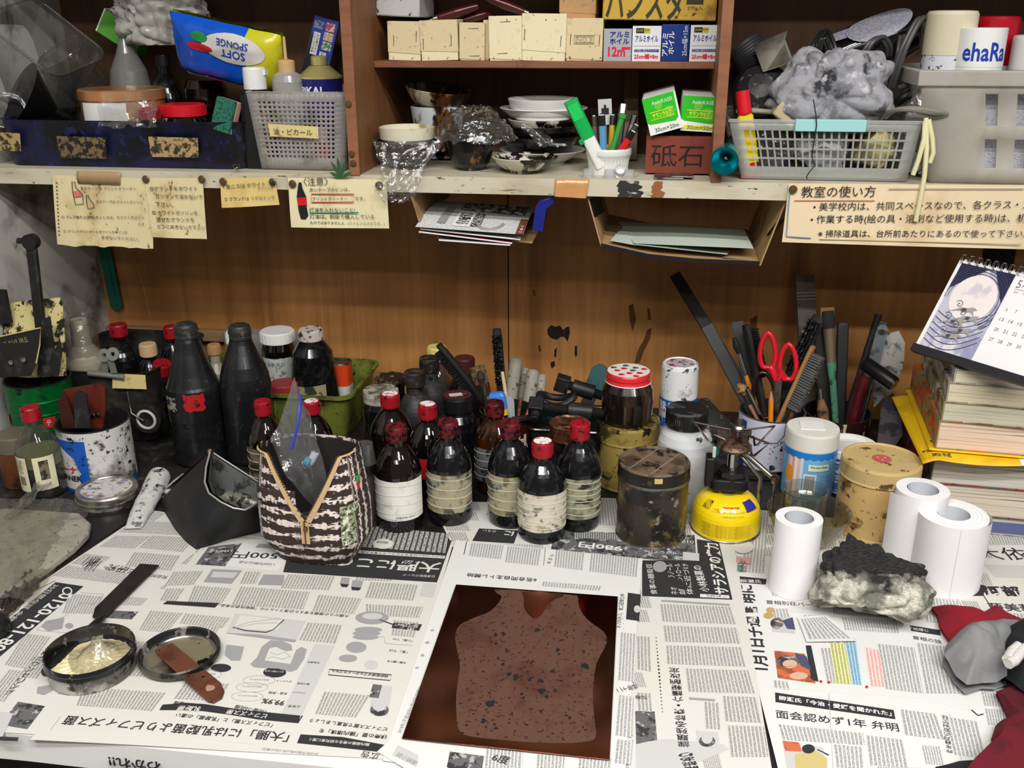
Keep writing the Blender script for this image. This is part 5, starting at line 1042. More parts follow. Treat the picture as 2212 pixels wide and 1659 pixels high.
b=MB();b.grid(lambda u,v:V((rl*cos(-2.75+1.15*u),rl*sin(-2.75+1.15*u),h*(.10+.40*v))),16,1,LBC)
for k in range(7):b.text('名称・原材料・内容量',INKP,cyl(rl+.0004,h*(.46-.022*k),-2.2),.026-.002*(k%3),.0024)
for k in range(12):b.grid(lambda u,v:V(((rl+.0004)*cos(-2.15+(.03*k+.014*u*(1+k%2))),(rl+.0004)*sin(-2.15+(.03*k+.014*u*(1+k%2))),h*(.18+.1*v))),1,1,M('bar_brown',(126,112,84),.7)if k==0 else bpy.data.materials['bar_brown'])
b.obj('label',t)
b=MB();b.grid(lambda u,v:V((rl*cos(-1.3+.95*u),rl*sin(-1.3+.95*u),h*(.12+.38*v))),12,1,LBC);b.grid(lambda u,v:V(((rl+.0005)*cos(-1.05+.4*u),(rl+.0005)*sin(-1.05+.4*u),h*(.24+.22*v))),8,1,M('label_picture',(120,108,80),.7,dirt=[((50,44,36),50,.5,.56)]));b.obj('front_label',t)
# cleaner can
x,y,r,h=up(225,1062,150,905,205);CX,CY,CZ=x,y,TZ+h
CLW=M('can_white_inky',(204,202,200),.45,dirt=[((60,60,62),14,.58,.68),((130,128,126),9,.52,.7),((26,26,28),50,.68,.73)])
t=can('cleaner_can','white and blue cleaner can full of scrapers, grimy with ink','can',x,y,r,h,CLW)
CB=M('can_blue',(24,84,178),.4,dirt=[((20,34,60),26,.64,.72)]);b=MB();rl=r*1.008;c0=-PI/2
def cylg(a0,a1,za,zb,m,k=0.,n=14):b.grid(lambda u,v:V(((rl+k)*cos(a0+(a1-a0)*u),(rl+k)*sin(a0+(a1-a0)*u),h*((za(u)if callable(za)else za)*(1-v)+(zb(u)if callable(zb)else zb)*v))),n,4,m)
cylg(c0-1.05,c0+.28,lambda u:.82-.42*(u**1.6)-.36*max(0,(u-.72)/.28)**.7,.86,CB);cylg(c0+.0,c0+.28,.14,lambda u:.30+.1*u,CB,0,6);cylg(-PI,PI,0,.05,CB,0,40)
b.text('クリーナ',RED,cyl(rl+.0008,h*.38,c0-.55),.058,.014,.03);b.text('CLEANER',INK,cyl(rl+.0008,h*.24,c0-.45),.06,.010,.03);b.text('ホーム',INKP,cyl(rl+.0008,h*.58,c0-.7),.026,.006);b.obj('print',t)
SCB=M('scraper_brown',(92,34,22),.4,dirt=[((40,18,14),9,.5,.7)])
for nm,px,y0,y1,m,sc_s in(('wide brown plastic scraper in the cleaner can',[(135,842),(216,828),(226,838),(228,880),(222,925),(150,925)],CY-.01,CY+.0,SCB,((201,898),(211,896))),('dark brown scraper leaning left in the cleaner can',[(124,870),(138,845),(158,900),(165,925),(134,925)],CY-.022,CY-.015,M('scraper_dark',(60,26,20),.45),()),('black handled scraper standing in front in the cleaner can',[(158,850),(170,843),(186,852),(195,925),(162,925)],CY-.035,CY-.024,BLACKM,())):
    b,c=card('','','',px,y0,m,.003,y1);t=TH('scraper',nm,'scraper',c);bl_=b.obj('blade',t,loc=c);bl_.location=(0,0,0)
    for u,v in sc_s:b=MB();b.lathe([(.0035,0),(.003,.002),(0,.0026)],CHROME,14,Matrix.Translation(Y(u,v,y0-.002)-c)@Matrix.Rotation(PI/2,4,'X'));b.obj('screw',bl_)
# flat tin and tubes
x,y,r,h=up(240,1112,130,1050,240);TINM=M('tin_bright',(176,172,164),.28,.9,dirt=[((110,104,98),18,.56,.75)])
t=TH('flat_tin','closed flat tin with a stained white printed lid','tin',(x,y,TZ),rot=(0,0,0));b=MB();b.lathe([(0,0),(r*.97,0),(r*.97,h*.55)],M('tin_grimy',(150,148,138),.45,.4,dirt=[((60,58,54),14,.5,.7)]),48);b.obj('body',t)
b=MB();b.lathe([(r*.98,h*.5),(r*1.03,h*.52),(r*1.02,h*.6),(r*1.0,h*.62),(r*1.0,h*.9),(r*.97,h),(r*.84,h),(r*.82,h*.93)],TINM,56);b.lathe([(r*.82,h*.93),(0,h*.93)],M('lid_print',(196,192,190),.5,dirt=[((120,116,150),22,.60,.68),((150,140,134),30,.5,.6),((50,48,50),60,.66,.72)]),48);b.obj('lid',t)
TBM=M('ink_tube_white',(214,214,212),.35,.2,dirt=[((120,120,120),30,.55,.75),((40,40,42),34,.66,.74)],bump=(60,.5))
P0,P1=T(345,1030,TZ+.018),T(286,1143,TZ+.004);t,L=AX('ink_tube','squeezed white ink tube lying beside the flat tin','ink tube',P0,P1)
b=MB();rr=[(.014,0),(.017,.004),(.0175,.3),(.017,.5),(.015,.75),(.011,1)]
b.grid(lambda u,v:V(((.0175+.004*v-.009*v*v)*cos(6.2832*u),(.0175*(1-v)**.6+.0012)*sin(6.2832*u),L*v))+V((.002*N((u*3,v*6,0),1),.002*v*N((u*3,v*6,3),1),0)),28,20,TBM,True);b.lathe([(0,-.002),(.014,-.002),(.0175,.001)],TBM,28);b.text('ETCHING INK',INK,lambda x_,y_:V((-x_,-.0185,.012-y_)),.03,.005,.02)
b.tube([(.0182*cos(a),.0176*sin(a),L*.36)for a in[PI+PI*i/16 for i in range(17)]],.0008,INK,5);b.obj('tube',t,ang=60)
t,L=AX('ink_tube','thin white crushed tube behind the squeezed ink tube','ink tube',T(352,1072,TZ+.006),T(402,1026,TZ+.009));b=MB();b.grid(lambda u,v:V(((.008+.003*sin(v*3))*cos(6.2832*u),(.006*(1-.5*v))*sin(6.2832*u),L*v)),16,8,TBM,True);b.obj('tube',t)
# black slab board with grey stone and film
BPX=[(-60,1040),(120,1075),(200,1090),(312,1106),(200,1182),(86,1260),(60,1278),(0,1318),(-120,1400)]
P=[T(u,v,TZ+.002)for u,v in BPX];P[0]=V((-1.12,-.52,TZ+.002));P[-1]=V((-1.0,-.90,TZ+.002));P.append(V((-1.12,-.90,TZ+.002)))
b=MB();b.prism([(p.x,p.y)for p in P],lambda x_,y_:V((x_,y_,TZ-.001)),(0,0,.006),M('ink_board',(20,19,19),.4,dirt=[((52,50,48),12,.6,.8)]));tag(b.obj('ink_board',loc=(-.95,-.7,TZ),bev=.001),'black inky board at the left edge of the table','board')
P=[T(u,v,TZ+.018)for u,v in[(-40,1092),(0,1095),(90,1100),(172,1106),(196,1128),(190,1150),(160,1180),(100,1225),(40,1262),(-30,1300)]];P=[V((min(p.x,0),p.y,p.z))for p in P]
b=MB();b.prism([(p.x,p.y)for p in P],lambda x_,y_:V((x_,y_,TZ+.005)),(0,0,.012),M('grey_stone',(156,152,140),.5,dirt=[((128,124,112),10,.5,.8),((96,92,82),60,.68,.76)]));tag(b.obj('stone_slab',loc=P[0],bev=.003),'grey stone slab under film at the left edge','slab')
b=MB()
def fl(u,v):
    q=T(-60+258*u-130*v*u,1080+215*v,TZ+.019);k=abs(N((u*6,v*7,0),1.2,3))*.006+abs(N((u*15,v*15,0),1,6))*.003
    e=max(0,u-.8)*5;return V((max(q.x,-1.1),q.y,q.z+k-e*.012))
b.grid(fl,60,50,Film('film_over_slab',(240,238,232),.10,.55,.10,70,1.0,.03));tag(b.obj('cling_film',ang=180),'wrinkled clear film spread over the grey stone slab','film')
b=MB();b.grid(lambda u,v:T(20+85*v+(25*u-12),1125-75*v,TZ+.02)+V((.006*N((u*5,v*5,0),1,4),0,.006+.02*v*abs(N((u*6,v*4,0),1,9)))),18,18,WRAPH);tag(b.obj('cling_film',ang=180),'twisted corner of film rising beside the sauce bottle','film')
b=MB();b.grid(lambda u,v:T(-5+88*u,1300-78*u+36*v,TZ+.014)+V((0,0,.012*abs(N((u*7,v*5,0),1,6))-.01*v)),26,14,Film('film_dark_edge',(120,110,100),.25,.7,.10,80,1.0,0));tag(b.obj('cling_film',ang=180),'shiny rumpled film edge below the stone slab','film')
b=MB();P=T(-2,1355,TZ+.012);b.lathe([(0,.012),(.016,.011),(.02,.004),(.02,-.01),(0,-.01)],BLACKP,24,Matrix.Translation(P+V((-.008,0,0))));tag(b.obj('knob',loc=P),'black knob at the extreme left of the newspapers','knob')
# ---------------- pouches ----------------
PK=M('black_nylon',(22,22,25),.62,bump=(300,.15));PKI=M('pouch_lining',(96,98,96),.7,dirt=[((40,40,42),18,.5,.66)])
t=TH('pouch','open black nylon pouch with a pale zip lying on the newspaper','pouch',(-.66,-.59,TZ));o=V(t.location)
A=Y(455,975,-.565);rimf=[A,Y(446,1010,-.60),Y(443,1042,-.63),Y(452,1066,-.65),Y(478,1085,-.665),Y(505,1098,-.67),Y(530,1102,-.665),Y(560,1085,-.64),Y(572,1072,-.61)]
rimb=[A,Y(475,988,-.56),Y(500,1004,-.56),Y(525,1020,-.56),Y(550,1036,-.56),Y(562,1044,-.565),Y(572,1054,-.58),Y(576,1060,-.59),Y(572,1072,-.61)]
base=[T(346,1080,TZ+.004),T(352,1102,TZ+.002),T(378,1145,TZ+.002),T(402,1172,TZ+.002),T(424,1189,TZ+.001),T(455,1181,TZ+.001),T(490,1168,TZ+.002),T(530,1158,TZ+.002),T(560,1150,TZ+.004)]
def lerpl(L_,u):k=u*(len(L_)-1);i=min(int(k),len(L_)-2);return L_[i].lerp(L_[i+1],k-i)
b=MB()
def pf(u,v):
    q=lerpl(rimf,u).lerp(lerpl(base,u),v);bul=sin(PI*v)*.012*sin(PI*u);return q+V((-.3,-1,.25)).normalized()*(bul+.004*N((u*4,v*4,0),1,5)*sin(PI*v))-o
b.grid(pf,36,20,PK);bk=[V((-.775,-.50,TZ+.003)),V((-.74,-.49,TZ+.002)),V((-.70,-.49,TZ+.002)),V((-.66,-.50,TZ+.002)),V((-.62,-.51,TZ+.002)),V((-.60,-.52,TZ+.002)),V((-.58,-.54,TZ+.002)),V((-.57,-.56,TZ+.003)),T(560,1150,TZ+.004)]
b.grid(lambda u,v:lerpl(rimb,u).lerp(lerpl(bk,u),v)-o,30,14,PK);b.obj('outer_cloth',t,ang=80)
b=MB();inn=[p.lerp(q,.5)for p,q in zip(base,bk)]
inn=[p+V((.03,0,.012))for p in inn]
b.grid(lambda u,v:(lerpl(rimf,u)+V((.003,.004,.0))).lerp(lerpl(inn,.25+.5*u),v)-o,24,10,PKI);b.grid(lambda u,v:(lerpl(rimb,u)+V((0,-.004,0))).lerp(lerpl(inn,.25+.5*u),v)-o,24,10,PKI);b.obj('lining',t,ang=80)
ZP=M('zip_pale',(168,168,164),.4,.3);b=MB();b.tube([p-o+V((0,-.001,.001))for p in rimf],.0014,ZP,8);b.tube([p-o+V((0,-.001,.001))for p in rimb],.0014,ZP,8);zp_=b.obj('zip',t)
b=MB();b.lathe([(0,-.004),(.0045,-.003),(.0045,.003),(0,.004)],CHROME,12,Matrix.Translation(A-o));b.obj('zip_pull',zp_)
Q0=Y(468,1070,-.60);t,L=AX('ink_tube','crumpled silvery tube lying inside the black pouch','ink tube',Q0+V((-.004,.02,-.012)),Y(548,1092,-.61)+V((0,.02,-.01)));b=MB();b.lathe([(0,0),(.012,.002),(.0125,L*.3),(.013,L*.32),(.0125,L*.7),(.008,L)],M('crumpled_silver',(150,150,136),.35,.5,dirt=[((60,60,52),40,.5,.58)],bump=(120,.8)),20);b.obj('tube',t)
# striped pouch
t_=NT('striped_cloth');p=t_.new('BsdfPrincipled');p.inputs['Roughness'].default_value=.9
co=t_.coord((1,1,1),uv=True);sx=t_.new('SeparateXYZ');t_.ln(co,sx.inputs[0])
nz=t_.noise(co,3.0,3,.6);nzf=t_.noise(co,26,2,.5)
ph=t_.math('ADD',sx.outputs[1],t_.math('MULTIPLY',t_.math('SUBTRACT',nz,.5),1.5));tri=t_.math('ABSOLUTE',t_.math('SUBTRACT',t_.math('FRACT',ph),.5))
bead=t_.math('MULTIPLY',t_.math('SINE',t_.math('MULTIPLY',sx.outputs[0],34.)),.05);wv=t_.math('ADD',t_.math('ADD',tri,bead),t_.math('MULTIPLY',t_.math('SUBTRACT',nzf,.5),.14))
f=t_.ramp(wv,.31,.40);c=t_.mix(f,lin((52,38,34)),lin((228,214,206)));t_.setin(p,'Base Color',c);t_.ln(p.outputs[0],t_.out.inputs[0]);ZEB=t_.m
t=TH('pouch','brown and white striped pouch standing open with a ziplock bag inside','pouch',(-.458,-.645,TZ+.001),rz=rad(-2));w_,d_,H_=.0735,.047,.176
def zprof(u,v):
    a=2*PI*u-PI/2;ca,sa=cos(a),sin(a);e=.72
    fx=(abs(ca)**e)*(1 if ca>0 else-1);fy=(abs(sa)**e)*(1 if sa>0 else-1)
    top=H_-(.008 if sa>0 else 0);da=min(abs(u),abs(1-u))
    front=abs(ca)
    if sa<0:top=H_-.095*max(0,1-(abs(fx*w_-.006))/.052)**1.0
    z_=top*v;bl=.70+.34*sin(min(v*H_/.178,1)*PI*.62+.35)**.9 if v<.6 else 1.04-.16*(v-.6)/.4*(1.0)
    bl2=min(1.0,.74+1.1*z_/H_)*(1.08-.30*max(0,(z_/H_)-.5))
    return V((fx*w_*bl2,fy*d_*bl2*(1.06 if sa<0 else 1),z_+(.004*(1-min(1,v*6)))))
b=MB();b.grid(zprof,96,30,ZEB,True,lambda u,v:((u*9,zprof(u,v).z/H_*9.5)if(.86<u or u<.17 or .4<u<.6)else(v*9,u*26)))
b.flat([zprof(i/48,0)for i in range(48)][::-1],ZEB);b.obj('cloth_body',t,ang=80)
b=MB();b.grid(lambda u,v:zprof(u,1-.8*v)*.95+V((0,0,.004)),60,10,M('pouch_inside',(34,30,32),.85),True);b.obj('lining',t,ang=80)
TPB=M('zip_tape_tan',(196,164,124),.8);BRS=M('zip_brass',(120,96,60),.35,.8)
for sgn in(-1,1):
    us_=[(.0+.005+.215*k/20)if sgn>0 else(1-.0+.005-.215*k/20)for k in range(21)]
    pt=[zprof(u_%1.0,1.0)for u_ in us_];b=MB();ow=[q+V((sgn*.0085*(1-k/30),-.0025,-.002))for k,q in enumerate(pt)]
    b.grid(lambda u,v:(lerpl(pt,v)+V((0,-.002,0))).lerp(lerpl(ow,v),u),2,20,TPB)
    for k in range(60):q=lerpl(pt,k/59);b.box(-.0011,.0011,-.0016,.001,-.0006,.0006,BRS,Matrix.Translation(q+V((-sgn*.0004,-.002,0))))
    b.obj('zip_tape',t)
b=MB();bt_=zprof(.005,1.0);b.grid(lambda u,v:bt_+V((-.006+.012*u,-.0045,-.034*v)),2,6,TPB);b.tube([bt_+V((0,-.0055,-.034*k/10))for k in range(11)],.0011,BRS,6);b.lathe([(0,0),(.003,.001),(.003,.006),(0,.007)],BRS,12,Matrix.Translation(bt_+V((.002,-.007,-.012))));b.obj('zip_slider',t)
b=MB();b.grid(lambda u,v:V((-.066+.060*u,-.0515+.012*(1-u)**4-.0012*sin(PI*v),.100+.024*v)),16,5,ZEB,False,lambda u,v:(u*2.2,.62+v*1.1));b.obj('pocket_flap',t,solid=.0015)
b=MB();b.box(.07,.074,-.022,-.012,.118,.130,M('tag_red',(196,30,40),.6));b.box(.07,.0735,-.02,-.010,.130,.138,M('tag_green',(70,160,90),.6));b.obj('side_tag',t)
b=MB();b.grid(lambda u,v:V((.056+.018*u,-.049+.024*u*u-.0016,.045+.06*v)),6,6,M('leaf_print',(150,158,126),.85,dirt=[((60,70,50),90,.5,.54),((226,224,206),60,.56,.62)]));b.obj('side_patch',t)
# ziplock bag
ZIPF=Film('zip_bag',(228,230,238),.10,.6,.07,40,.5,.06)
t=TH('ziplock_bag','clear ziplock bag poking out of the striped pouch','bag',Y(660,930,-.63));o=V(t.location)
bpx=[(583,948,690,1112),(600,920,708,1050),(622,860,695,990),(634,815,668,900)]
def zb(u,v,dy):
    k=v*3;i=min(int(k),2);f=k-i;a,c=bpx[i],bpx[i+1]
    L_=V((a[0]+(c[0]-a[0])*f,a[1]+(c[1]-a[1])*f,0));R_=V((a[2]+(c[2]-a[2])*f,a[3]+(c[3]-a[3])*f,0));q=L_.lerp(R_,u)
    return Y(q.x,q.y,-.645+.02*v)+V((0,dy*sin(PI*u)*(1.2-v)+.008*N((u*4,v*4,0),1,3)+.004*abs(N((u*9,v*6,0),1,6)),0))-o
b=MB();b.grid(lambda u,v:zb(u,v,-.012),22,26,ZIPF);b.obj('front_film',t,ang=180);b=MB();b.grid(lambda u,v:zb(u,v,.012),22,26,ZIPF);b.obj('back_film',t,ang=180)
b=MB();b.tube([zb(.32+.08*k/8,.30+.68*k/8,-.013)for k in range(9)],.0022,M('zip_blue',(60,66,190),.4),8,flat=.4);b.obj('blue_seal',t)
b=MB();b.tube([zb(.55+.03*k,.2+.05*k,0.004)for k in range(8)],.006,WHITE,10);b.tube([zb(.56,.3,-.002),zb(.66,.36,-.002)],.0075,M('tube_teal',(60,160,180),.4),10);b.obj('paint_tube',t)
# spray bottle
x,y,r,h=up(800,1145,50,957,787)
t=TH('spray_bottle','small half full spray bottle right of the striped pouch','bottle',(x,y,TZ));hz_=h
b=MB();b.lathe([(0,0),(.0165,0),(.018,.004),(.018,h*.55),(.013,h*.64),(.009,h*.66)],Film('spray_bottle_clear',(206,194,168),.06,.5,.05,10,.1,.02),30);b.obj('bottle_body',t);b=MB();b.lathe([(0,.002),(.0165,.002),(.017,h*.36),(0,h*.36)],M('dark_liquid2',(26,20,16),.2),26);b.tube([(0,0,h*.36),(.004,-.002,h*.64)],.0014,M('dip_tube',(160,150,130),.4),6);b.obj('liquid',t)
b=MB();b.lathe([(.0125,h*.64),(.013,h*.78),(.010,h*.79),(0,h*.79)],BLACKP,26);b.obj('pump',t);b=MB();b.lathe([(.0155,h*.77),(.0145,h*.80),(.0115,h),(0,h)],Film('overcap',(200,200,200),.12,.5,.15,10,.1,.06),26);b.obj('overcap',t)
# ---------------- tools, tins and jars in the middle ----------------
def cyl2(name,label,cat,x,y,z0,body,bm,lid,lm,lname='lid',extra=None,rot=None):
    t=TH(name,label,cat,(x,y,z0),rot=rot);b=MB();b.lathe(body,bm,48)
    if extra:extra(b)
    b.obj('body',t,ang=45)
    if lid:b=MB();b.lathe(lid,lm,48);b.obj(lname,t,ang=35)
    return t
x,y,r,h=atY(822,842,82,-.30);JL=M('lid_dirty_white',(170,164,148),.6,dirt=[((90,86,76),14,.5,.7),((40,60,66),40,.64,.7)])
cyl2('jar','black inky jar with a dirty whitish lid left of the grey bottles','jar',x,y,TZ,[(0,0),(r*.95,0),(r,.006),(r,h-.03),(r*.88,h-.02),(r*.86,h-.012)],GLASSI,[(r*.92,h-.02),(r*.96,h-.018),(r*.94,h-.012),(r*.96,h-.006),(r*.93,h),(0,h)],JL)
x,y,r,h=atY(842,812,66,-.19)
cyl2('jar','dark jar with a flat rusty lid between crate and grey bottles','jar',x,y,TZ,[(0,0),(r*.9,0),(r*.95,h-.008)],GLASSI,[(r,h-.01),(r*1.04,h-.008),(r,h-.001),(r*.8,h),(0,h)],M('lid_black_rusty',(40,34,30),.5,dirt=[((140,116,92),20,.50,.64)]))
GDUST=M('grey_dusty_glass',(40,41,42),.5,dirt=[((70,70,69),12,.48,.74),((20,20,20),26,.6,.7)])
for u,vt,w,yy,s_ in((895,802,78,-.245,'dusty grey bottle with a brownish screw cap, nearer of two'),(927,772,84,-.15,'dusty grey bottle with a black cap, taller and farther back')):
    x,y,r,h=atY(u,vt,w,yy);r=.036 if yy<-.2 else .04
    bottle('bottle',s_,'bottle',x,y,TZ,r,shoulder(r,h-.02,.0155,zs=.42,zn=.82),GDUST,(.0185,h-.026,h),M('cap_dusty_%d'%u,(46,38,36)if u==895 else(28,27,27),.6,dirt=[((90,72,66),30,.56,.7)]))
x,y,r,h=atY(943,748,42,-.06);r=.03
bottle('bottle','clear bottle with a pale yellow flip cap against the wall','bottle',x,-.06,TZ,r,shoulder(r,h-.02,.014,zs=.5,zn=.84),Film('clear_bottle',(212,200,170),.08,.55,.05,10,.1,.04),(.0185,h-.028,h),M('cap_pale_yellow',(226,214,130),.45))
x,y,r,h=atY(1003,772,40,-.09);r=.038
bottle('bottle','dark round bottle with a maroon cap behind the long brush','bottle',x,y,TZ,r,shoulder(r,h-.02,.017,zs=.35,zn=.82),GLASSI,(.02,h-.03,h),M('cap_maroon',(76,26,32),.5))
x,y,r,h=atY(988,853,84,-.335);MRN=M('lid_maroon_dusty',(84,36,40),.45,dirt=[((50,24,26),12,.5,.7),((150,130,124),40,.68,.74)])
t=cyl2('jar','wide black jar with a dull maroon lid behind front bottles','jar',x,y,TZ,[(0,0),(r*.95,0),(r,.01),(r,h*.55),(r*.92,h*.68),(r*.72,h*.76),(r*.72,h*.82)],GLASSI,[(r*.74,h*.8),(r*.78,h*.81),(r*.78,h*.97),(r*.74,h),(0,h)],BLACKP)
b=MB();b.lathe([(r*.72,h+.0004),(0,h+.0006)],MRN,40);b.box(-.014,.008,-.006,.006,h+.0006,h+.0012,M('paper_scrap',(200,190,176),.8),Matrix.Rotation(.4,4,'Z'));b.obj('lid_top',t)
# dark red coffee can with brushes
x,y,r,h=atY(1095,883,118,-.29);BX,BY,BZ=x,y,TZ+h
CFC=M('coffee_can_red',(70,22,22),.3,dirt=[((20,10,10),9,.48,.62)]);t=can('coffee_can','dark red coffee can holding brushes in front of the wax sticks','can',x,y,r,h,CFC,bands=(h*.06,h*.92))
b=MB();rl=r*1.008;CW=M('print_cream',(214,200,180),.5);b.text('Co',CW,cyl(rl,h*.5,-PI/2+.15),.03,.045,.0);b.text('H',CW,cyl(rl,h*.55,-PI/2+.72),.018,.022,.05);b.tube([cyl(rl,h*.5,-PI/2+.72)(a*.012-.012*0,(1-a*a)*.018-.01)for a in[-1+i/5 for i in range(11)]],.0009,CW,5);b.obj('print',t)
def brush(label,p0,p1,bl,side=1,hw=.011,hd=.005,bh=.011,mat=BLACKM,bm=BLACKP,roll=0.,curve=.0,name='scrub_brush',bstart=None):
    """long bar brush: bristle block over the last bl metres"""
    t,L=AX(name,label,'brush',p0,p1,roll);b=MB();n=16
    def c(s_):return V((0,curve*sin(PI*s_),s_*L))
    ringz=[]
    for i in range(n+1):
        s_=i/n;wk=hw*(.8 if s_<.5 else 1.)*(1 if s_<.97 else .8);ringz.append([c(s_)+V((px_,py_,0))for px_,py_ in rrect(wk*2,hd*2,hd*.9,3)])
    loft(b,ringz,mat,True,True);b.obj('handle',t)
    b=MB();z0=L-bl-.008;nr=int(bl/.0042)
    for i in range(nr):
        for k in range(4):
            z_=z0+bl*i/nr;xx=(-1+2*k/3)*hw*.75;jx,jz=R.uniform(-.001,.001),R.uniform(-.0012,.0012);yb=side*hd*.9;cc=c(z_/L)
            b.add([cc+V((xx+a,yb,e))for a,e in((-.0014,-.0014),(.0014,-.0014),(.0014,.0014),(-.0014,.0014))]+[cc+V((xx+jx+a,yb+side*bh*R.uniform(.9,1.1),jz+e))for a,e in((-.0016,-.0016),(.0016,-.0016),(.0016,.0016),(-.0016,.0016))],[(0,1,5,4),(1,2,6,5),(2,3,7,6),(3,0,4,7),(4,5,6,7)],bm)
    b.obj('bristles',t,ang=20);return t
def inside(cx,cy,rr,dx,dy,z=.008,z0=TZ):return V((cx+dx*rr,cy+dy*rr,z0+z))
brush('long black bristled brush leaning left out of the coffee can',inside(BX,BY,r,.2,.2),Y(948,745,-.30),.10,-1,roll=rad(-75),bh=.012,curve=.008)
brush('upright black brush standing at the back of the coffee can',inside(BX,BY,r,-.1,.5),Y(1073,710,-.24),.085,-1,bh=.008,hw=.0085)
def paintbrush(label,p0,p1,hm,fm,bm,hr=.004,fw=.006,fl=.03,bl=.025,flat=1.,tip=.4,name='paint_brush',bw=1.):
    t,L=AX(name,label,'brush',p0,p1);z1=L-bl-fl;b=MB()
    S=Matrix.Diagonal((1,flat,1,1))
    b.lathe([(0,0),(hr*.6,.002),(hr,L*.3),(hr*1.1,z1*.8),(fw*.8,z1)],hm,18,S);b.obj('handle',t)
    b=MB();b.lathe([(fw*.8,z1-.001),(fw*.85,z1+fl*.3),(fw,z1+fl),(fw*.9,z1+fl)],fm,18,S);b.obj('ferrule',t)
    b=MB();b.lathe([(fw*.94,z1+fl-.001),(fw*1.05*bw,z1+fl+bl*.5),(fw*tip,L),(0,L)],bm,18,S);b.obj('bristles',t);return t
ALU=M('ferrule_alu',(190,190,190),.3,1);CPR=M('ferrule_copper',(196,124,70),.3,1);HRD=M('bristle_dark',(48,40,34),.8);HRT=M('bristle_tan',(112,92,56),.85,dirt=[((70,56,36),60,.5,.6)]);HOR=M('handle_orange',(206,120,36),.4);WBR=M('handle_brown',(140,92,52),.5,dirt=[((70,44,26),20,.5,.7)])
paintbrush('small round brush with a silver ferrule in the coffee can',inside(BX,BY,r,-.3,-.5),Y(1036,802,-.315),RED,ALU,HRD,.004,.0042,.05,.022,tip=.9,bw=1.7)
paintbrush('flat tan bristled brush with a copper ferrule',inside(BX,BY,r,-.1,-.2),Y(1029,792,-.28),HOR,CPR,HRT,.009,.014,.022,.032,.4,1.)
t,L=AX('spatula','blue headed spatula with yellow and black bands in the coffee can','spatula',inside(BX,BY,r,.1,-.55),Y(1072,848,-.318));b=MB();sl(.03,.014,L-.03,L-.006,M('blue_plastic',(70,130,214),.3,coat=.3),b);loft(b,[ring(.03,.014,.006,L-.006),ring(.022,.01,.005,L)],M('blue_plastic2',(70,130,214),.3),False,True);b.obj('head',t);b=MB();sl(.03,.014,L-.04,L-.03,M('yellow_band',(236,190,20),.4),b);sl(.026,.013,0,L-.04,BLACKP,b);b.obj('handle',t)
t,L=AX('scraper','pale grey round ended plastic spatula in the coffee can','spatula',inside(BX,BY,r,.25,-.45),Y(1097,854,-.312));b=MB();b.prism([(-.009,0),(.009,0),(.010,L-.012)]+arc((0,L-.012),.010,0,PI,10),lambda a,c_:V((a,0,c_)),(0,.002,0),M('pale_grey_plastic',(170,178,184),.4));b.obj('blade',t)
def rod(name,label,cat,p0,p1,rr,mat,tipm=None,tl=0.,grp=None):
    t,L=AX(name,label,cat,p0,p1,0,grp);b=MB();b.lathe([(0,0),(rr,0),(rr,L-tl),(0,L-tl)]if not tl else[(0,0),(rr,0),(rr,L-tl)],mat,12);b.obj('shaft',t)
    if tl:b=MB();b.lathe([(rr,L-tl),(rr*.25,L),(0,L)],tipm,12);b.obj('tip',t)
    return t
rod('stick','pale bare wooden chopstick in the coffee can','stick',inside(BX,BY,r,.3,.0),Y(1085,803,-.27),.0032,M('bare_wood_pale',(214,190,144),.7))
rod('pencil','brown pencil leaning right in the coffee can','pencil',inside(BX,BY,r,.2,.2),Y(1125,859,-.27),.003,WBR)
rod('needle','thin dark steel needle in the coffee can','needle',inside(BX,BY,r,.3,.3),Y(1146,858,-.26),.0014,STEEL)
rod('pen','white capped red pen leaning right in the coffee can','pen',inside(BX,BY,r,.1,-.1),Y(1149,873,-.275),.0034,M('pen_salmon',(220,100,90),.4),WHITE,.006)
b=MB();P=V((BX+r*.8,BY-r*.62,BZ));b.box(-.02,.014,-.006,.004,-.004,.003,M('dark_clip',(44,42,40),.5));_place(b,'clip','dark clip on the front rim of the coffee can','clip',P+V((-.004,-.006,0)),(0,0,rad(25)),bev=.001)
# wax sticks
WAX=M('wax_grey',(158,154,142),.6,dirt=[((120,116,106),10,.5,.75),((80,76,68),40,.66,.74)])
for i,(u0,v0,u1,v1,rr,yt,s_)in enumerate(((1100,862,1115,775,.0125,-.10,'tallest grey wax stick against the wooden wall'),(1140,868,1152,800,.0125,-.10,'middle grey wax stick against the wooden wall'),(1165,865,1172,810,.0085,-.10,'shortest slim grey wax stick near the black clamps'),(1127,868,1135,796,.0085,-.07,'thin grey wax stick half hidden behind the middle one'))):
    p1=Y(u1,v1,yt);p0=V((Y(u0,v0,yt-.05).x-.004,yt-.05,TZ+.012));t,L=AX('wax_stick',s_,'wax stick',p0,p1,0,'grey wax sticks');b=MB();b.lathe([(0,0),(rr,0),(rr,L-.004),(rr*.8,L),(0,L)],WAX,24);b.obj('stick_body',t)
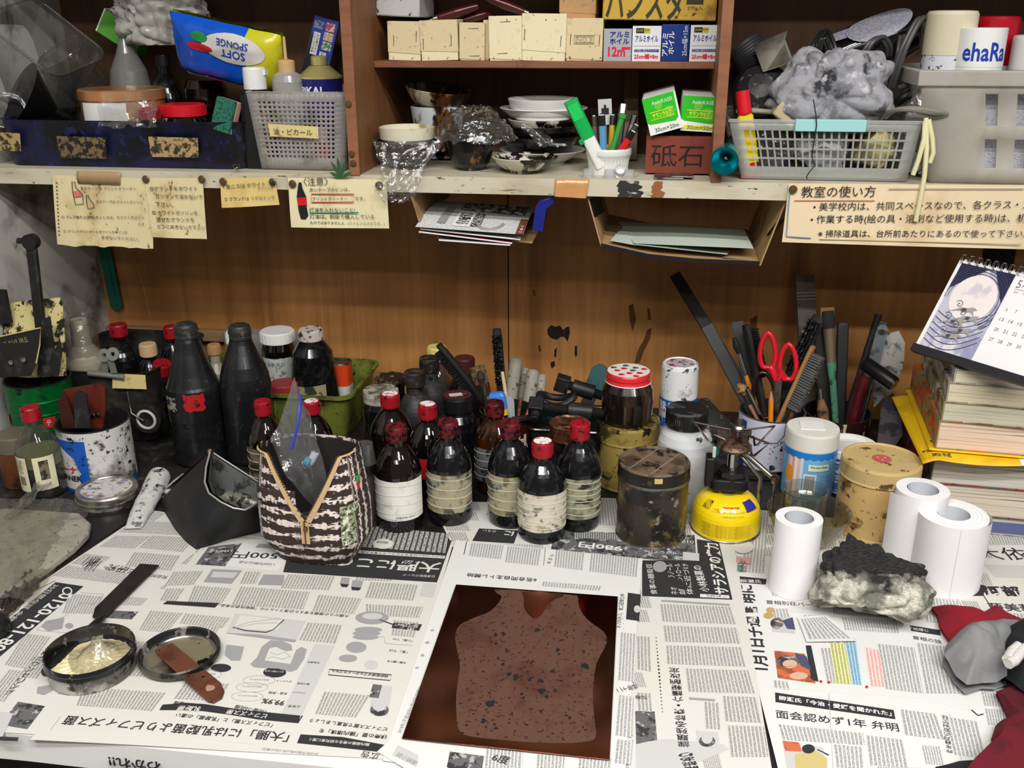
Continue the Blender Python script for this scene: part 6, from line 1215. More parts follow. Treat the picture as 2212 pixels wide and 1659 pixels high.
# black clamps
IR=M('cast_iron',(36,37,39),.45,.3,dirt=[((70,68,66),20,.58,.75)])
def clamp(label,p0,p1,seg,roll=0.):
    t,L=AX('clamp',label,'clamp',p0,p1,roll);P=[];n=int(L/.0016)
    for i in range(n):P.append((.0088 if i%2 else .0076,L*i/n))
    b=MB();b.lathe([(0,0)]+P+[(0,L)],IR,18);b.obj('screw',t,ang=20)
    b=MB();b.lathe([(0,L*seg-.018),(.013,L*seg-.018),(.0135,L*seg+.02),(0,L*seg+.02)],IR,24);b.obj('sleeve',t)
    b=MB();b.box(-.013,.013,-.011,.013,-.012,.012,IR);b.lathe([(0,0),(.007,0),(.007,.008),(.005,.008),(.0065,.010),(.0065,.014),(0,.014)],IR,18,Matrix.Translation((0,.013,0))@Matrix.Rotation(-PI/2,4,'X'));b.obj('jaw',t,bev=.0015);return t
clamp('black screw clamp lying with its thread toward the strawberry jar',Y(1158,878,-.36),Y(1310,893,-.355),.62)
clamp('upper black screw clamp with a square head behind the first clamp',Y(1215,828,-.27),Y(1312,858,-.27),.45)
b=MB();o=Y(1215,862,-.30);b.tube([o+V((.03*cos(a)-.01,.02*sin(a),.006*cos(2*a)))for a in[2*PI*i/28 for i in range(28)]],.006,IR,10,True);tag(b.obj('iron_ring',loc=o),'black iron ring lying between the two clamps','ring')
x0=Y(1190,850,-.2).x;t=TH('toolbox','low dark metal tray under the black clamps','tray',(Y(1232,900,-.31).x,-.27,TZ));b=MB();hh=.075
loft(b,[ring(.13,.10,.01,0),ring(.135,.105,.012,hh),ring(.142,.112,.013,hh),ring(.13,.10,.01,hh-.002),ring(.128,.098,.01,.004)],BLACKD,True,True);b.obj('tray_wall',t);b=MB();b.tube([V((px_,py_,hh))for px_,py_ in rrect(.142,.112,.013)],.0022,STEEL,6,True);b.obj('rim',t)
b=MB();P=Y(1190,895,-.33);b.lathe([(0,0),(.018,0),(.0185,.003),(0,.004)],M('teal_disc',(22,80,84),.4),24,Matrix.Translation(P));tag(b.obj('disc',loc=P),'small teal disc in the dark metal tray','disc')
for i,pts in enumerate(([(1172,880),(1180,900),(1194,905),(1206,890)],[(1186,885),(1205,898),(1222,880)])):
    b=MB();b.tube([Y(u,v,-.335)for u,v in pts],.0006,STEEL,5);tag(b.obj('wire'),'loose thin wires springing from the dark metal tray','wire','loose wires in the metal tray')
t,L=AX('hand_tool','dark teal rounded handle tool behind the black clamps','tool',V((Y(1262,840,-.13).x-.012,-.15,TZ+.002)),Y(1303,788,-.11));b=MB();b.prism([(-.017,L-.06),(.017,L-.06)]+arc((0,L-.017),.017,0,PI,10),lambda a,c_:V((a,0,c_)),(0,.007,0),M('teal_leather',(14,78,78),.4,dirt=[((10,50,52),12,.5,.7)]));b.obj('grip',t,bev=.001);b=MB();b.box(-.012,.012,.001,.005,0,L-.06,BLACKM);b.obj('shank',t)
x,y,r,h=atY(1231,912,88,-.40)
cyl2('jar','jar with a rusty brown lid behind the greenish labelled bottle','jar',x,y,TZ,[(0,0),(r*.92,0),(r*.95,h-.02)],GLASSI,[(r,h-.026),(r*1.02,h-.024),(r,h-.02),(r,h-.004),(r*1.02,h-.001),(r*.96,h),(r*.9,h-.003),(0,h-.003)],M('lid_rust',(92,50,30),.5,.3,dirt=[((150,110,74),22,.52,.66),((36,20,16),16,.5,.66)]))
# tins with strawberry jar
YT=M('tin_yellow_grimy',(150,130,66),.45,dirt=[((64,54,26),9,.46,.62),((24,22,16),16,.58,.66),((16,15,12),30,.66,.70)])
x,y,r,h=atY(1358,905,136,-.345);TY=(x,y,r,h)
def sealtin(name,label,x,y,r,h,bm,lm,lidh=.028,rimm=None,extra=None):
    t=TH(name,label,'tin',(x,y,TZ));b=MB();b.lathe([(0,0),(r*.985,0),(r*1.01,.001),(r*1.01,.003),(r*.985,.005),(r*.985,h-lidh+.002)],bm,56);b.obj('body',t)
    b=MB();b.lathe([(r*.99,h-lidh-.001),(r*1.02,h-lidh),(r*1.0,h-lidh+.003),(r*1.0,h-.004),(r*.975,h-.0005),(r*.93,h),(r*.91,h-.0025),(0,h-.0025)],lm,56)
    if extra:extra(b)
    b.obj('lid',t)
    if rimm:b=MB();b.lathe([(r*1.018,h-lidh-.0015),(r*1.026,h-lidh),(r*1.018,h-lidh+.0015)],rimm,56);b.obj('seam',t)
    return t
sealtin('round_tin','grimy yellowish tin carrying the jar with the strawberry lid',x,y,r,h,YT,YT,.03)
xj,yj,rj,hj=atY(1358,800,97,y,TZ+h-.0025);RB=.041
def strw(b):
    rr_=rj*.9
    for i in range(11):
        a,d=i*2.4,rr_*math.sqrt((i+.5)/11)*.9;cx_,cy_=d*cos(a),d*sin(a);b.prism([(cx_+.005*cos(q)*(1+.3*cos(3*q)),cy_+.0042*sin(q))for q in[2*PI*k/10+a for k in range(10)]],lambda x_,y_:V((x_,y_,hj+.0001)),(0,0,.0004),RED if i%3 else bpy.data.materials.get('leaf_green'))
t=TH('jar','dark jar with a red and white strawberry lid on the yellow tin','jar',(xj,yj,TZ+h-.0025));b=MB()
b.lathe([(0,0),(RB*.9,0),(RB,.008),(RB*1.03,hj*.45),(RB,hj*.66),(RB*.86,hj*.78),(RB*.8,hj*.82)],M('jar_inky',(26,18,14),.16,dirt=[((60,40,28),10,.54,.7,(2,2,.4))],coat=.4),48);b.obj('glass',t,ang=70)
LR=M('lid_red',(214,44,50),.3);b=MB();b.lathe([(rj,hj*.80),(rj*1.02,hj*.81),(rj,hj*.83),(rj*.97,hj*.87),(rj*1.0,hj*.90),(rj*.98,hj*.97),(rj*.94,hj)],LR,48);b.lathe([(rj*.94,hj),(0,hj)],M('lid_white',(232,228,222),.4),48);strw(b);b.lathe([(rj*1.025,hj*.795),(rj*1.035,hj*.805),(rj*1.02,hj*.815)],WHITE,48);b.obj('lid',t)
# white spray can
x,y,r,h=atY(1470,782,82,-.215)
t=TH('spray_can','white capped spray can with a blue printed body by the wall','spray can',(x,y,TZ));BLC=M('can_blue_print',(30,96,200),.35);zc=h-.062
b=MB();b.lathe([(0,0),(r,0),(r,zc)],M('can_body_white',(220,224,230),.35),44);b.lathe([(r*1.004,zc-.022),(r*1.004,zc)],BLC,44);b.text('BRA',WHITE,cyl(r*1.006+.0005,zc-.036+.024,-PI/2-.75),.03,.018,.04);b.text('BRAKE',BLC,cyl(r*1.006+.0005,zc-.042,-PI/2-.4),.05,.018,.04);b.obj('can_body',t)
b=MB();b.lathe([(r*.99,zc),(r*1.0,zc+.002),(r*.97,h-.008),(r*.92,h-.002),(r*.84,h),(r*.8,h-.002),(0,h-.002)],M('cap_white_smudged',(232,232,234),.35,dirt=[((170,168,172),14,.6,.78),((60,56,60),30,.72,.76)]),44);b.lathe([(r*.76,h-.0016),(0,h-.0012)],M('cap_print',(190,180,186),.5,dirt=[((180,60,70),40,.56,.62),((40,60,110),50,.6,.66)]),36);b.obj('cap',t)
# white jug
x,y,r,h=up(1470,1112,118,880,1473);JG=M('jug_frosted',(204,206,210),.4,alpha=.97,dirt=[((176,178,186),5,.5,.8),((70,70,74),22,.74,.78)],coat=.15)
t=TH('jug','frosted white plastic bottle with a wide black cap','bottle',(x,y,TZ));b=MB();b.lathe([(0,0),(r*.94,0),(r,.008),(r,h*.60),(r*.97,h*.68),(r*.86,h*.75),(r*.70,h*.79),(r*.66,h*.84)],JG,48);b.obj('bottle_body',t,ang=70)
CR_=r*.74;b=MB();b.lathe([(CR_,h*.83),(CR_*1.02,h*.84),(CR_*1.0,h-.003),(CR_*.95,h),(0,h)],M('cap_black_dusty',(30,29,29),.5,dirt=[((84,84,82),22,.52,.7)]),48)
for i in range(60):a=2*PI*i/60;b.box(-.0005,.0007,-.0006,.0006,h*.845,h-.004,BLACKP,Matrix.Translation((CR_*1.01*cos(a),CR_*1.01*sin(a),0))@Matrix.Rotation(a,4,'Z'))
b.obj('cap',t)
b=MB();P=V((x+r*.74,y,TZ+h*.84));b.tube([P,P+V((.01,-.004,.008))],.0007,STEEL,6);tag(b.obj('wire',loc=P),'short bright wire end beside the black capped bottle','wire')
# dark tin
x,y,r,h=up(1403,1190,153,993,1405);DKT2=M('tin_dark_grimy',(50,42,34),.42,dirt=[((104,86,46),9,.50,.66),((22,20,18),12,.52,.64),((130,120,104),30,.68,.74)],coat=.15)
def tp(b):
    for s_ in(-1,1):b.box(-.0006+s_*.017,.0006+s_*.017,-.043,.043,h-.0025,h-.0018,M('tape_edge',(150,132,112),.6)if s_<0 else bpy.data.materials['tape_edge'],Matrix.Rotation(-.5,4,'Z'))
t=sealtin('round_tin','dark grimy round tin with a brown stained lid on the newspaper',x,y,r,h,DKT2,M('tin_lid_brown',(112,94,76),.5,dirt=[((70,58,46),9,.5,.66),((34,30,26),20,.60,.68)]),.024,STEEL,tp)
b=MB();b.lathe([(r*1.004,h-.0225),(r*1.004,h-.003)],M('lid_black_rim',(26,24,22),.4,dirt=[((70,60,44),20,.6,.7)]),56);b.grid(lambda u,v:V((r*1.008*cos(-1.55+.22*u),r*1.008*sin(-1.55+.22*u),h-.013+.008*v)),6,2,M('paint_chip',(206,176,110),.6));b.obj('lid_rim',t)
# dark soft things behind
def lump(name,label,cat,u,v,y,s_,seed,mat,zb=None,f=9,amp=.4,rot=None):
    P=Y(u,v,y);P.z=TZ+.55*s_[2]if zb is None else zb;b=MB();crumple(b,V((0,0,0)),s_,seed,mat,f,amp,48,28);return _place(b,name,label,cat,P,rot,ang=80)
t,L=AX('paint_tube','dark grey flattened tube with a red end behind the white bottle','tube',V((Y(1500,880,-.12).x,-.10,TZ+.05)),V((Y(1592,928,-.22).x,-.22,TZ+.022)))
DG=M('dark_grey_tube',(58,64,64),.5,dirt=[((36,40,40),10,.5,.7),((160,160,156),50,.70,.74)]);b=MB();b.grid(lambda u,v:V(((.03-.006*v)*cos(6.2832*u),(.006+.014*v)*sin(6.2832*u),L*v)),26,8,DG,True);b.obj('tube_body',t);b=MB();b.lathe([(.023,L-.001),(.023,L+.012),(.018,L+.014),(0,L+.014)],M('cap_dark_red',(120,22,36),.4),26);b.obj('cap',t)
t,L=AX('paint_tube','small dark tube with a teal ribbed cap behind the white bottle','tube',V((Y(1500,920,-.2).x,-.17,TZ+.016)),V((Y(1544,930,-.25).x,-.245,TZ+.016)));b=MB();b.lathe([(0,0),(.013,.002),(.014,L-.02),(.007,L-.016)],BLACKD,20);b.obj('tube_body',t);b=MB();n=40;b.grid(lambda u,v:V(((.011+.0012*(.5+.5*cos(14*6.2832*u)))*(1-.15*v)*cos(6.2832*u),(.011+.0012*(.5+.5*cos(14*6.2832*u)))*(1-.15*v)*sin(6.2832*u),L-.018+.022*v)),84,3,M('cap_teal',(20,120,104),.4),True);b.flat([V((.0098*cos(a),.0098*sin(a),L+.004))for a in[2*PI*i/20 for i in range(20)]],bpy.data.materials['cap_teal']);b.obj('cap',t)
# stove
x,y,r,_=up(1562,1178,152,1100,1562);GY_=M('gas_yellow',(240,206,12),.3,coat=.35);t=TH('gas_stove','small camping stove screwed on a yellow gas canister','stove',(x,y,TZ));hc=.064
b=MB();prof=[(r*.96,.001),(r*.98,.004),(r*.97,.030)]
for i in range(1,9):a=i/8*PI/2;prof.append((r*(.30+.67*cos(a)),.030+(hc-.030)*sin(a)))
b.lathe(prof,GY_,56)
INKO=M('gas_print',(120,84,20),.5)
for k in range(9):
    z_=.028-.0024*k
    b.text('この容器は高温にすると破裂の恐れがありますので使用方法を守ってください',INKO,cyl(r*.978+.0002,z_+.002,-PI/2-.05),.085-.004*(k%3),.0017)
def dome(a0,th0): # maps to dome
    def f(x_,y_):
        th=th0+y_/(r*.7);rr_=r*(.30+.67*cos(th))+.0006;a=a0+x_/rr_;return V((rr_*cos(a),rr_*sin(a),.030+(hc-.030)*sin(th)+.0006))
    return f
b.text('PANTHER FUEL',RED,dome(-PI/2+.1,.82),.024,.0032,.05);b.text('火気と高温に注意 使用後は穴をあけて',INKO,dome(-PI/2+.12,.60),.044,.0024);b.text('この容器は再利用できません',INKO,dome(-PI/2+.12,.42),.036,.0024);b.text('プラ',INK,dome(-PI/2-.42,.66),.007,.0045)
b.prism([(-.006,-.004),(.006,-.004),(.006,.004),(-.006,.004)],dome(-PI/2-.42,.66),(0,0,.0001),GY_)
b.grid(lambda u,v:dome(-PI/2+.62+.5*u,.55+.5*v)(0,0)+V((0,-.0006,.0006)),8,4,M('gas_blue',(50,44,140),.4));b.grid(lambda u,v:dome(-PI/2-.95+.3*u,.6+.4*v)(0,0)+V((0,-.0006,.0006)),8,4,M('gas_bars',(200,170,20),.4,dirt=[((40,34,20),120,.5,.54,(3,.1,.1))]))
b.obj('canister',t,ang=60)
b=MB();b.lathe([(r*.94,0),(r*1.0,.0005),(r*1.0,.0045),(r*.97,.006)],STEEL,56);b.lathe([(r*.32,hc-.001),(r*.33,hc+.003),(r*.26,hc+.004)],STEEL,36);b.obj('rim',t)
# burner position from the photo
bz=hc+.004;b=MB();bx=V((.004,.004,0))
loft(b,[[V((px_*1.0,py_,z_))for px_,py_ in rrect(.058*s_,.034*s_,.012)]for z_,s_ in((bz,.9),(bz+.004,1),(bz+.016,1),(bz+.020,.92))],BLACKP,True,True);b.lathe([(0,bz+.02),(.022,bz+.02),(.023,bz+.024),(.02,bz+.03),(0,bz+.03)],BLACKP,8,Matrix.Translation(bx));b.box(-.036,-.022,-.012,.012,bz+.006,bz+.052,BLACKP);b.obj('valve_body',t,bev=.002)
b=MB();b.box(-.027,-.022,-.006,-.001,bz+.05,bz+.068,M('igniter_white',(200,196,184),.5));b.obj('igniter',t,bev=.001)
b=MB();b.lathe([(.0075,bz+.03),(.008,bz+.034),(.008,bz+.058),(.011,bz+.062)],CHROME,24,Matrix.Translation(bx));b.obj('burner_tube',t)
BRN=M('burner_rusty',(112,88,74),.5,.6,dirt=[((60,46,40),60,.5,.58)]);b=MB();b.lathe([(.010,bz+.060),(.024,bz+.064),(.0255,bz+.068),(.022,bz+.073),(.008,bz+.078),(0,bz+.078)],BRN,36,Matrix.Translation(bx));b.obj('burner_head',t)
for k,a in enumerate((rad(160),rad(20),rad(-45))):
    Mx=Matrix.Translation(bx+V((0,0,bz+.064)))@Matrix.Rotation(a,4,'Z');b=MB()
    PM_=(M('pot_support',(118,104,96),.4,.8,dirt=[((70,60,54),30,.5,.62)])if k==0 else bpy.data.materials['pot_support']);b.tube([Mx@V((x_,0,z_))for x_,z_ in((.062,.030),(.038,.002),(.033,.002),(.030,.016),(.016,.012),(.008,.010),(.008,.028))],.0019,PM_,8,True);b.prism([(.008,.010),(.026,.014),(.026,.029),(.008,.028)],lambda x_,z_:Mx@V((x_,-.0005,z_)),Mx.to_3x3()@V((0,.001,0)),PM_);b.obj('pot_support',t)
b=MB();b.lathe([(0,0),(.007,.001),(.0085,.004),(.0075,.008),(.004,.010),(.0035,.02),(0,.02)],STEEL,22,Matrix.Translation(bx+V((.004,-.004,bz+.096)))@Matrix.Rotation(rad(25),4,'X'));b.obj('knob',t)
b=MB();e=V((.030,.018,bz+.044));q=V((.066,-.006,bz+.022));b.tube([V((.012,.012,bz+.056)),e,q],.0042,STEEL,10);b.tube([q,q+V((-.001,.002,-.062))],.0024,STEEL,8);b.tube([V((.012,.02,bz+.05)),V((.046,.004,bz+.018)),V((.048,.006,bz-.03))],.0036,STEEL,10);b.lathe([(0,-.006),(.006,-.005),(.0065,.005),(0,.006)],STEEL,14,Matrix.Translation(q));b.obj('control_arm',t)
# calendar cup with tools
x,y,r,h=up(1655,1020,139,885,1660,TZ+.010);KX,KY,KR,KZ=x,y,r,TZ+.010
b=MB();p0,p1=Y(1515,1035,y),Y(1700,1035,y);b.box(Y(1520,1040,-.26).x,Y(1692,1040,-.3).x-.012,y-r-.012,y+r+.01,TZ,TZ+.0095,BLACKM);tag(b.obj('stand',loc=(x,y,TZ),bev=.001),'flat black board under the white calendar cup','board')
CUPW=M('cup_paper_white',(206,206,222),.5,dirt=[((180,180,196),6,.5,.8),((40,40,46),30,.72,.75)]);t=can('pen_cup','white calendar printed cup crammed with tools','cup',x,y,r,h,CUPW,KZ,M('cup_inner',(70,66,70),.8),wall=.0018)
b=MB();rl=r*1.006;BLP,PKP,GYP=M('cup_blue',(30,60,130),.5),M('cup_red_print',(190,90,110),.6),M('cup_grey_print',(120,120,132),.6)
b.grid(lambda u,v:V((rl*cos(-2.75+.26*u),rl*sin(-2.75+.26*u),h*v*.9)),6,1,BLP)
for k in range(5):
    for j,sx_ in enumerate((-.022,.002,.022)):
        zz=h*(.58-.1*k);b.text(('月','火','水','1 2 3','5 6 7')[k]if j==0 else '12 13 14',PKP if j==0 or k%2 else GYP,cyl(rl+.0004,zz,-PI/2+.32+sx_/r),.005 if j==0 else .014,.004)
b.grid(lambda u,v:V(((rl+.0004)*cos(-PI/2+.2+.09*u),(rl+.0004)*sin(-PI/2+.2+.09*u),h*.43+.006*v)),2,1,INK)
b.obj('print',t)
b=MB();b.tube([cyl(rl+.001,h,-PI/2+.3)(0,0),cyl(rl+.001,h*.75,-PI/2+.28)(0,0),cyl(rl+.001,h*.6,-PI/2+.1)(0,0),cyl(rl+.001,h*.57,-PI/2-.3)(0,0)],.0006,STEEL,5);b.obj('wire',t)
def kin(dx,dy):return V((KX+dx*KR,KY+dy*KR,KZ+.006))
FILEB=M('file_black',(30,31,31),.55)
def bar(label,p0,p1,w,d,mat,roll=0.,name='file',cat='file',bev=.0015):
    t,L=AX(name,label,cat,p0,p1,roll);b=MB();b.box(-w/2,w/2,-d/2,d/2,0,L,mat);b.obj('bar',t,bev=bev);return t
bar('longest flat black bar leaning far left out of the calendar cup',kin(.5,.5),Y(1457,592,-.05),.021,.006,FILEB,name='rasp',cat='bar')
bar('shorter flat black bar leaning left in the calendar cup',kin(.25,.1),Y(1526,702,-.17),.022,.006,M('file_grey',(44,45,44),.5),name='rasp',cat='bar')
bar('flat dark grey bar standing at the back of the calendar cup',kin(-.15,.28),Y(1592,695,-.19),.021,.004,M('file_grey2',(58,60,56),.5),name='rasp',cat='bar')
brush('black bristled brush standing upright in the calendar cup',kin(.15,-.15),Y(1611,702,-.225),.085,1,.0095,.005,.013,roll=rad(-60))
brush('long black brush leaning right with its bristles toward the wall',kin(-.45,.0),Y(1770,682,-.205),.09,1,.0115,.006,.010,roll=rad(150))
t=brush('wire brush with a wooden handle leaning right in the cup',kin(-.3,-.55),Y(1757,748,-.27),.10,-1,.0085,.004,.02,Wood('brush_wood',(176,130,80),(130,90,52),(1,1,.1),20),M('wire_bristle',(128,130,130),.35,.7),rad(60),name='wire_brush')
paintbrush('round black tipped brush with orange handle leaning left',kin(.1,-.1),Y(1586,730,-.24),HOR,ALU,M('bristle_black',(20,19,19),.8),.0048,.0042,.04,.028,1,.8,bw=1.5)
paintbrush('brush with a pale ochre head low on the left of the cup',kin(.35,-.3),Y(1597,830,-.285),M('handle_pinkish',(200,140,116),.5),M('ferrule_dark',(130,124,116),.35,.9),M('bristle_ochre',(146,116,72),.8,dirt=[((96,70,40),60,.5,.6)]),.004,.006,.02,.02,1,.7,bw=1.6)
rod('steel_tube','bright steel tube leaning left at the cup front','tube',kin(.45,-.4),Y(1612,838,-.29),.0042,CHROME)
rod('pencil','orange pencil with a sharpened point in the calendar cup','pencil',kin(.0,-.6),Y(1666,846,-.29),.0042,M('pencil_orange',(240,140,30),.4),M('pencil_wood',(196,130,100),.6),.016)
rod('scriber','thin wooden tool leaning right at the front of the cup','tool',kin(.2,-.55),Y(1726,842,-.28),.0034,WBR,STEEL,.02)
t,L=AX('glasses','dark plastic hoop half sunk in the calendar cup','hoop',kin(.05,-.2),Y(1645,795,-.26));b=MB();b.tube([(.018*cos(a),0,L-.05+.042*sin(a))for a in[2*PI*i/24 for i in range(24)]],.0035,M('dark_tortoise',(36,18,20),.25,coat=.4),10,True);b.obj('hoop',t)
# scissors
t,L=AX('scissors','red handled scissors stuck point down in the calendar cup','scissors',kin(.15,-.38),Y(1678,795,-.262),rad(-12));RSC=M('scissor_red',(206,26,44),.3,coat=.3)
b=MB();b.prism([(-.004,.0),(.001,0),(.010,L-.008),(-.006,L-.008)],lambda a,c_:V((a,0,c_)),(0,.002,0),STEEL);b.prism([(.004,.0),(-.001,0),(-.010,L-.008),(.006,L-.008)],lambda a,c_:V((a,.0022,c_)),(0,.002,0),STEEL);b.obj('blade',t)
for sg,cx_,cz_,rx_,rz_ in((-1,-.0155,.030,.0125,.030),(1,.0175,.012,.0135,.030)):
    b=MB();pts=[V((cx_+rx_*cos(a)*(1-.25*sin(a)*0),.001,L+cz_+rz_*sin(a)-.008*abs(cos(a))))for a in[2*PI*i/32 for i in range(32)]];b.tube(pts,.0043,RSC,12,True);b.tube([V((cx_+rx_*.5*-sg*.6,.001,L+cz_-rz_*.95)),V((sg*.002+cx_*.35,.001,L-.004)),V((cx_*.1,.001,L-.022))],[.0055,.007,.0045],RSC,12);b.obj('handle',t)
# dark wax can with tools
x,y,r,h=atY(1810,888,140,-.2);DX_,DY_,DR=x,y,r
t=can('wax_can','dark can streaked with wax drips holding rollers and brushes','can',x,y,r,h,M('can_wax_dark',(40,18,16),.4,dirt=[((70,28,20),8,.5,.7),((206,190,150),26,.62,.68,(1.6,1.6,.25))]));
def din(dx,dy):return V((DX_+dx*DR,DY_+dy*DR,TZ+.008))
t,L=AX('ruler_bar','thick grey wooden bar with three pale lines leaning on the wall','bar',din(-.5,.5),Y(1736,594,-.045),rad(10));b=MB();GWD=Wood('bar_grey_wood',(112,100,86),(74,66,58),(1,1,.12),16);b.box(-.017,.017,-.006,.006,0,L,GWD)
for k in range(3):b.box(-.0172,.0172,-.0062,-.0058,L-.034-k*.006,L-.033-k*.006,M('bar_line',(190,186,178),.6)if k==0 else bpy.data.materials['bar_line'])
b.obj('bar',t,bev=.002)
paintbrush('flat black brush with a green handle in the wax can',din(.1,-.4),Y(1788,672,-.165),M('handle_green',(66,124,96),.5,dirt=[((40,60,50),30,.56,.66)]),M('ferrule_worn',(128,112,92),.4,.7),M('bristle_black2',(22,21,20),.8),.0055,.0105,.058,.03,.55,.95)
bar('pale wood slat behind the flat black brush',din(-.0,.4),Y(1787,664,-.12),.024,.004,M('slat_wood',(160,124,78),.7),0,'slat','slat')
bar('black rounded bar standing behind the green handled brush',din(.2,.2),Y(1821,695,-.15),.02,.012,FILEB,0,'handle_bar','bar',.004)
bar('broad black bar between the brushes in the wax can',din(-.2,.1),Y(1779,705,-.16),.03,.008,FILEB,0,'handle_bar','bar',.002)
brush('bushy black brush leaning right out of the wax can',din(.2,.4),Y(1898,680,-.10),.085,-1,.011,.006,.013,roll=rad(75))
t,L=AX('worn_bar','grey worn handle with a hole leaning right','bar',din(.5,-.0),Y(1908,702,-.15));b=MB();GWH=M('worn_grey',(96,104,110),.45,dirt=[((50,54,58),16,.5,.66)]);b.box(-.0095,.0095,-.004,.004,0,L-.009,GWH);b.lathe([(0,-.004),(.0095,-.004),(.0095,.004),(0,.004)],GWH,24,Matrix.Translation((0,0,L-.009))@Matrix.Rotation(PI/2,4,'X'));b.lathe([(0,-.0042),(.0045,-.0042),(.0045,-.004),(0,-.004)],INK,18,Matrix.Translation((0,0,L-.012))@Matrix.Rotation(PI/2,4,'X')@Matrix.Scale(-1,4,(0,0,1)));b.obj('grip',t)
t,L=AX('ink_roller','small black ink roller with a glossy barrel leaning right','roller',din(.55,-.35),Y(1890,805,-.2));b=MB();b.tube([(0,0,0),(0,0,L)],.0028,STEEL,8);b.obj('shaft',t);b=MB();A_,B_=Y(1868,784,-.205),Y(1932,830,-.245);mw=t.matrix_world.copy();bpy.context.view_layer.update();inv=t.matrix_world.inverted();A_,B_=inv@A_,inv@B_;d=(B_-A_);b.tube([A_,A_+d*.04,A_+d*.96,B_],[.011,.0125,.0125,.0115],BLACKP,26);b.obj('barrel',t);b=MB();b.tube([B_-d*.004,B_+d*.015],.0095,STEEL,22);b.obj('end_cap',t)
rod('maroon_handle','maroon handle leaning right at the front of the wax can','handle',din(.2,-.55),Y(1868,812,-.22),.0105,MAR)
paintbrush('old brush with a wooden belly at the left of the wax can',din(-.2,-.3),Y(1768,815,-.21),M('belly_wood',(140,104,64),.6,dirt=[((60,44,30),14,.5,.66)]),ALU,HRD,.009,.006,.02,.02,.7,.6)
# dish canister behind
x,y,r,h=atY(1838,958,128,-.315)
t=TH('canister','white lidded blue canister wedged behind wet wipes and beige tin','canister',(x,y,TZ));r=.043;b=MB();b.lathe([(0,0),(r*.96,0),(r*.96,h-.012)],M('canister_blue',(70,110,160),.4,dirt=[((206,214,224),60,.52,.58,(.3,.3,2))]),44);b.obj('body',t);b=MB();b.lathe([(r,h-.014),(r*1.02,h-.012),(r*1.02,h-.002),(r*.98,h),(r*.9,h-.002),(r*.86,h-.007),(0,h-.008)],CERAM,48);b.obj('lid',t)
# wet wipes
x,y,r,h=up(1738,1085,113,920,1742);LBB=M('wipes_blue',(120,180,226),.35);LBD=M('wipes_band',(30,130,214),.35);zl=h*.74
t=TH('wipes_canister','white lidded wet wipes canister with a blue striped label','canister',(x,y,TZ));b=MB();b.lathe([(0,0),(r*.96,0),(r*.97,.003),(r*.97,zl)],LBB,56);rl=r*.976
sa=lambda k:-PI/2-1.1+.12*k
for k in range(6):c_=[(236,180,186),(240,224,206),(232,160,170),(244,236,226),(226,190,196),(206,220,236)][k];b.grid(lambda u,v:V((rl*cos(sa(k)+.12*u),rl*sin(sa(k)+.12*u),h*.06+(zl-h*.1)*v)),3,1,M('wipes_stripe_%d'%k,c_,.4))
b.grid(lambda u,v:V(((rl+.0005)*cos(-PI+u*PI*1.0),(rl+.0005)*sin(-PI+u*PI*1.0),zl-(h*.075+.0028*abs(sin(u*PI*11)))*(1-v))),132,1,LBD)
disc(b,0,0,.008,.014,cyl(rl+.0007,zl-.040,-PI/2-.95),M('wipes_orange',(240,160,40),.4),3)
f=cyl(rl+.0008,0,-PI/2)
def pan(b,f,x0,x1,z0,z1,m,n=6):b.grid(lambda u,v:f(x0+(x1-x0)*u,z0+(z1-z0)*v),n,1,m)
pan(b,f,-.008,.026,zl-.030,zl-.019,M('wipes_pale',(226,238,206),.5));b.text('We Love Green',M('print_green2',(60,130,60),.5),cyl(rl+.0014,zl-.0225,-PI/2+.009/rl),.028,.0038,.02)
pan(b,f,-.014,.006,zl-.072,zl-.036,PAPERW)
for k in range(18):pan(b,cyl(rl+.0013,0,-PI/2),-.012+.0009*k,-.012+.0009*k+(.0003,.0005,.0004)[k%3],zl-.066,zl-.038,INK,1)
b.text('4902011 510621',INK,cyl(rl+.0013,zl-.0695,-PI/2-.004/rl),.016,.0022)
for k in range(8):b.text('ウェットティシュ使用上の注意',M('print_blue2',(40,90,160),.5)if k==0 else bpy.data.materials['print_blue2'],cyl(rl+.0010,zl-.038-.0045*k,-PI/2+.022/rl),.024-.002*(k%2),.0024)
b.obj('body',t,ang=50);b=MB();b.lathe([(r*.99,zl),(r*1.0,zl+.002),(r*.985,h-.004),(r*.96,h),(0,h)],M('wipes_lid',(228,226,216),.4),56);b.grid(lambda u,v:V((-.020+.036*u,-.012+.03*v,h+.0012+.0012*v)),2,2,WHITE);b.box(-.021,.017,-.0125,.0185,h,h+.0011,WHITE);b.obj('lid',t)
# beige tin
x,y,r,h=up(1878,1176,166,985,1886);BGT=M('tin_beige',(206,172,112),.5,dirt=[((176,138,80),7,.5,.72),((116,84,44),16,.60,.70),((70,52,30),40,.68,.73)])
def seal(b):
    disc(b,0,0,.014,.014,lambda x_,y_:V((x_,y_,h-.0018)),M('seal_pink',(196,92,96),.5),3)
    for a in range(3):disc(b,.006*cos(a*2.1+.5),.006*sin(a*2.1+.5),.0016,.0022,lambda x_,y_:V((x_,y_,h-.0014)),M('seal_pale',(226,176,150),.5)if a==0 else bpy.data.materials['seal_pale'],2,10)
t=sealtin('round_tin','beige stained round tin with a pink seal on its lid',x,y,r,h,BGT,M('tin_lid_beige',(196,170,116),.5,dirt=[((160,132,80),6,.5,.72),((96,74,44),22,.66,.73)]),.026,None,seal)
b=MB();b.text('TOKYO',M('tin_print',(150,100,60),.6),cyl(r*.99,.010,-PI/2+.35),.03,.005);b.obj('print',t)
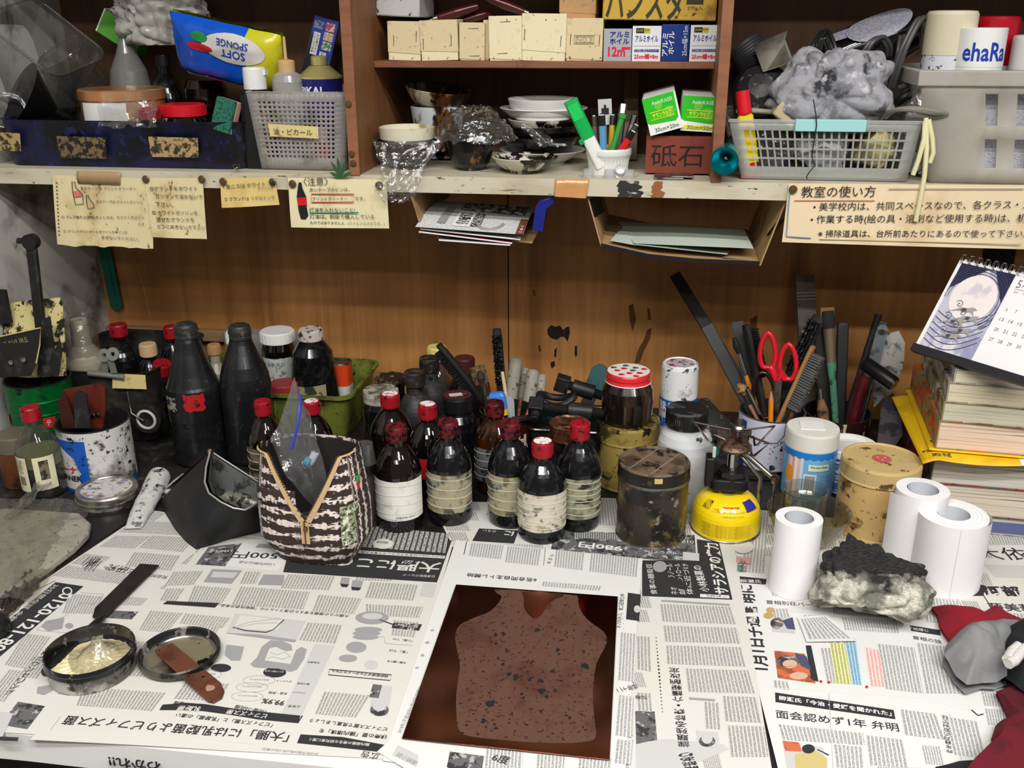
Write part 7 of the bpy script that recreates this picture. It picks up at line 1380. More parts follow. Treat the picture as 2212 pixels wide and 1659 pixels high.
# glass bowl with beaker
x,y,r,h=up(1735,1212,180,1098,1735);GB2=Film('bowl_glass',(226,220,200),.05,.6,.03,6,.05,.02)
bowl('glass_bowl','clear glass bowl with a pour lip behind the small paper roll',x,y,TZ,r,h,r*.45,GB2,.48)
b=MB();rb=.031;bz_=TZ+.014;b.lathe([(0,0),(rb*.95,0),(rb,.003),(rb,.066),(rb*1.05,.07),(rb*1.0,.0695),(rb*.96,.066),(rb*.96,.004),(0,.003)],Film('beaker_glass',(222,226,224),.06,.6,.03,6,.05,.03),40);_place(b,'beaker','small clear beaker standing inside the glass bowl','beaker',(Y(1738,1080,y+.005).x,y+.004,bz_))
b=MB();b.lathe([(0,0),(rb*.94,0),(rb*.94,.022),(0,.022)],Film('amber_liquid',(236,206,120),.04,.2,.03,6,.05,0),30);_place(b,'liquid','shallow yellowish liquid in the clear beaker','liquid',(Y(1738,1080,y+.005).x,y+.004,bz_+.004))
# paper rolls
ROLL=M('roll_paper',(240,238,240),.9,bump=(300,.1));ROLLI=M('roll_core',(196,200,206),.9)
def roll(label,u,vb,w,vt,ut,core,flap=None,px=None):
    x,y,r,h=up(u,vb,w,vt,ut)
    if px:x,y=px(x,y,r)
    t=TH('paper_roll',label,'paper roll',(x,y,TZ+.0012),group='white paper rolls standing on the newspaper');b=MB();P=[(r*core,0),(r,0),(r,h),(r*core,h)]
    b.lathe(P,ROLL,56)
    for k in range(4):b.lathe([(r*(core+(1-core)*(k+.5)/4),h+.0003),(r*(core+(1-core)*(k+.5)/4)+.0003,h+.0004)],ROLLI,56)
    b.obj('paper',t,ang=40);b=MB();b.lathe([(r*core,h),(r*core,0),(r*core*.94,0),(r*core*.94,h)],ROLLI,48);b.obj('core',t)
    if flap:b=MB();a0,a1=flap;b.grid(lambda u_,v:V(((r+.0008+.007*u_**2)*cos(a0+(a1-a0)*u_),(r+.0008+.007*u_**2)*sin(a0+(a1-a0)*u_),h*(.0+(1.0-.05*u_**3)*v))),20,4,ROLL);b.obj('loose_end',t)
    return t
roll('small white paper roll standing in front of the glass bowl',1706,1297,99,1118,1717,.62)
roll('white paper roll at the back against the beige tin',1962,1250,108,1055,1980,.60,(-1.2,-3.1))
roll('large front white paper roll beside the inked gauze ball',2027,1291,142,1110,2057,.48,(-1.6,.35))
# books
PGS=[M('pages_%d'%i,c,.9,dirt=[(tuple(int(k*.78)for k in c),40,.5,.7,(.02,.02,3)),(tuple(int(k*.55)for k in c),60,.68,.74,(.02,.02,2.4))])for i,c in enumerate(((196,196,186),(206,194,176),(196,192,180),(224,198,178),(200,194,172),(214,202,174),(220,210,182)))]
CVS=[M('cover_%d'%i,c,.5,dirt=[(d,14,.5,.58),(e,24,.6,.66)])for i,(c,d,e)in enumerate((((120,120,124),(60,64,70),(170,170,170)),((90,84,84),(130,40,44),(40,40,44)),((104,98,96),(150,50,46),(50,50,52)),((150,130,90),(206,90,40),(90,110,60)),((150,140,110),(110,84,60),(196,186,160)),((160,152,134),(120,112,96),(200,196,180)),((178,176,170),(120,130,140),(210,206,196))))]
z=TZ+.001;bk_=[(.030,-.005,-3),(.048,.0,-4),(.050,.003,-4),(.044,.002,-5),(.030,.004,-7),(.030,.006,-8),(.020,.012,-9)]
blab=['thin grey blue magazine at the bottom of the stack','thick magazine second from the bottom of the stack','thick grey magazine just under the yellow envelopes','pink paged magazine just above the yellow envelopes','tan magazine in the upper half of the stack','second magazine from the top of the stack','top magazine carrying the desk calendar']
for i,(th,dx,rz_)in enumerate(bk_):
    if i==3:zenv=z+.001;z+=.006
    t=TH('magazine',blab[i],'magazine',(.425+dx,-.452,z),rz=rad(rz_),group='stack of thick magazines');b=MB();b.box(.001,.182,.002,.256,.0012,th-.0012,PGS[i]);b.obj('pages',t)
    b=MB();b.box(0,.183,0,.257,0,.0012,CVS[i]);b.box(0,.183,0,.257,th-.0012,th,CVS[i]);b.box(-.0012,.0002,0,.257,0,th,CVS[i]);b.obj('cover',t)
    if i in(1,2,3):b=MB();b.text(('ジャンプ','マガジン','コミック')[i%3],M('spine_red_%d'%i,(204,70,40)if i==3 else(150,40,44),.5),pl((-.0016,.12,th*.5),(0,-1,0),(0,0,1)),.17,th*.62,.03);b.obj('spine_print',t)
    z+=th
    if i==0:b=MB();b.box(.02,.18,-.0006,.001,th*.2,th*.75,M('blue_strip',(88,96,140),.5));b.obj('blue_strip',t)
ztop=z
ENV=M('envelope_yellow',(230,186,20),.55,dirt=[((206,160,20),5,.5,.75)])
for k,(dx,dy,s_,rz_)in enumerate(((-.02,-.022,'lower yellow envelope sticking out of the magazine stack',-2),(-.008,.0,'upper yellow envelope sticking out of the magazine stack',-5))):
    b=MB();ex=.18
    def ef(u,v):
        q=V((dx+.215*u,dy+.26*v,0));dro=-.010*max(0,1-u*12)*(1-v*.6)*(1-k)-.006*max(0,1-v*12)*sin(PI*min(1,u*1.4))*(1-k);return q+V((0,0,dro+.003*k))
    b.grid(ef,30,24,ENV);b.grid(lambda u,v:ef(.62+.38*u,.0+.28*v)+V((0,-.0003,.0006)),10,6,PAPERW)
    b.text('〒20-20 学校',INKP,lambda x_,y_:ef(.10+x_*3,.12+y_*3)+V((0,0,.0008)),.05,.012);b.text('2020 平成',INKP,lambda x_,y_:ef(.13+x_*3,.06+y_*3)+V((0,0,.0008)),.04,.012)
    o_=b.obj('envelope',solid=.0009);o_.location=(.425,-.458,zenv+.0012);o_.rotation_euler=(0,0,rad(rz_));tag(o_,s_,'envelope')
# dirty metal plate
b,c=card('','','',[(1905,725),(1942,715),(1955,740),(1952,790),(1925,845),(1888,880),(1882,830)],-.19,M('plate_dirty_white',(150,148,142),.6,dirt=[((80,78,74),14,.48,.62),((34,32,32),30,.6,.68)]),.003,-.13);tag(b.obj('palette_plate',loc=c),'dirty white metal plate standing between wax can and magazines','plate')
b,c=card('','','',[(1905,870),(1930,850),(1945,880),(1950,940),(1925,975),(1895,960)],-.31,M('grey_rag',(74,68,72),.9,dirt=[((40,38,40),14,.5,.6)]),.004,-.22);tag(b.obj('rag',loc=c),'dull grey rag hanging beside the lower magazines','rag')
# desk calendar
BL_,BR_=T(1972,757,ztop+.006),T(2212,832,ztop+.006);ex=(BR_-BL_).normalized();n_=V((0,0,1)).cross(ex);n_=-n_ if n_.dot(CAM-BL_)<0 else n_
bk=-n_;upv=(V((0,0,cos(rad(33))))+bk*sin(rad(33)));CH,CWD=.150,.19
t=TH('desk_calendar','spiral desk calendar with a blue dog drawing on the magazine stack','calendar',BL_);fq=lambda x_,y_,k=0.:ex*x_+upv*y_+(ex.cross(upv)).normalized()*k*(1 if ex.cross(upv).dot(n_)>0 else-1)
b=MB();BKC=M('calendar_black',(34,34,38),.5)
def quad(b,x0,y0,x1,y1,k,m,sh0=0,sh1=0):return b.grid(lambda u,v:fq(x0+(x1-x0)*u+sh0,y0+(y1-y0)*v,k),2,2,m)
b.add([fq(0,-.002,-.004),fq(CWD,-.002,-.004),fq(CWD,-.002,.008),fq(0,-.002,.008),fq(0,.010,-.004),fq(CWD,.010,-.004),fq(CWD,.010,.008),fq(0,.010,.008)],[(0,1,2,3),(7,6,5,4),(0,4,5,1),(1,5,6,2),(2,6,7,3),(3,7,4,0)],BKC)
b.add([fq(0,0,-.003),fq(CWD,0,-.003),fq(CWD,CH,-.003),fq(0,CH,-.003),fq(0,0,0),fq(CWD,0,0),fq(CWD,CH,0),fq(0,CH,0)],[(0,3,2,1),(4,5,6,7),(0,1,5,4),(1,2,6,5),(2,3,7,6),(3,0,4,7)],BKC)
hz2=bk*.075-V((0,0,.002));b.add([fq(0,CH,-.003),fq(CWD,CH,-.003),ex*CWD+bk*.10,bk*.10],[(0,1,2,3)],BKC);b.obj('stand',t)
b=MB();PW2=M('calendar_paper',(238,236,238),.7);SKY=M('calendar_navy',(30,32,66),.6);WSH=M('calendar_wash',(196,196,214),.7,dirt=[((150,152,186),10,.5,.7),((226,220,222),16,.6,.7)]);quad(b,0,.011,CWD,CH,.0012,PW2)
px0,px1=.006,.090;quad(b,px0,.011,px1,CH-.004,.0016,WSH)
for tri_ in([(px0,CH-.004),(px0+.045,CH-.004),(px0,CH-.045)],[(px1,CH-.004),(px1-.03,CH-.004),(px1,CH-.05)]):b.flat([fq(*q,.0019)for q in tri_],SKY)
MOON=M('calendar_moon',(238,228,226),.7,dirt=[((206,200,214),14,.6,.75)]);CI=M('calendar_ink',(70,72,90),.7);CG=M('calendar_grey',(160,156,156),.7)
b.grid(lambda u,v:fq(.048+.034*v*cos(6.2832*u),.098+.036*v*sin(6.2832*u),.0020),30,3,MOON,True)
for k in range(4):b.tube([fq(min(max(.048+(.038+.004*k)*cos(a),px0),px1),min(.096+(.040+.004*k)*sin(a),CH-.005),.0023)for a in[-.9+(PI+1.0)*i/24 for i in range(25)]],.00045,CI,4)
for k in range(6):b.tube([fq(px0+.002+.078*i/12,.068-.009*k-.012*sin(PI*i/12)+.014*(i/12)**2,.0023)for i in range(13)],.0005,CI,4)
for k,(cx_,cy_)in enumerate(((.045,.077),(.056,.066),(.038,.056),(.055,.046),(.042,.034))):
    b.flat([fq(cx_+a,cy_+c_,.0026+.0002*k)for a,c_ in((-.022,-.006),(-.008,-.0015),(.003,-.002),(.010,.0),(.018,-.005),(.013,.003),(.019,.005),(.013,.008),(.010,.0075),(.003,.005),(-.007,.004),(-.012,.0))][::1],CG)
    b.flat([fq(cx_+a,cy_+c_,.0029+.0002*k)for a,c_ in((-.004,-.001),(.002,-.001),(.003,.004),(-.003,.0035))],CI)
    b.tube([fq(cx_-.011+.0007*a*cos(a),cy_+.008+.0007*a*sin(a),.0028+.0002*k)for a in[9*i/22 for i in range(23)]],.0004,CI,4)
GP=M('calendar_print',(120,120,130),.7);cf=lambda x_,y_:(lambda a,c_:fq(x_+a,y_+c_,.0017))
b.text('5',GP,cf(.101,.134),.006,.012);b.text('May',GP,cf(.112,.131),.011,.006);quad(b,.098,.1255,CWD-.004,.126,.0018,GP)
days=[[None,None,1,2,3,4,5]]+[[6+7*w+d for d in range(7)]for w in range(3)]+[[27,28,29,30,31,None,None]]
for w,row in enumerate(days):
    for d,v_ in enumerate(row):
        if v_ and d<6:b.text(str(v_),GP,cf(.102+.0135*d,.110-.0155*w),.0062 if v_>9 else .0024,.005)
for d,s_ in enumerate(('SUN','MON','TUE','WED','THU','FRI')):b.text(s_,GP,cf(.102+.0135*d,.1215),.006,.0026)
b.obj('page',t,ang=20)
for k in range(15):
    b=MB();xx=.006+.0125*k
    for dx in(-.0011,.0011):b.tube([fq(xx+dx,CH-.004+.0065*(1-cos(a)),.002+.006*sin(a))for a in[2*PI*i/16 for i in range(16)]],.00055,CHROME,6,True)
    b.obj('spiral_ring',t)
b=MB()
xk=Y(2150,600,-.001).x;b=MB();b.box(xk-.028,xk+.026,-.004,-.0006,.95,1.2,M('strap_black',(22,24,26),.7));tag(b.obj('strap',loc=(xk,-.002,1.05)),'dark strip fixed to the wall behind the desk calendar','strip')
# ---------------- newspapers ----------------
NPA=M('newsprint',(206,205,200),.9,dirt=[((208,204,192),2.5,.5,.8)]);NPB=M('newsprint_warm',(206,205,198),.9);NPW=M('newsprint_white',(214,214,211),.9)
NT1=NewsInk('news_text',(206,205,200),(40,40,42),.45,.72);NT2=NewsInk('news_text_warm',(206,205,198),(44,44,44),.45,.72);NTW=NewsInk('news_text_white',(214,214,211),(40,40,42),.45,.72)
NTK=NewsInk('news_text_reversed',(62,62,64),(214,214,210),.46,.8);NTY_=NewsInk('news_text_yellow',(228,228,156),(60,60,50),.42,.7);NTB=NewsInk('news_text_blue',(166,208,230),(50,60,70),.42,.7);NTP=NewsInk('news_text_pink',(236,214,208),(190,80,80),.42,.7)
NK=M('news_black',(42,42,44),.8);NG=M('news_grey',(150,150,150),.85);NG2=M('news_light_grey',(190,190,188),.85);NDG=M('news_dark_grey',(96,96,98),.85,dirt=[((50,50,52),30,.5,.6),((170,170,168),40,.62,.7)])
NOR=M('news_orange',(196,104,66),.85,dirt=[((150,76,50),30,.5,.6)]);NYL=M('news_khaki',(192,176,118),.85);NBL=M('news_navy',(70,74,104),.85);NSK=M('news_skin',(206,168,146),.85)
def zf(p):
    h=.0007*N((p.x,p.y,0),7,2)+.0012*abs(N((p.x,p.y*.6,0),3.2,5))**1.2;return p+V((0,0,h))
class Sheet:
    def __init__(s,px,layer,mat,nx=36,ny=44):
        s.z=TZ+.0006+.0009*layer;s.b=MB();c=[T(u,v)for u,v in px];s.q=c;s.c=sum(c,V((0,0,0)))/4;s.o_=[]
        s.b.grid(lambda u,v:s.at(c[3].lerp(c[2],u).lerp(c[0].lerp(c[1],u),v)),nx,ny,mat)
    def at(s,p,k=0.):return zf(V((p.x,p.y,s.z+k)))
    def k(s,px,mat,k=.00025,cell=None,n=(10,6)):
        """printed patch between four photo corners; cell gives running text (character size)"""
        c=[T(u,v)for u,v in px];w,h=(c[1]-c[0]).length,(c[3]-c[0]).length;s.o_+=[c[3].lerp(c[2],i/5).lerp(c[0].lerp(c[1],i/5),j/5)for i in range(6)for j in range(6)];f=lambda u,v:s.at(c[3].lerp(c[2],u).lerp(c[0].lerp(c[1],u),v),k)
        uv=(lambda u,v:(v*h/cell,u*w/(cell*1.75)))if cell else None;s.b.grid(f,n[0],n[1],mat,False,uv);return s
    def p(s,px,mat,k=.0003):s.o_+=[T(u,v)for u,v in px]+[T((u+px[0][0])/2,(v+px[0][1])/2)for u,v in px];s.b.flat([s.at(T(u,v),k)for u,v in px],mat);return s
    def e(s,u,v,ru,rv,mat,k=.0004):return s.p([(u+ru*cos(2*PI*i/20),v+rv*sin(2*PI*i/20))for i in range(20)][::-1],mat,k)
    def l(s,px,mat,w=.0005,k=.0003):s.b.tube([s.at(T(u,v),k)for u,v in px],w,mat,4,flat=.3);return s
    def t(s,txt,u0,v0,u1,v1,mat=NK,bold=.0,h=None,k=.0006):
        A,B=T(u0,v0),T(u1,v1);nn=V((0,0,1)).cross((B-A).normalized());hh=h or(B-A).length/max(len(txt),1);s.o_+=[A.lerp(B,i/14)+nn*hh*j for i in range(15)for j in(.1,.9)]
        s.b.text2(txt,T(u0,v0),T(u1,v1),(0,0,1),mat,h,bold,0,lambda p:s.at(p,k));return s
    def vt(s,txt,u0,v0,u1,v1,size,mat=NK,bold=0.):
        P,Q=T(u0,v0),T(u1,v1);run=(Q-P)/max(len(txt)-1,1);up_=-run.normalized();ex=up_.cross(V((0,0,1)))
        s.o_+=[P.lerp(Q,i/20)for i in range(21)]
        for i,ch in enumerate(txt):
            if ch!=' ':o=P+run*i;s.b.text(ch,mat,lambda x,y:s.at(o+ex*x+up_*y,.0006),size if ch not in '・1' else size*.3,min(size,run.length*.86)if ch not in '・一' else size*.3,bold)
        return s
    def done(s,label,name='newspaper',fill=None):
        if fill:
            ink,nx,ny,cell=fill;c=s.q;f=lambda u,v:c[3].lerp(c[2],u).lerp(c[0].lerp(c[1],u),v)
            w,h=(c[1]-c[0]).length,(c[3]-c[0]).length;gy=max(1,int(h/.034));gx=max(1,int(w/.011))
            for j in range(gy):
                i=0
                while i<gx:
                    k=i
                    while k<gx and k-i<16 and not any((q-f((k+.5)/gx,(j+.5)/gy)).length<.0135 for q in s.o_ if abs(q.x-f((k+.5)/gx,(j+.5)/gy).x)<.0135):k+=1
                    if k-i>1:
                        u0,u1,v0,v1=(i+.3)/gx,(k-.1)/gx,(j+.1)/gy,(j+.94)/gy;ww,hh=(u1-u0)*w,(v1-v0)*h
                        s.b.grid(lambda u,v:s.at(f(u0+(u1-u0)*u,v0+(v1-v0)*v),.0002),8,4,ink,False,lambda u,v:(v*hh/cell,u*ww/(cell*1.75)))
                    i=max(k,i+1)
        return tag(s.b.obj(name,loc=V((s.c.x,s.c.y,s.z)),ang=60),label,'newspaper')
def boxpx(u0,v0,u1,v1,sk=0.):return[(u0,v0),(u1,v0+sk*0),(u1,v1),(u0,v1)]
# right-hand sheet
S=Sheet([(1540,1100),(2330,1160),(2420,1720),(1690,1700)],0,NPW)
for q in([(1620,1100),(1660,1104),(1650,1240),(1600,1236)],[(1790,1196),(1890,1186),(1900,1216),(1800,1226)],[(1660,1316),(1700,1316),(1706,1336),(1664,1336)],[(1735,1330),(1775,1330),(1830,1392),(1742,1388)],[(1895,1392),(1975,1400),(1995,1500),(1912,1490)],[(1980,1390),(2060,1400),(2085,1500),(2000,1500)],[(1990,1290),(2080,1300),(2095,1350),(2000,1345)],[(1680,1566),(1864,1586),(1868,1612),(1690,1600)],[(1870,1590),(1950,1600),(1962,1660),(1878,1655)],[(1800,1610),(1862,1616),(1866,1662),(1806,1660)],[(1944,1534),(2020,1544),(2040,1600),(1954,1590)],[(2040,1550),(2110,1560),(2130,1640),(2060,1632)],[(1670,1470),(1700,1474),(1706,1492),(1672,1488)]):S.k(q,NTW,cell=.0024)
S.k([(1595,1246),(1656,1252),(1654,1264),(1594,1260)],NK).t('柳瀬氏',1600,1260,1645,1262,PAPERW)
S.t('1月1日子週 鮮明に',1663,1450,1627,1266,NK,.025,.022).t('首相別荘バーベ',1656,1306,1772,1314).e(1664,1319,9,6,M('oil_spot',(184,152,98),.7)).e(1660,1331,11,7,bpy.data.materials['oil_spot'])
S.k([(1664,1340),(1706,1332),(1718,1370),(1668,1366)],NG2).e(1678,1348,14,12,NDG).e(1682,1350,11,9,NSK).p([(1690,1342),(1712,1335),(1718,1362),(1700,1360)],NBL,.0005)
S.k([(1672,1407),(1738,1414),(1762,1478),(1680,1466)],NOR).e(1702,1430,26,12,NDG).e(1706,1436,16,9,NSK).p([(1716,1412),(1742,1420),(1752,1450),(1730,1440)],NBL,.0005).e(1725,1462,20,8,NSK,.0006)
S.k([(1740,1396),(1752,1396),(1768,1474),(1752,1472)],NK).k([(1772,1402),(1794,1402),(1806,1478),(1786,1476)],NTW,cell=.0024).k([(1790,1376),(1822,1376),(1840,1480),(1806,1478)],NTY_,cell=.0024).k([(1824,1378),(1848,1380),(1862,1482),(1842,1480)],NTB,cell=.0024).k([(1868,1400),(1900,1406),(1912,1486),(1880,1484)],NTP,cell=.0024)
for u,v in((1773,1474),(1790,1476),(1872,1486)):S.e(u,v,3.5,3,RED)
S.k([(1674,1497),(1930,1536),(1934,1556),(1675,1518)],NK).t('柳瀬氏「今治・愛媛を聞かれた」',1682,1514,1926,1550,PAPERW,.02).t('面会認めず1年 弁明',1677,1553,1943,1584,NK,.005)
S.k([(1690,1606),(1778,1616),(1790,1690),(1704,1690)],NG2).p([(1690,1602),(1726,1606),(1732,1626),(1696,1624)],NOR).p([(1716,1632),(1760,1622),(1786,1640),(1788,1690),(1720,1690)],NYL).e(1746,1620,14,10,NK).l([(1765,1622),(1790,1634)],NK,.001)
S.k([(1965,1352),(2030,1362),(2032,1374),(1968,1364)],NK).t('「総理じ',1968,1362,2006,1367,PAPERW).t('首相の独',1972,1382,2034,1392).vt('昨年8月の取材では',2050,1625,2040,1552,.006).l([(1650,1486),(1990,1512),(2100,1540)],NG2,.0006).l([(2098,1536),(2112,1548),(2124,1545)],NK,.001).l([(1790,1500),(1800,1680)],NG2).l([(2050,1545),(2080,1659)],NG2)
S.done('newspaper sheet on the right with colour photo and black headline bar',fill=(NTW,0,0,.0024))
S=Sheet([(1980,1160),(2330,1150),(2380,1350),(2090,1330)],1,NPA,20,20)
S.t('大依頼',2118,1212,2290,1214,NK,.0).t('阿部',2132,1290,2214,1292,NK,.03).t('薩美華',2142,1322,2240,1326,NK,.01).k([(2125,1222),(2260,1226),(2270,1252),(2150,1250)],NG2).k([(2090,1258),(2128,1268),(2124,1290),(2096,1290)],NK).k([(2150,1326),(2250,1330),(2260,1346),(2156,1344)],NT1,cell=.0024).l([(2100,1252),(2150,1330)],NK,.0008)
S.done('newspaper sheet with tall brush style characters behind the paper rolls',fill=(NT1,0,0,.0024))
# centre back sheet
S=Sheet([(930,1085),(1572,1098),(1676,1720),(1240,1720)],2,NPA)
for k,(q)in enumerate(([(1425,1308),(1578,1314),(1590,1352),(1430,1346)],[(1432,1355),(1592,1360),(1600,1394),(1436,1390)],[(1438,1398),(1602,1402),(1612,1444),(1440,1438)],[(1480,1448),(1616,1452),(1630,1502),(1486,1498)],[(1560,1507),(1634,1510),(1646,1566),(1566,1562)],[(1570,1571),(1650,1574),(1660,1640),(1578,1640)],[(1520,1520),(1552,1522),(1556,1580),(1524,1578)],[(1375,1500),(1405,1502),(1408,1545),(1378,1545)],[(1060,1078),(1110,1080),(1106,1120),(1050,1116)],[(1262,1076),(1330,1080),(1340,1140),(1262,1136)],[(1375,1378),(1405,1380),(1408,1455),(1376,1450)])):S.k(q,NT1,cell=.0024)
S.k([(1200,1150),(1500,1160),(1505,1222),(1190,1190)],NDG).k([(1240,1152),(1480,1162),(1478,1176),(1240,1166)],NTK,.0004,.002).t('980円',1346,1184,1252,1174,NPW,.03,.016).t('サラシア100',1462,1196,1392,1192,NPW,.01).t('0120',1498,1172,1462,1170,NPW)
S.p([(1387,1214),(1387,1291),(1582,1299),(1553,1176),(1505,1169),(1508,1214)],NK,.0004).t('サラシアの実力',1577,1288,1551,1178,NPW,.03,.021).t('小林製薬の',1533,1282,1514,1226,NPW,.01).k([(1512,1287),(1574,1290),(1576,1297),(1512,1294)],NPW,.0008).t('これが!!',1568,1289,1526,1288,NK,0,.007,.0012)
for u,s_ in((1498,'体に近づけ'),(1481,'血糖値コントロール'),(1464,'ネオコタラノール'),(1420,'食事の糖吸収')):S.t(s_,u,1288,u-12,1222,NPW,0,.009)
S.k([(1475,1196),(1510,1200),(1510,1216),(1474,1214)],NG2,.0006).e(1425,1228,15,12,NG,.0007).k([(1428,1299),(1576,1308),(1576,1312),(1428,1303)],NG)
S.vt('課題残る診療・介護報酬改定',1476,1612,1456,1452,.0125,NK,.01).k([(1488,1510),(1544,1514),(1544,1519),(1488,1515)],NG).t('加藤',1398,1508,1372,1506,NK)
S.k([(1372,1540),(1414,1541),(1420,1612),(1374,1612)],NDG).p([(1374,1612),(1400,1606),(1440,1600),(1560,1612),(1575,1622),(1400,1700),(1374,1700)],NG2).k([(1503,1582),(1550,1586),(1556,1620),(1508,1618)],NG2,.0004).e(1527,1606,18,12,NDG,.0006).e(1527,1600,12,12,NSK if 0 else NG2,.0008)
for i in range(22):S.e(1417+i*.65,1382+i*7.6,1.2+.9*math.exp(-((i-10)/5.)**2),1.2+.9*math.exp(-((i-10)/5.)**2),NK)
S.vt('諸説あり',1494,1665,1480,1635,.016,NK,.02).k([(1035,1145),(1120,1150),(1110,1178),(1020,1172)],NK).t('に',1112,1152,1092,1150,NPW,.03).t('のろい',1072,1150,1044,1148,NPW)
S.e(1605,1185,22,14,NPB).k([(1590,1205),(1622,1208),(1622,1222),(1590,1220)],M('news_rose',(196,150,146),.85)).k([(1592,1224),(1604,1224),(1604,1238),(1592,1238)],M('news_green',(96,140,110),.85)).t('わかる!',1612,1240,1610,1214,NK)
S.done('newspaper sheet at centre right with columns and black advert block',fill=(NT1,0,0,.0024))
# left back sheet
S=Sheet([(322,1104),(720,1165),(340,1610),(-360,1560)],2,NPA)
for q in([(290,1128),(420,1134),(395,1160),(255,1152)],[(330,1160),(420,1166),(395,1196),(300,1186)],[(250,1160),(325,1162),(290,1188),(215,1184)],[(290,1196),(390,1204),(370,1236),(270,1226)],[(150,1286),(225,1292),(200,1330),(135,1328)],[(55,1372),(110,1380),(60,1450),(10,1440)],[(20,1450),(60,1455),(10,1520),(-30,1515)],[(75,1420),(115,1424),(80,1470),(40,1465)],[(260,1290),(320,1296),(305,1312),(250,1310)]):S.k(q,NT1,cell=.0024)
S.p([(121,1261),(181,1270),(-70,1482),(-112,1446)],NK).t('0120-121-808',135,1284,-42,1420,NPW,.02,.02).t('30日間保証 全額返金保証',118,1266,-50,1394,NG2,.01,.009).e(146,1281,11,9,NPW,.0006).e(146,1281,8,6,NK,.0009).l([(120,1258),(60,1288),(40,1320),(10,1345)],NK,.0012)
for i in range(13):S.l([(195+i*2.2-abs(6-i)*.1,1206+i*-.0+(i%3)*5),(176+i*2.2,1222+(i%4)*5)],NK,.0012)
S.t('血と違つの',270,1232,228,1226).t('究沿対36',365,1248,320,1242).t('30年研究',330,1236,240,1222)
S.p([(100,1345),(140,1338),(135,1362),(105,1368),(90,1358)],NG).e(150,1356,9,6,NG).k([(225,1322),(300,1325),(285,1342),(215,1338)],NDG).l([(175,1284),(225,1288),(200,1310),(175,1306),(140,1336),(95,1352),(80,1366),(150,1372)],NG)
S.vt('無料カウンセリング',108,1404,22,1500,.009).p([(82,1488),(110,1484),(116,1496),(96,1506),(80,1502)],NG).k([(40,1520),(98,1530),(60,1580),(0,1570)],NDG).k([(-10,1540),(30,1546),(5,1600),(-40,1590)],NG2,.0006).l([(0,1600),(40,1602)],NK,.002)
S.done('newspaper sheet at back left with a white on black phone number',fill=(NT1,0,0,.0024))
# left advert sheet
S=Sheet([(452,1168),(980,1176),(842,1646),(66,1604)],3,NPB,44,44)
for q in([(375,1240),(440,1238),(418,1268),(355,1270)],[(530,1240),(565,1240),(552,1266),(518,1266)],[(622,1246),(725,1250),(712,1280),(606,1276)],[(360,1276),(400,1276),(382,1304),(345,1302)],[(420,1270),(500,1276),(480,1308),(405,1306)],[(520,1272),(670,1284),(655,1322),(500,1312)],[(688,1290),(782,1298),(765,1332),(674,1326)],[(800,1262),(905,1268),(895,1302),(788,1296)],[(325,1324),(395,1330),(360,1372),(300,1366)],[(400,1330),(500,1340),(482,1362),(388,1352)],[(665,1350),(740,1356),(725,1396),(645,1388)],[(180,1490),(360,1502),(330,1542),(165,1530)],[(790,1310),(915,1316),(905,1340),(790,1334)],[(850,1345),(905,1350),(895,1382),(845,1378)],[(700,1500),(800,1508),(770,1556),(680,1548)],[(600,1195),(700,1200),(690,1214),(600,1210)]):S.k(q,NT2,cell=.0024)
S.p([(640,1140),(976,1172),(944,1263),(612,1241)],NK).k([(790,1140),(970,1158),(962,1200),(770,1186)],NTK,.0007,.0045).k([(740,1192),(962,1206),(960,1212),(738,1198)],NPB,.0008).t('ビフィコロンは生きたビフィズス菌を大腸へ届ける',958,1207,745,1194,NK,0,.005,.0012).t('大腸にこの',955,1220,728,1207,NPB,.02,.028).e(828,1180,22,11,NPB,.0008).t('特許取得',840,1176,816,1174,NK,0,.006,.0012).t('日清製粉グループ',940,1248,872,1244,NPB,0,.006)
S.k([(524,1178),(640,1184),(600,1240),(487,1228)],NPW,.0003).t('500円',606,1200,506,1196,NK,.01,.018).t('1,320円(税込)の品',596,1222,520,1216).k([(560,1180),(620,1184),(612,1192),(552,1188)],NG,.0006).k([(451,1187),(524,1178),(487,1228),(423,1224)],NDG,.0005).t('3,996円',505,1192,468,1194,NPW,.01,None,.0009)
S.k([(459,1234),(524,1237),(501,1266),(440,1262)],NG).k([(462,1240),(515,1242),(505,1254),(455,1252)],NG2,.0005).k([(570,1246),(615,1247),(613,1270),(557,1268)],NG).k([(738,1252),(756,1253),(754,1270),(734,1268)],NG).k([(736,1266),(754,1268),(750,1274),(738,1273)],NK,.0005).k([(762,1258),(785,1260),(780,1278),(758,1276)],NG).k([(760,1273),(780,1275),(776,1281),(760,1280)],NK,.0005).k([(914,1264),(944,1266),(936,1296),(906,1292)],NG2).p([(352,1310),(362,1303),(475,1308),(465,1318)],NK).t('大腸からの健康を考えた日清ファルマの「機能性表示食品」',756,1334,476,1310)
S.k([(509,1330),(661,1347),(640,1391),(489,1372)],NG2).k([(520,1334),(610,1346),(600,1368),(505,1364)],NPB,.0005).l([(503,1361),(530,1368),(575,1372),(592,1366),(614,1345)],NK,.0007,.0008).l([(503,1362),(540,1350),(605,1342)],NG,.0005,.0008).l([(505,1364),(560,1352),(600,1352)],NG,.0005,.0008).k([(485,1373),(560,1376),(640,1388),(638,1393)],NG,.0006)
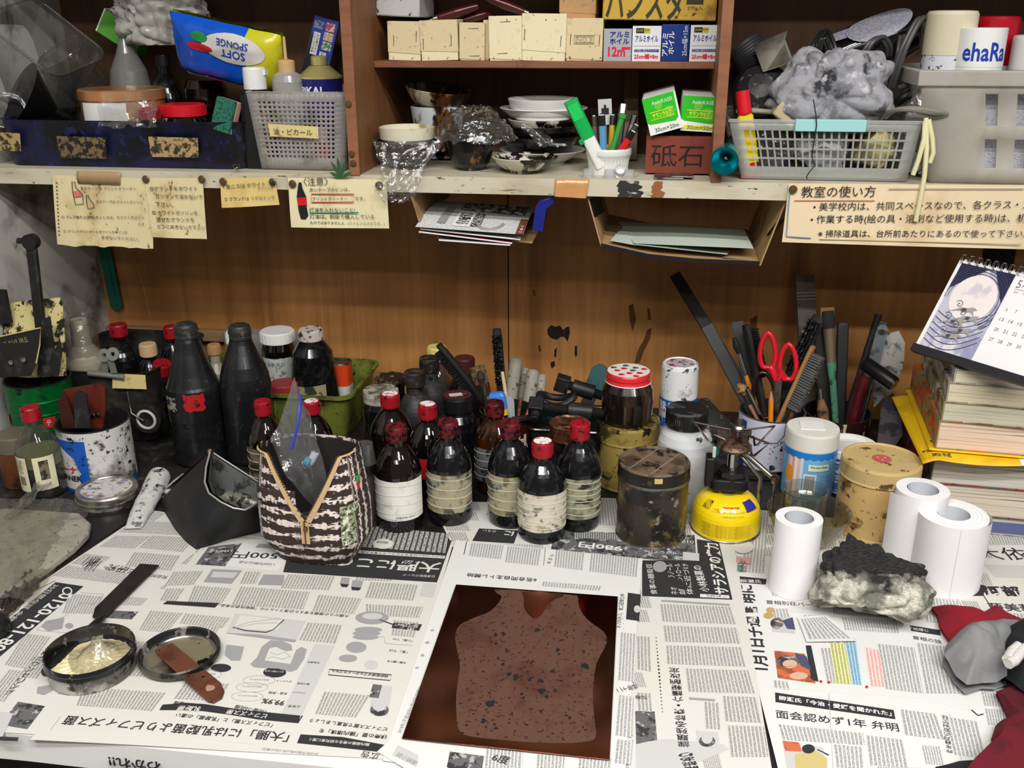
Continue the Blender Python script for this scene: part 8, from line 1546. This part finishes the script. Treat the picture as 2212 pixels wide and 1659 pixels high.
S.p([(541,1440),(556,1425),(566,1402),(585,1388),(610,1390),(630,1398),(632,1410),(618,1412),(596,1402),(582,1406),(572,1432),(628,1440),(640,1410),(652,1403),(663,1408),(658,1428),(642,1452),(628,1457),(600,1450),(550,1447)],NG,.0004).p([(490,1398),(528,1402),(520,1432),(500,1432),(486,1420)],NG,.0004).l([(585,1415),(600,1420),(615,1414),(628,1424),(610,1430),(590,1424),(578,1428)],NG,.0005).e(594,1458,25,11,NK).t('主に大腸に生息',614,1456,574,1453,NPB).e(478,1448,22,9,NK).p([(681,1396),(724,1400),(645,1566),(604,1556)],NG2)
for u,v,s_ in((692,1436,'生息場所'),(670,1482,'菌の性質'),(660,1502,'作り出すもの'),(650,1530,'占有率')):S.t(s_,u,v,u-26,v-2)
for u,v in((560,1475),(545,1490),(535,1510),(445,1462),(440,1480)):S.b.tube([S.at(T(u+34*cos(a),v+10*sin(a)),.0003)for a in[2*PI*i/24 for i in range(24)]],.0004,NG,4,True,.3);S.t('酸素のある所では',u+22,v-2,u-20,v-4,NG)
S.t('デリケート',632,1476,598,1474).t('乳酸・酢酸',622,1502,582,1499).t('99.9%',618,1520,570,1514,NK,.02).t('1兆個~10兆個',577,1540,512,1528,NK,.01).t('1億個~1,000億個',458,1528,380,1520,NK,.01)
S.p([(345,1540),(352,1528),(400,1524),(440,1526),(520,1538),(655,1552),(645,1568),(560,1560),(500,1550),(440,1542),(400,1540)],NK).t('ビフィズス菌',580,1549,494,1538,NPB,.02,None,.0009).t('乳酸菌',437,1533,388,1530,NPB,.02,None,.0009)
S.t('「ビフィズス菌」と「乳酸菌」の違い',592,1568,384,1546,NK,.01).t('「大腸」には乳酸菌よりビフィズス菌',630,1588,148,1552,NK,.012)
S.p([(642,1611),(650,1592),(740,1598),(838,1616),(836,1632)],NK).t('腸内細菌の著名な研究者に聞く',800,1612,670,1600,NPB,.01).t('健康の要「腸内環境」を',838,1594,692,1580,NK,.01).t('ビフィズス菌で見直しましょう',838,1578,672,1558,NK,.01)
S.k([(806,1484),(848,1488),(838,1552),(798,1546)],NG2).k([(806,1484),(826,1486),(818,1514),(798,1512)],NDG,.0005).e(820,1540,20,13,NDG,.0007).e(820,1532,15,11,NG2,.001).l([(712,1452),(846,1464),(843,1476),(710,1464),(712,1452)],NK,.0007).t('特許取得ダブルガードカプセル',840,1465,718,1453,NK,.012,None,.001)
for u,v,ru,rv in((804,1340,36,14),(796,1366,30,6),(792,1374,30,6),(790,1382,28,6),(770,1404,22,12),(752,1428,20,8)):S.e(u,v,ru,rv,NG)
S.e(805,1337,22,7,NG2,.0006).e(802,1442,15,10,NG2).k([(850,1350),(912,1354),(905,1368),(846,1362)],NK).t('生きたまま届く',905,1356,854,1352,NPB).l([(820,1345),(850,1355)],NK,.001).l([(790,1378),(830,1382),(832,1396),(890,1400)],NG,.0005).t('「小腸」では',892,1388,850,1384,NK).t('「胃」では',882,1412,842,1408,NK).t('大腸へ届ける',878,1436,838,1432,NK,.01)
S.t('2018年(平成30年)2月13日(火曜日)',690,1632,568,1620,NG).t('広告',822,1634,784,1628).l([(110,1586),(400,1600),(640,1622),(836,1640)],NG2,.0005).l([(110,1584),(132,1554)],NG2)
S.done('large newspaper advert sheet lying upside down at the left',fill=(NT2,0,0,.0024))
# folded sheet under the copper plate
S=Sheet([(985,1172),(1388,1212),(1346,1720),(826,1650)],4,NPW,30,40)
for q in([(1018,1178),(1088,1184),(1082,1214),(1012,1206)],[(1096,1186),(1170,1192),(1164,1228),(1090,1220)],[(1200,1194),(1262,1200),(1258,1238),(1196,1230)],[(1276,1200),(1380,1212),(1376,1252),(1272,1240)],[(1340,1372),(1374,1376),(1370,1480),(1334,1476)],[(1336,1508),(1368,1512),(1364,1600),(1328,1596)],[(1332,1604),(1366,1608),(1362,1659),(1326,1656)],[(1050,1622),(1130,1628),(1126,1690),(1044,1690)],[(1160,1632),(1220,1636),(1216,1690),(1156,1690)],[(1250,1640),(1320,1646),(1314,1690),(1246,1690)],[(1172,1262),(1300,1272),(1296,1282),(1170,1272)]):S.k(q,NTW,cell=.0022)
S.t('6名合同自主トレ開始',1160,1256,1010,1244,NK,.01).k([(1356,1286),(1384,1290),(1380,1348),(1352,1344)],NK).e(1376,1322,7,8,NG2).vt('ヤングマン 良い回避ける',1336,1360,1344,1292,.006).vt('二十能村',1338,1498,1372,1490,.008).l([(1008,1176),(1002,1204)],NK,.001).l([(1178,1190),(1174,1228)],NK,.0005).vt('ぶらぎ',1192,1206,1186,1222,.006).t('6度',1060,1650,1096,1660,NK,.01).k([(972,1630),(1046,1640),(1036,1700),(960,1690)],NDG)
for i,s_ in enumerate('新聞運勢'):S.t(s_,932-i*11,1372+i*27,940-i*11,1370+i*27,NG)
S.t('2018年(平成30年)1月29日(月曜日)',868,1592,916,1490,NG)
for i in range(26):S.l([(868+i*.2,0)if 0 else(1344+i*.9,1330+i*11),(1345+i*.9,1333+i*11)],NG,.0003)
S.done('folded white newspaper sheet under the copper plate')
S=Sheet([(815,1632),(850,1600),(1010,1690),(960,1720)],5,NPW,12,12);S.k([(860,1618),(905,1640),(900,1665),(848,1640)],NG2).t('連続小説',905,1655,862,1634,NG);S.done('small folded newspaper corner at the front left of the copper plate')
# newspaper folded over the table's front edge
b=MB();b.grid(lambda u,v:V((-1.0+1.5*u,-1.02-.042*min(1,v*2.5)-.004*max(0,v-.4)*(1+N((u*9,v,0),1,3)),TZ+.0012+.0012*sin(PI*min(1,v*2.5))-.06*max(0,v-.4)*(1+.2*N((u*6,0,0),1,5)))),60,20,NPW)
for s_,x0 in(('わかれ!!',-.52),('ええん',-.40)):b.text(s_,NK,pl((x0,-1.069,TZ-.016),(-1,0,0),(0,0,-1)),.06,.014,.03)
tag(b.obj('newspaper',loc=(-.4,-1.06,TZ)),'newspaper edge folded down over the front of the table','newspaper')
# clipping
S=Sheet([(1722,1338),(1786,1332),(1850,1390),(1742,1392)],3,NPW,10,10);S.k([(1728,1342),(1782,1338),(1836,1384),(1746,1386)],NTW,cell=.0022);S.done('small loose newspaper clipping under the gauze ball')
# ---------------- copper plate ----------------
PZ=TZ+.0075;CPB=M('copper_mirror',(126,80,66),.13,1.,dirt=[((112,62,48),3,.5,.8)],bump=(3,.03));CPM=M('copper_etched',(112,80,66),.55,.45,dirt=[((96,62,50),6,.5,.75),((58,40,34),100,.66,.74),((40,34,34),60,.72,.77)],bump=(160,.3));CPE=M('copper_edge',(206,120,84),.3,1.)
P=[V((-.244,-.700,PZ)),V((-.022,-.699,PZ)),V((-.018,-1.008,PZ)),V((-.242,-1.008,PZ))];P=[T(985,1262,PZ),T(1335,1288,PZ),T(1317,1641,PZ),T(868,1594,PZ)]
t=TH('copper_plate','polished copper etching plate with a matte torso shape on it','copper plate',(sum((p.x for p in P))/4,sum((p.y for p in P))/4,PZ-.0014));o=V(t.location)
b=MB();b.prism([(p.x,p.y)for p in P][::-1],lambda x_,y_:V((x_,y_,PZ-.0014))-o,(0,0,.0014),CPB);b.obj('plate',t,bev=.0005)
def q5(L_,m,k,nm):
    pts=[T(840+a/3.814,1130+c/3.814,PZ)-o+V((0,0,k))for a,c in L_];b=MB();n=len(pts)
    # smooth the outline once
    sm=[]
    for i in range(n):a,c=pts[i],pts[(i+1)%n];sm+=[a.lerp(c,.25),a.lerp(c,.75)]
    b.flat(sm,m);b.obj(nm,t)
q5([(860,536),(880,575),(935,600),(905,660),(830,735),(700,780),(590,830),(552,885),(545,965),(568,1070),(590,1180),(568,1300),(552,1440),(556,1560),(562,1650),(580,1720),(640,1755),(800,1775),(1000,1795),(1200,1810),(1480,1815),(1600,1805),(1690,1790),(1712,1740),(1695,1620),(1682,1500),(1680,1380),(1700,1190),(1730,1110),(1790,1010),(1800,960),(1780,905),(1740,870),(1650,810),(1590,740),(1560,670),(1560,600),(1530,592)][::-1],CPM,.00012,'etched_torso')
q5([(1085,556),(1112,610),(1112,700),(1150,760),(1200,790),(1240,780),(1275,730),(1310,670),(1380,620),(1440,606),(1440,586)][::-1],M('copper_bright',(196,130,100),.22,1.),.0003,'bright_neck')
b=MB();TB=M('tusche_blot',(28,30,32),.6)
for a,c,rr_ in((840,1490,38),(1620,1180,32),(1390,1045,18),(1220,880,22),(990,1245,20),(1045,1272,26),(1350,1220,18),(1250,1300,24),(1260,1390,30),(1300,1430,18),(1370,1380,14),(1160,1290,18),(880,920,16),(945,915,18),(900,1115,12),(940,1165,15),(1490,1605,14),(780,1630,22),(880,1690,18),(1420,1300,14),(1110,1440,14),(1520,1250,12)):
    b.flat([T(840+(a+rr_*cos(k)*(1+.35*sin(3*k+a)))/3.814,1130+(c+rr_*.8*sin(k)*(1+.35*cos(2*k+c)))/3.814,PZ)-o+V((0,0,.0004))for k in[-2*PI*i/16 for i in range(16)]],TB)
b.obj('ink_blots',t);COL.objects['ink_blots']['kind']='stuff'
# ---------------- left foreground ----------------
t=TH('palette_knife','long black palette knife lying under the open ink tin','palette knife',T(230,1330,TZ+.008));o=V(t.location);z_=TZ+.006
b=MB();b.prism([(p.x,p.y)for p in[T(u,v,z_)for u,v in((303,1219),(344,1222),(238,1326),(222,1340),(200,1334),(206,1314))]],lambda x_,y_:V((x_,y_,z_))-o,(0,0,.0012),M('blade_black',(44,40,38),.4,.3,dirt=[((28,27,27),14,.5,.7),((130,124,116),14,.70,.78)]));b.obj('blade',t)
b=MB();A_,B_=T(222,1335,z_+.003),T(100,1450,z_+.005);b.tube([A_.lerp(B_,k/8)-o for k in range(9)],[.006,.010,.010,.0105,.011,.0115,.012,.0125,.009],BLACKP,14,flat=.62);b.obj('handle',t)
x,y,r,h=up(213,1506,192,1412,213);OT=M('tin_inky_grey',(176,174,166),.4,.3,dirt=[((96,92,86),14,.48,.66),((40,38,38),24,.58,.68)]);IKR=M('ink_rim',(24,25,29),.25,dirt=[((120,118,112),30,.64,.7)],coat=.3)
hh=.030;t=TH('ink_tin','open round ink tin holding cream paste under film','tin',(x,y,TZ+.004));b=MB();b.lathe([(0,0),(r*.93,0),(r*.95,.002),(r*.95,hh*.62)],OT,56);b.obj('body',t)
b=MB();b.lathe([(r*.95,hh*.60),(r,hh*.66),(r*.985,hh*.8),(r,hh*.86),(r*.98,hh),(r*.95,hh),(r*.94,hh*.5),(r*.9,hh*.38),(r*.86,hh*.36)],IKR,56);b.obj('rim',t)
INKC=M('paste_cream',(226,212,164),.35,dirt=[((200,184,130),12,.5,.75),((240,232,200),30,.58,.7)],coat=.3);b=MB()
b.grid(lambda u,v:V((r*.9*v*cos(6.2832*u),r*.9*v*sin(6.2832*u),hh*.36+.003*(1-v)+.0012*sin(24*6.2832*u+5*N((v*4,0,0),1))*v*(1-v)*3)),144,12,INKC,True);b.obj('paste',t)
b=MB();b.grid(lambda u,v:V((.006+(.004+.03*v**1.4)*cos(6.2832*u)*(1+.35*N((cos(6.28*u)*2,sin(6.28*u)*2,v*3),1,3)),.006+(.004+.03*v**1.4)*sin(6.2832*u),hh*.45+.026*(1-v)**1.6+.004*abs(N((cos(6.28*u)*4,sin(6.28*u)*4,v*5),1,7)))),48,18,WRAPH,True);b.obj('film_twist',t,ang=180)
x,y,r,h=up(398,1480,176,1418,400);SIL=M('lid_silver',(190,184,168),.25,.85,dirt=[((110,104,92),8,.56,.75),((22,22,24),22,.68,.72)])
t=TH('upturned_lid','upturned inky tin lid with a silvery inside','lid',(x,y,TZ+.0055));b=MB();b.lathe([(0,0),(r*.88,0),(r*.96,.0015),(r,.006),(r,.011),(r*.97,.0125)],M('lid_outer',(90,88,78),.4,.5,dirt=[((34,33,33),16,.48,.64)]),56);b.lathe([(r*.97,.0125),(r*.93,.011),(r*.91,.006),(r*.88,.0035)],IKR,56);b.lathe([(r*.88,.0035),(r*.80,.0042),(r*.78,.003),(0,.0028)],SIL,56);b.obj('lid_shell',t)  # a separate tin lid lying inside up, not a dish
SC_=[(334,1408),(372,1391),(383,1400),(478,1478),(485,1496),(480,1510),(462,1520),(448,1516),(342,1418)];A_=V((x,y,0));zc=lambda u,v:TZ+.017-.013*max(0,min(1,(u-350)/120))
t=TH('scraper','copper coloured flat scraper resting on the upturned tin lid','scraper',T(410,1455,TZ+.01));o=V(t.location);b=MB();P=[T(u,v,zc(u,v))-o for u,v in SC_];n=len(P)
b.add(P+[p+V((0,0,.0022))for p in P],[tuple(range(n)),tuple(range(n,2*n))[::-1]]+[(i,n+i,n+(i+1)%n,(i+1)%n)for i in range(n)],M('scraper_copper',(116,70,54),.5,.35,dirt=[((90,52,40),12,.5,.72),((30,22,20),40,.74,.78)]));bl_=b.obj('blade',t,bev=.0006)
b=MB();c=T(450,1486,zc(450,1486)+.0026)-o;b.grid(lambda u,v:c+V((.008*v*cos(6.2832*u),.0055*v*sin(6.2832*u),.0004*(1-v*v))),20,3,M('hang_hole',(170,130,114),.5),True);b.obj('hang_hole',bl_)
# ---------------- right foreground ----------------
P=T(1872,1345,TZ);GZ_=M('gauze_inked',(164,162,148),.95,dirt=[((120,120,108),16,.5,.72),((206,204,190),20,.56,.7)],bump=(260,.6,(1,3,1)))
t_=NT('gauze_ball');p=t_.new('BsdfPrincipled');p.inputs['Roughness'].default_value=.95;co=t_.coord();f1=t_.ramp(t_.noise(co,40,5),.42,.58);cc=t_.mix(f1,lin((112,112,102)),lin((202,200,186)))
sx=t_.new('SeparateXYZ');t_.ln(co,sx.inputs[0]);hg=t_.math('ADD',t_.math('ADD',t_.math('MULTIPLY',sx.outputs[2],14.),t_.math('MULTIPLY',sx.outputs[1],6.)),t_.math('MULTIPLY',t_.math('SUBTRACT',t_.noise(co,22,6),.5),1.5));f2=t_.ramp(hg,.62,.80);cc=t_.mix(f2,cc,lin((22,22,23)))
f3=t_.ramp(t_.noise(t_.coord((1,6,6)),130,2),.48,.56);cc=t_.mix(t_.math('MULTIPLY',f3,.35),cc,lin((70,70,66)));t_.setin(p,'Base Color',cc);t_.ln(p.outputs[0],t_.out.inputs[0])
b=MB();crumple(b,V((0,0,.038)),(.082,.056,.056),44,t_.m,10,.5,130,76);_place(b,'gauze_ball','crumpled tarlatan ball blackened with ink beside the paper rolls','gauze',(P.x+.006,P.y+.030,TZ),ang=80)
def drape(name,label,px,seed,mat,hgt,lift=.004,nr=22,z0=TZ+.006,fold=1.0,nu=96):
    """soft cloth heaped inside an outline"""
    pts=[T(u,v,z0)for u,v in px];n=len(pts);c=sum(pts,V((0,0,0)))/n;b=MB()
    def ol(u):k=u*n;i=int(k)%n;return pts[i].lerp(pts[(i+1)%n],k-int(k))
    def fn(u,v):
        q=c.lerp(ol(u%1.0),v);m=1-v**3;fz=abs(N(q,16,seed))*.9+abs(N(q,34,seed+3))*.35+N(q,7,seed+6)*.7
        z_=hgt*m*(.55+.9*fz*fold)+lift*(1+.8*N(q,25,seed+1));return V((q.x,q.y,z0+max(.0008,z_)))
    b.grid(fn,nu,nr,mat,True);b.flat([ol(i/nu)+V((0,0,.0002))for i in range(nu)][::-1],mat);o_=b.obj(name,loc=c,ang=70);return tag(o_,label,'cloth')
RDC=M('cloth_red',(128,12,30),.95,dirt=[((92,8,22),8,.5,.8)],bump=(300,.25));RDD=M('cloth_dark_red',(92,10,26),.95,dirt=[((50,8,18),8,.5,.8)],bump=(300,.25));GRC=M('cloth_grey_soft',(128,128,130),.95,dirt=[((104,104,108),9,.5,.8)],bump=(320,.25));BKCL=M('cloth_black',(26,28,32),.95,bump=(300,.25))
drape('cloth','dark red cloth corner spreading out above the grey cloth',[(2008,1317),(2030,1313),(2080,1320),(2120,1330),(2152,1312),(2180,1330),(2230,1350),(2330,1420),(2330,1480),(2200,1450),(2120,1410),(2056,1396),(2030,1360),(2024,1332)],3,RDC,.014,.003)
drape('cloth','deep red cloth bunched at the lower right corner',[(2150,1500),(2200,1480),(2330,1450),(2400,1600),(2380,1720),(2050,1720),(2120,1659),(2178,1640),(2140,1600),(2150,1570),(2180,1560)],8,RDD,.03,.003)
drape('cloth','black cloth lying between the grey and red cloths',[(2160,1380),(2230,1360),(2330,1400),(2360,1520),(2260,1560),(2190,1510),(2160,1470)],12,BKCL,.045,.014)
drape('cloth','light grey ribbed cloth bunched over the red cloth',[(2040,1412),(2075,1376),(2110,1362),(2160,1356),(2200,1362),(2190,1400),(2176,1420),(2172,1480),(2150,1490),(2120,1488),(2085,1500),(2060,1476),(2044,1448),(2034,1436)],17,GRC,.035,.010)
b=MB();b.tube([T(u,v,TZ+.055)for u,v in((2176,1425),(2186,1408),(2200,1396),(2216,1398),(2204,1410),(2190,1428),(2178,1434))],.006,M('fluffy_edge',(206,204,200),.95,bump=(200,.8)),10);tag(b.obj('trim_cord',loc=T(2195,1412,TZ+.055)),'short whitish fluffy cord on the grey cloth','cord')
drape('cloth','very dark cloth at the bottom edge of the table',[(2020,1662),(2070,1650),(2180,1642),(2300,1660),(2300,1740),(1990,1740)],21,BKCL,.012,.003)
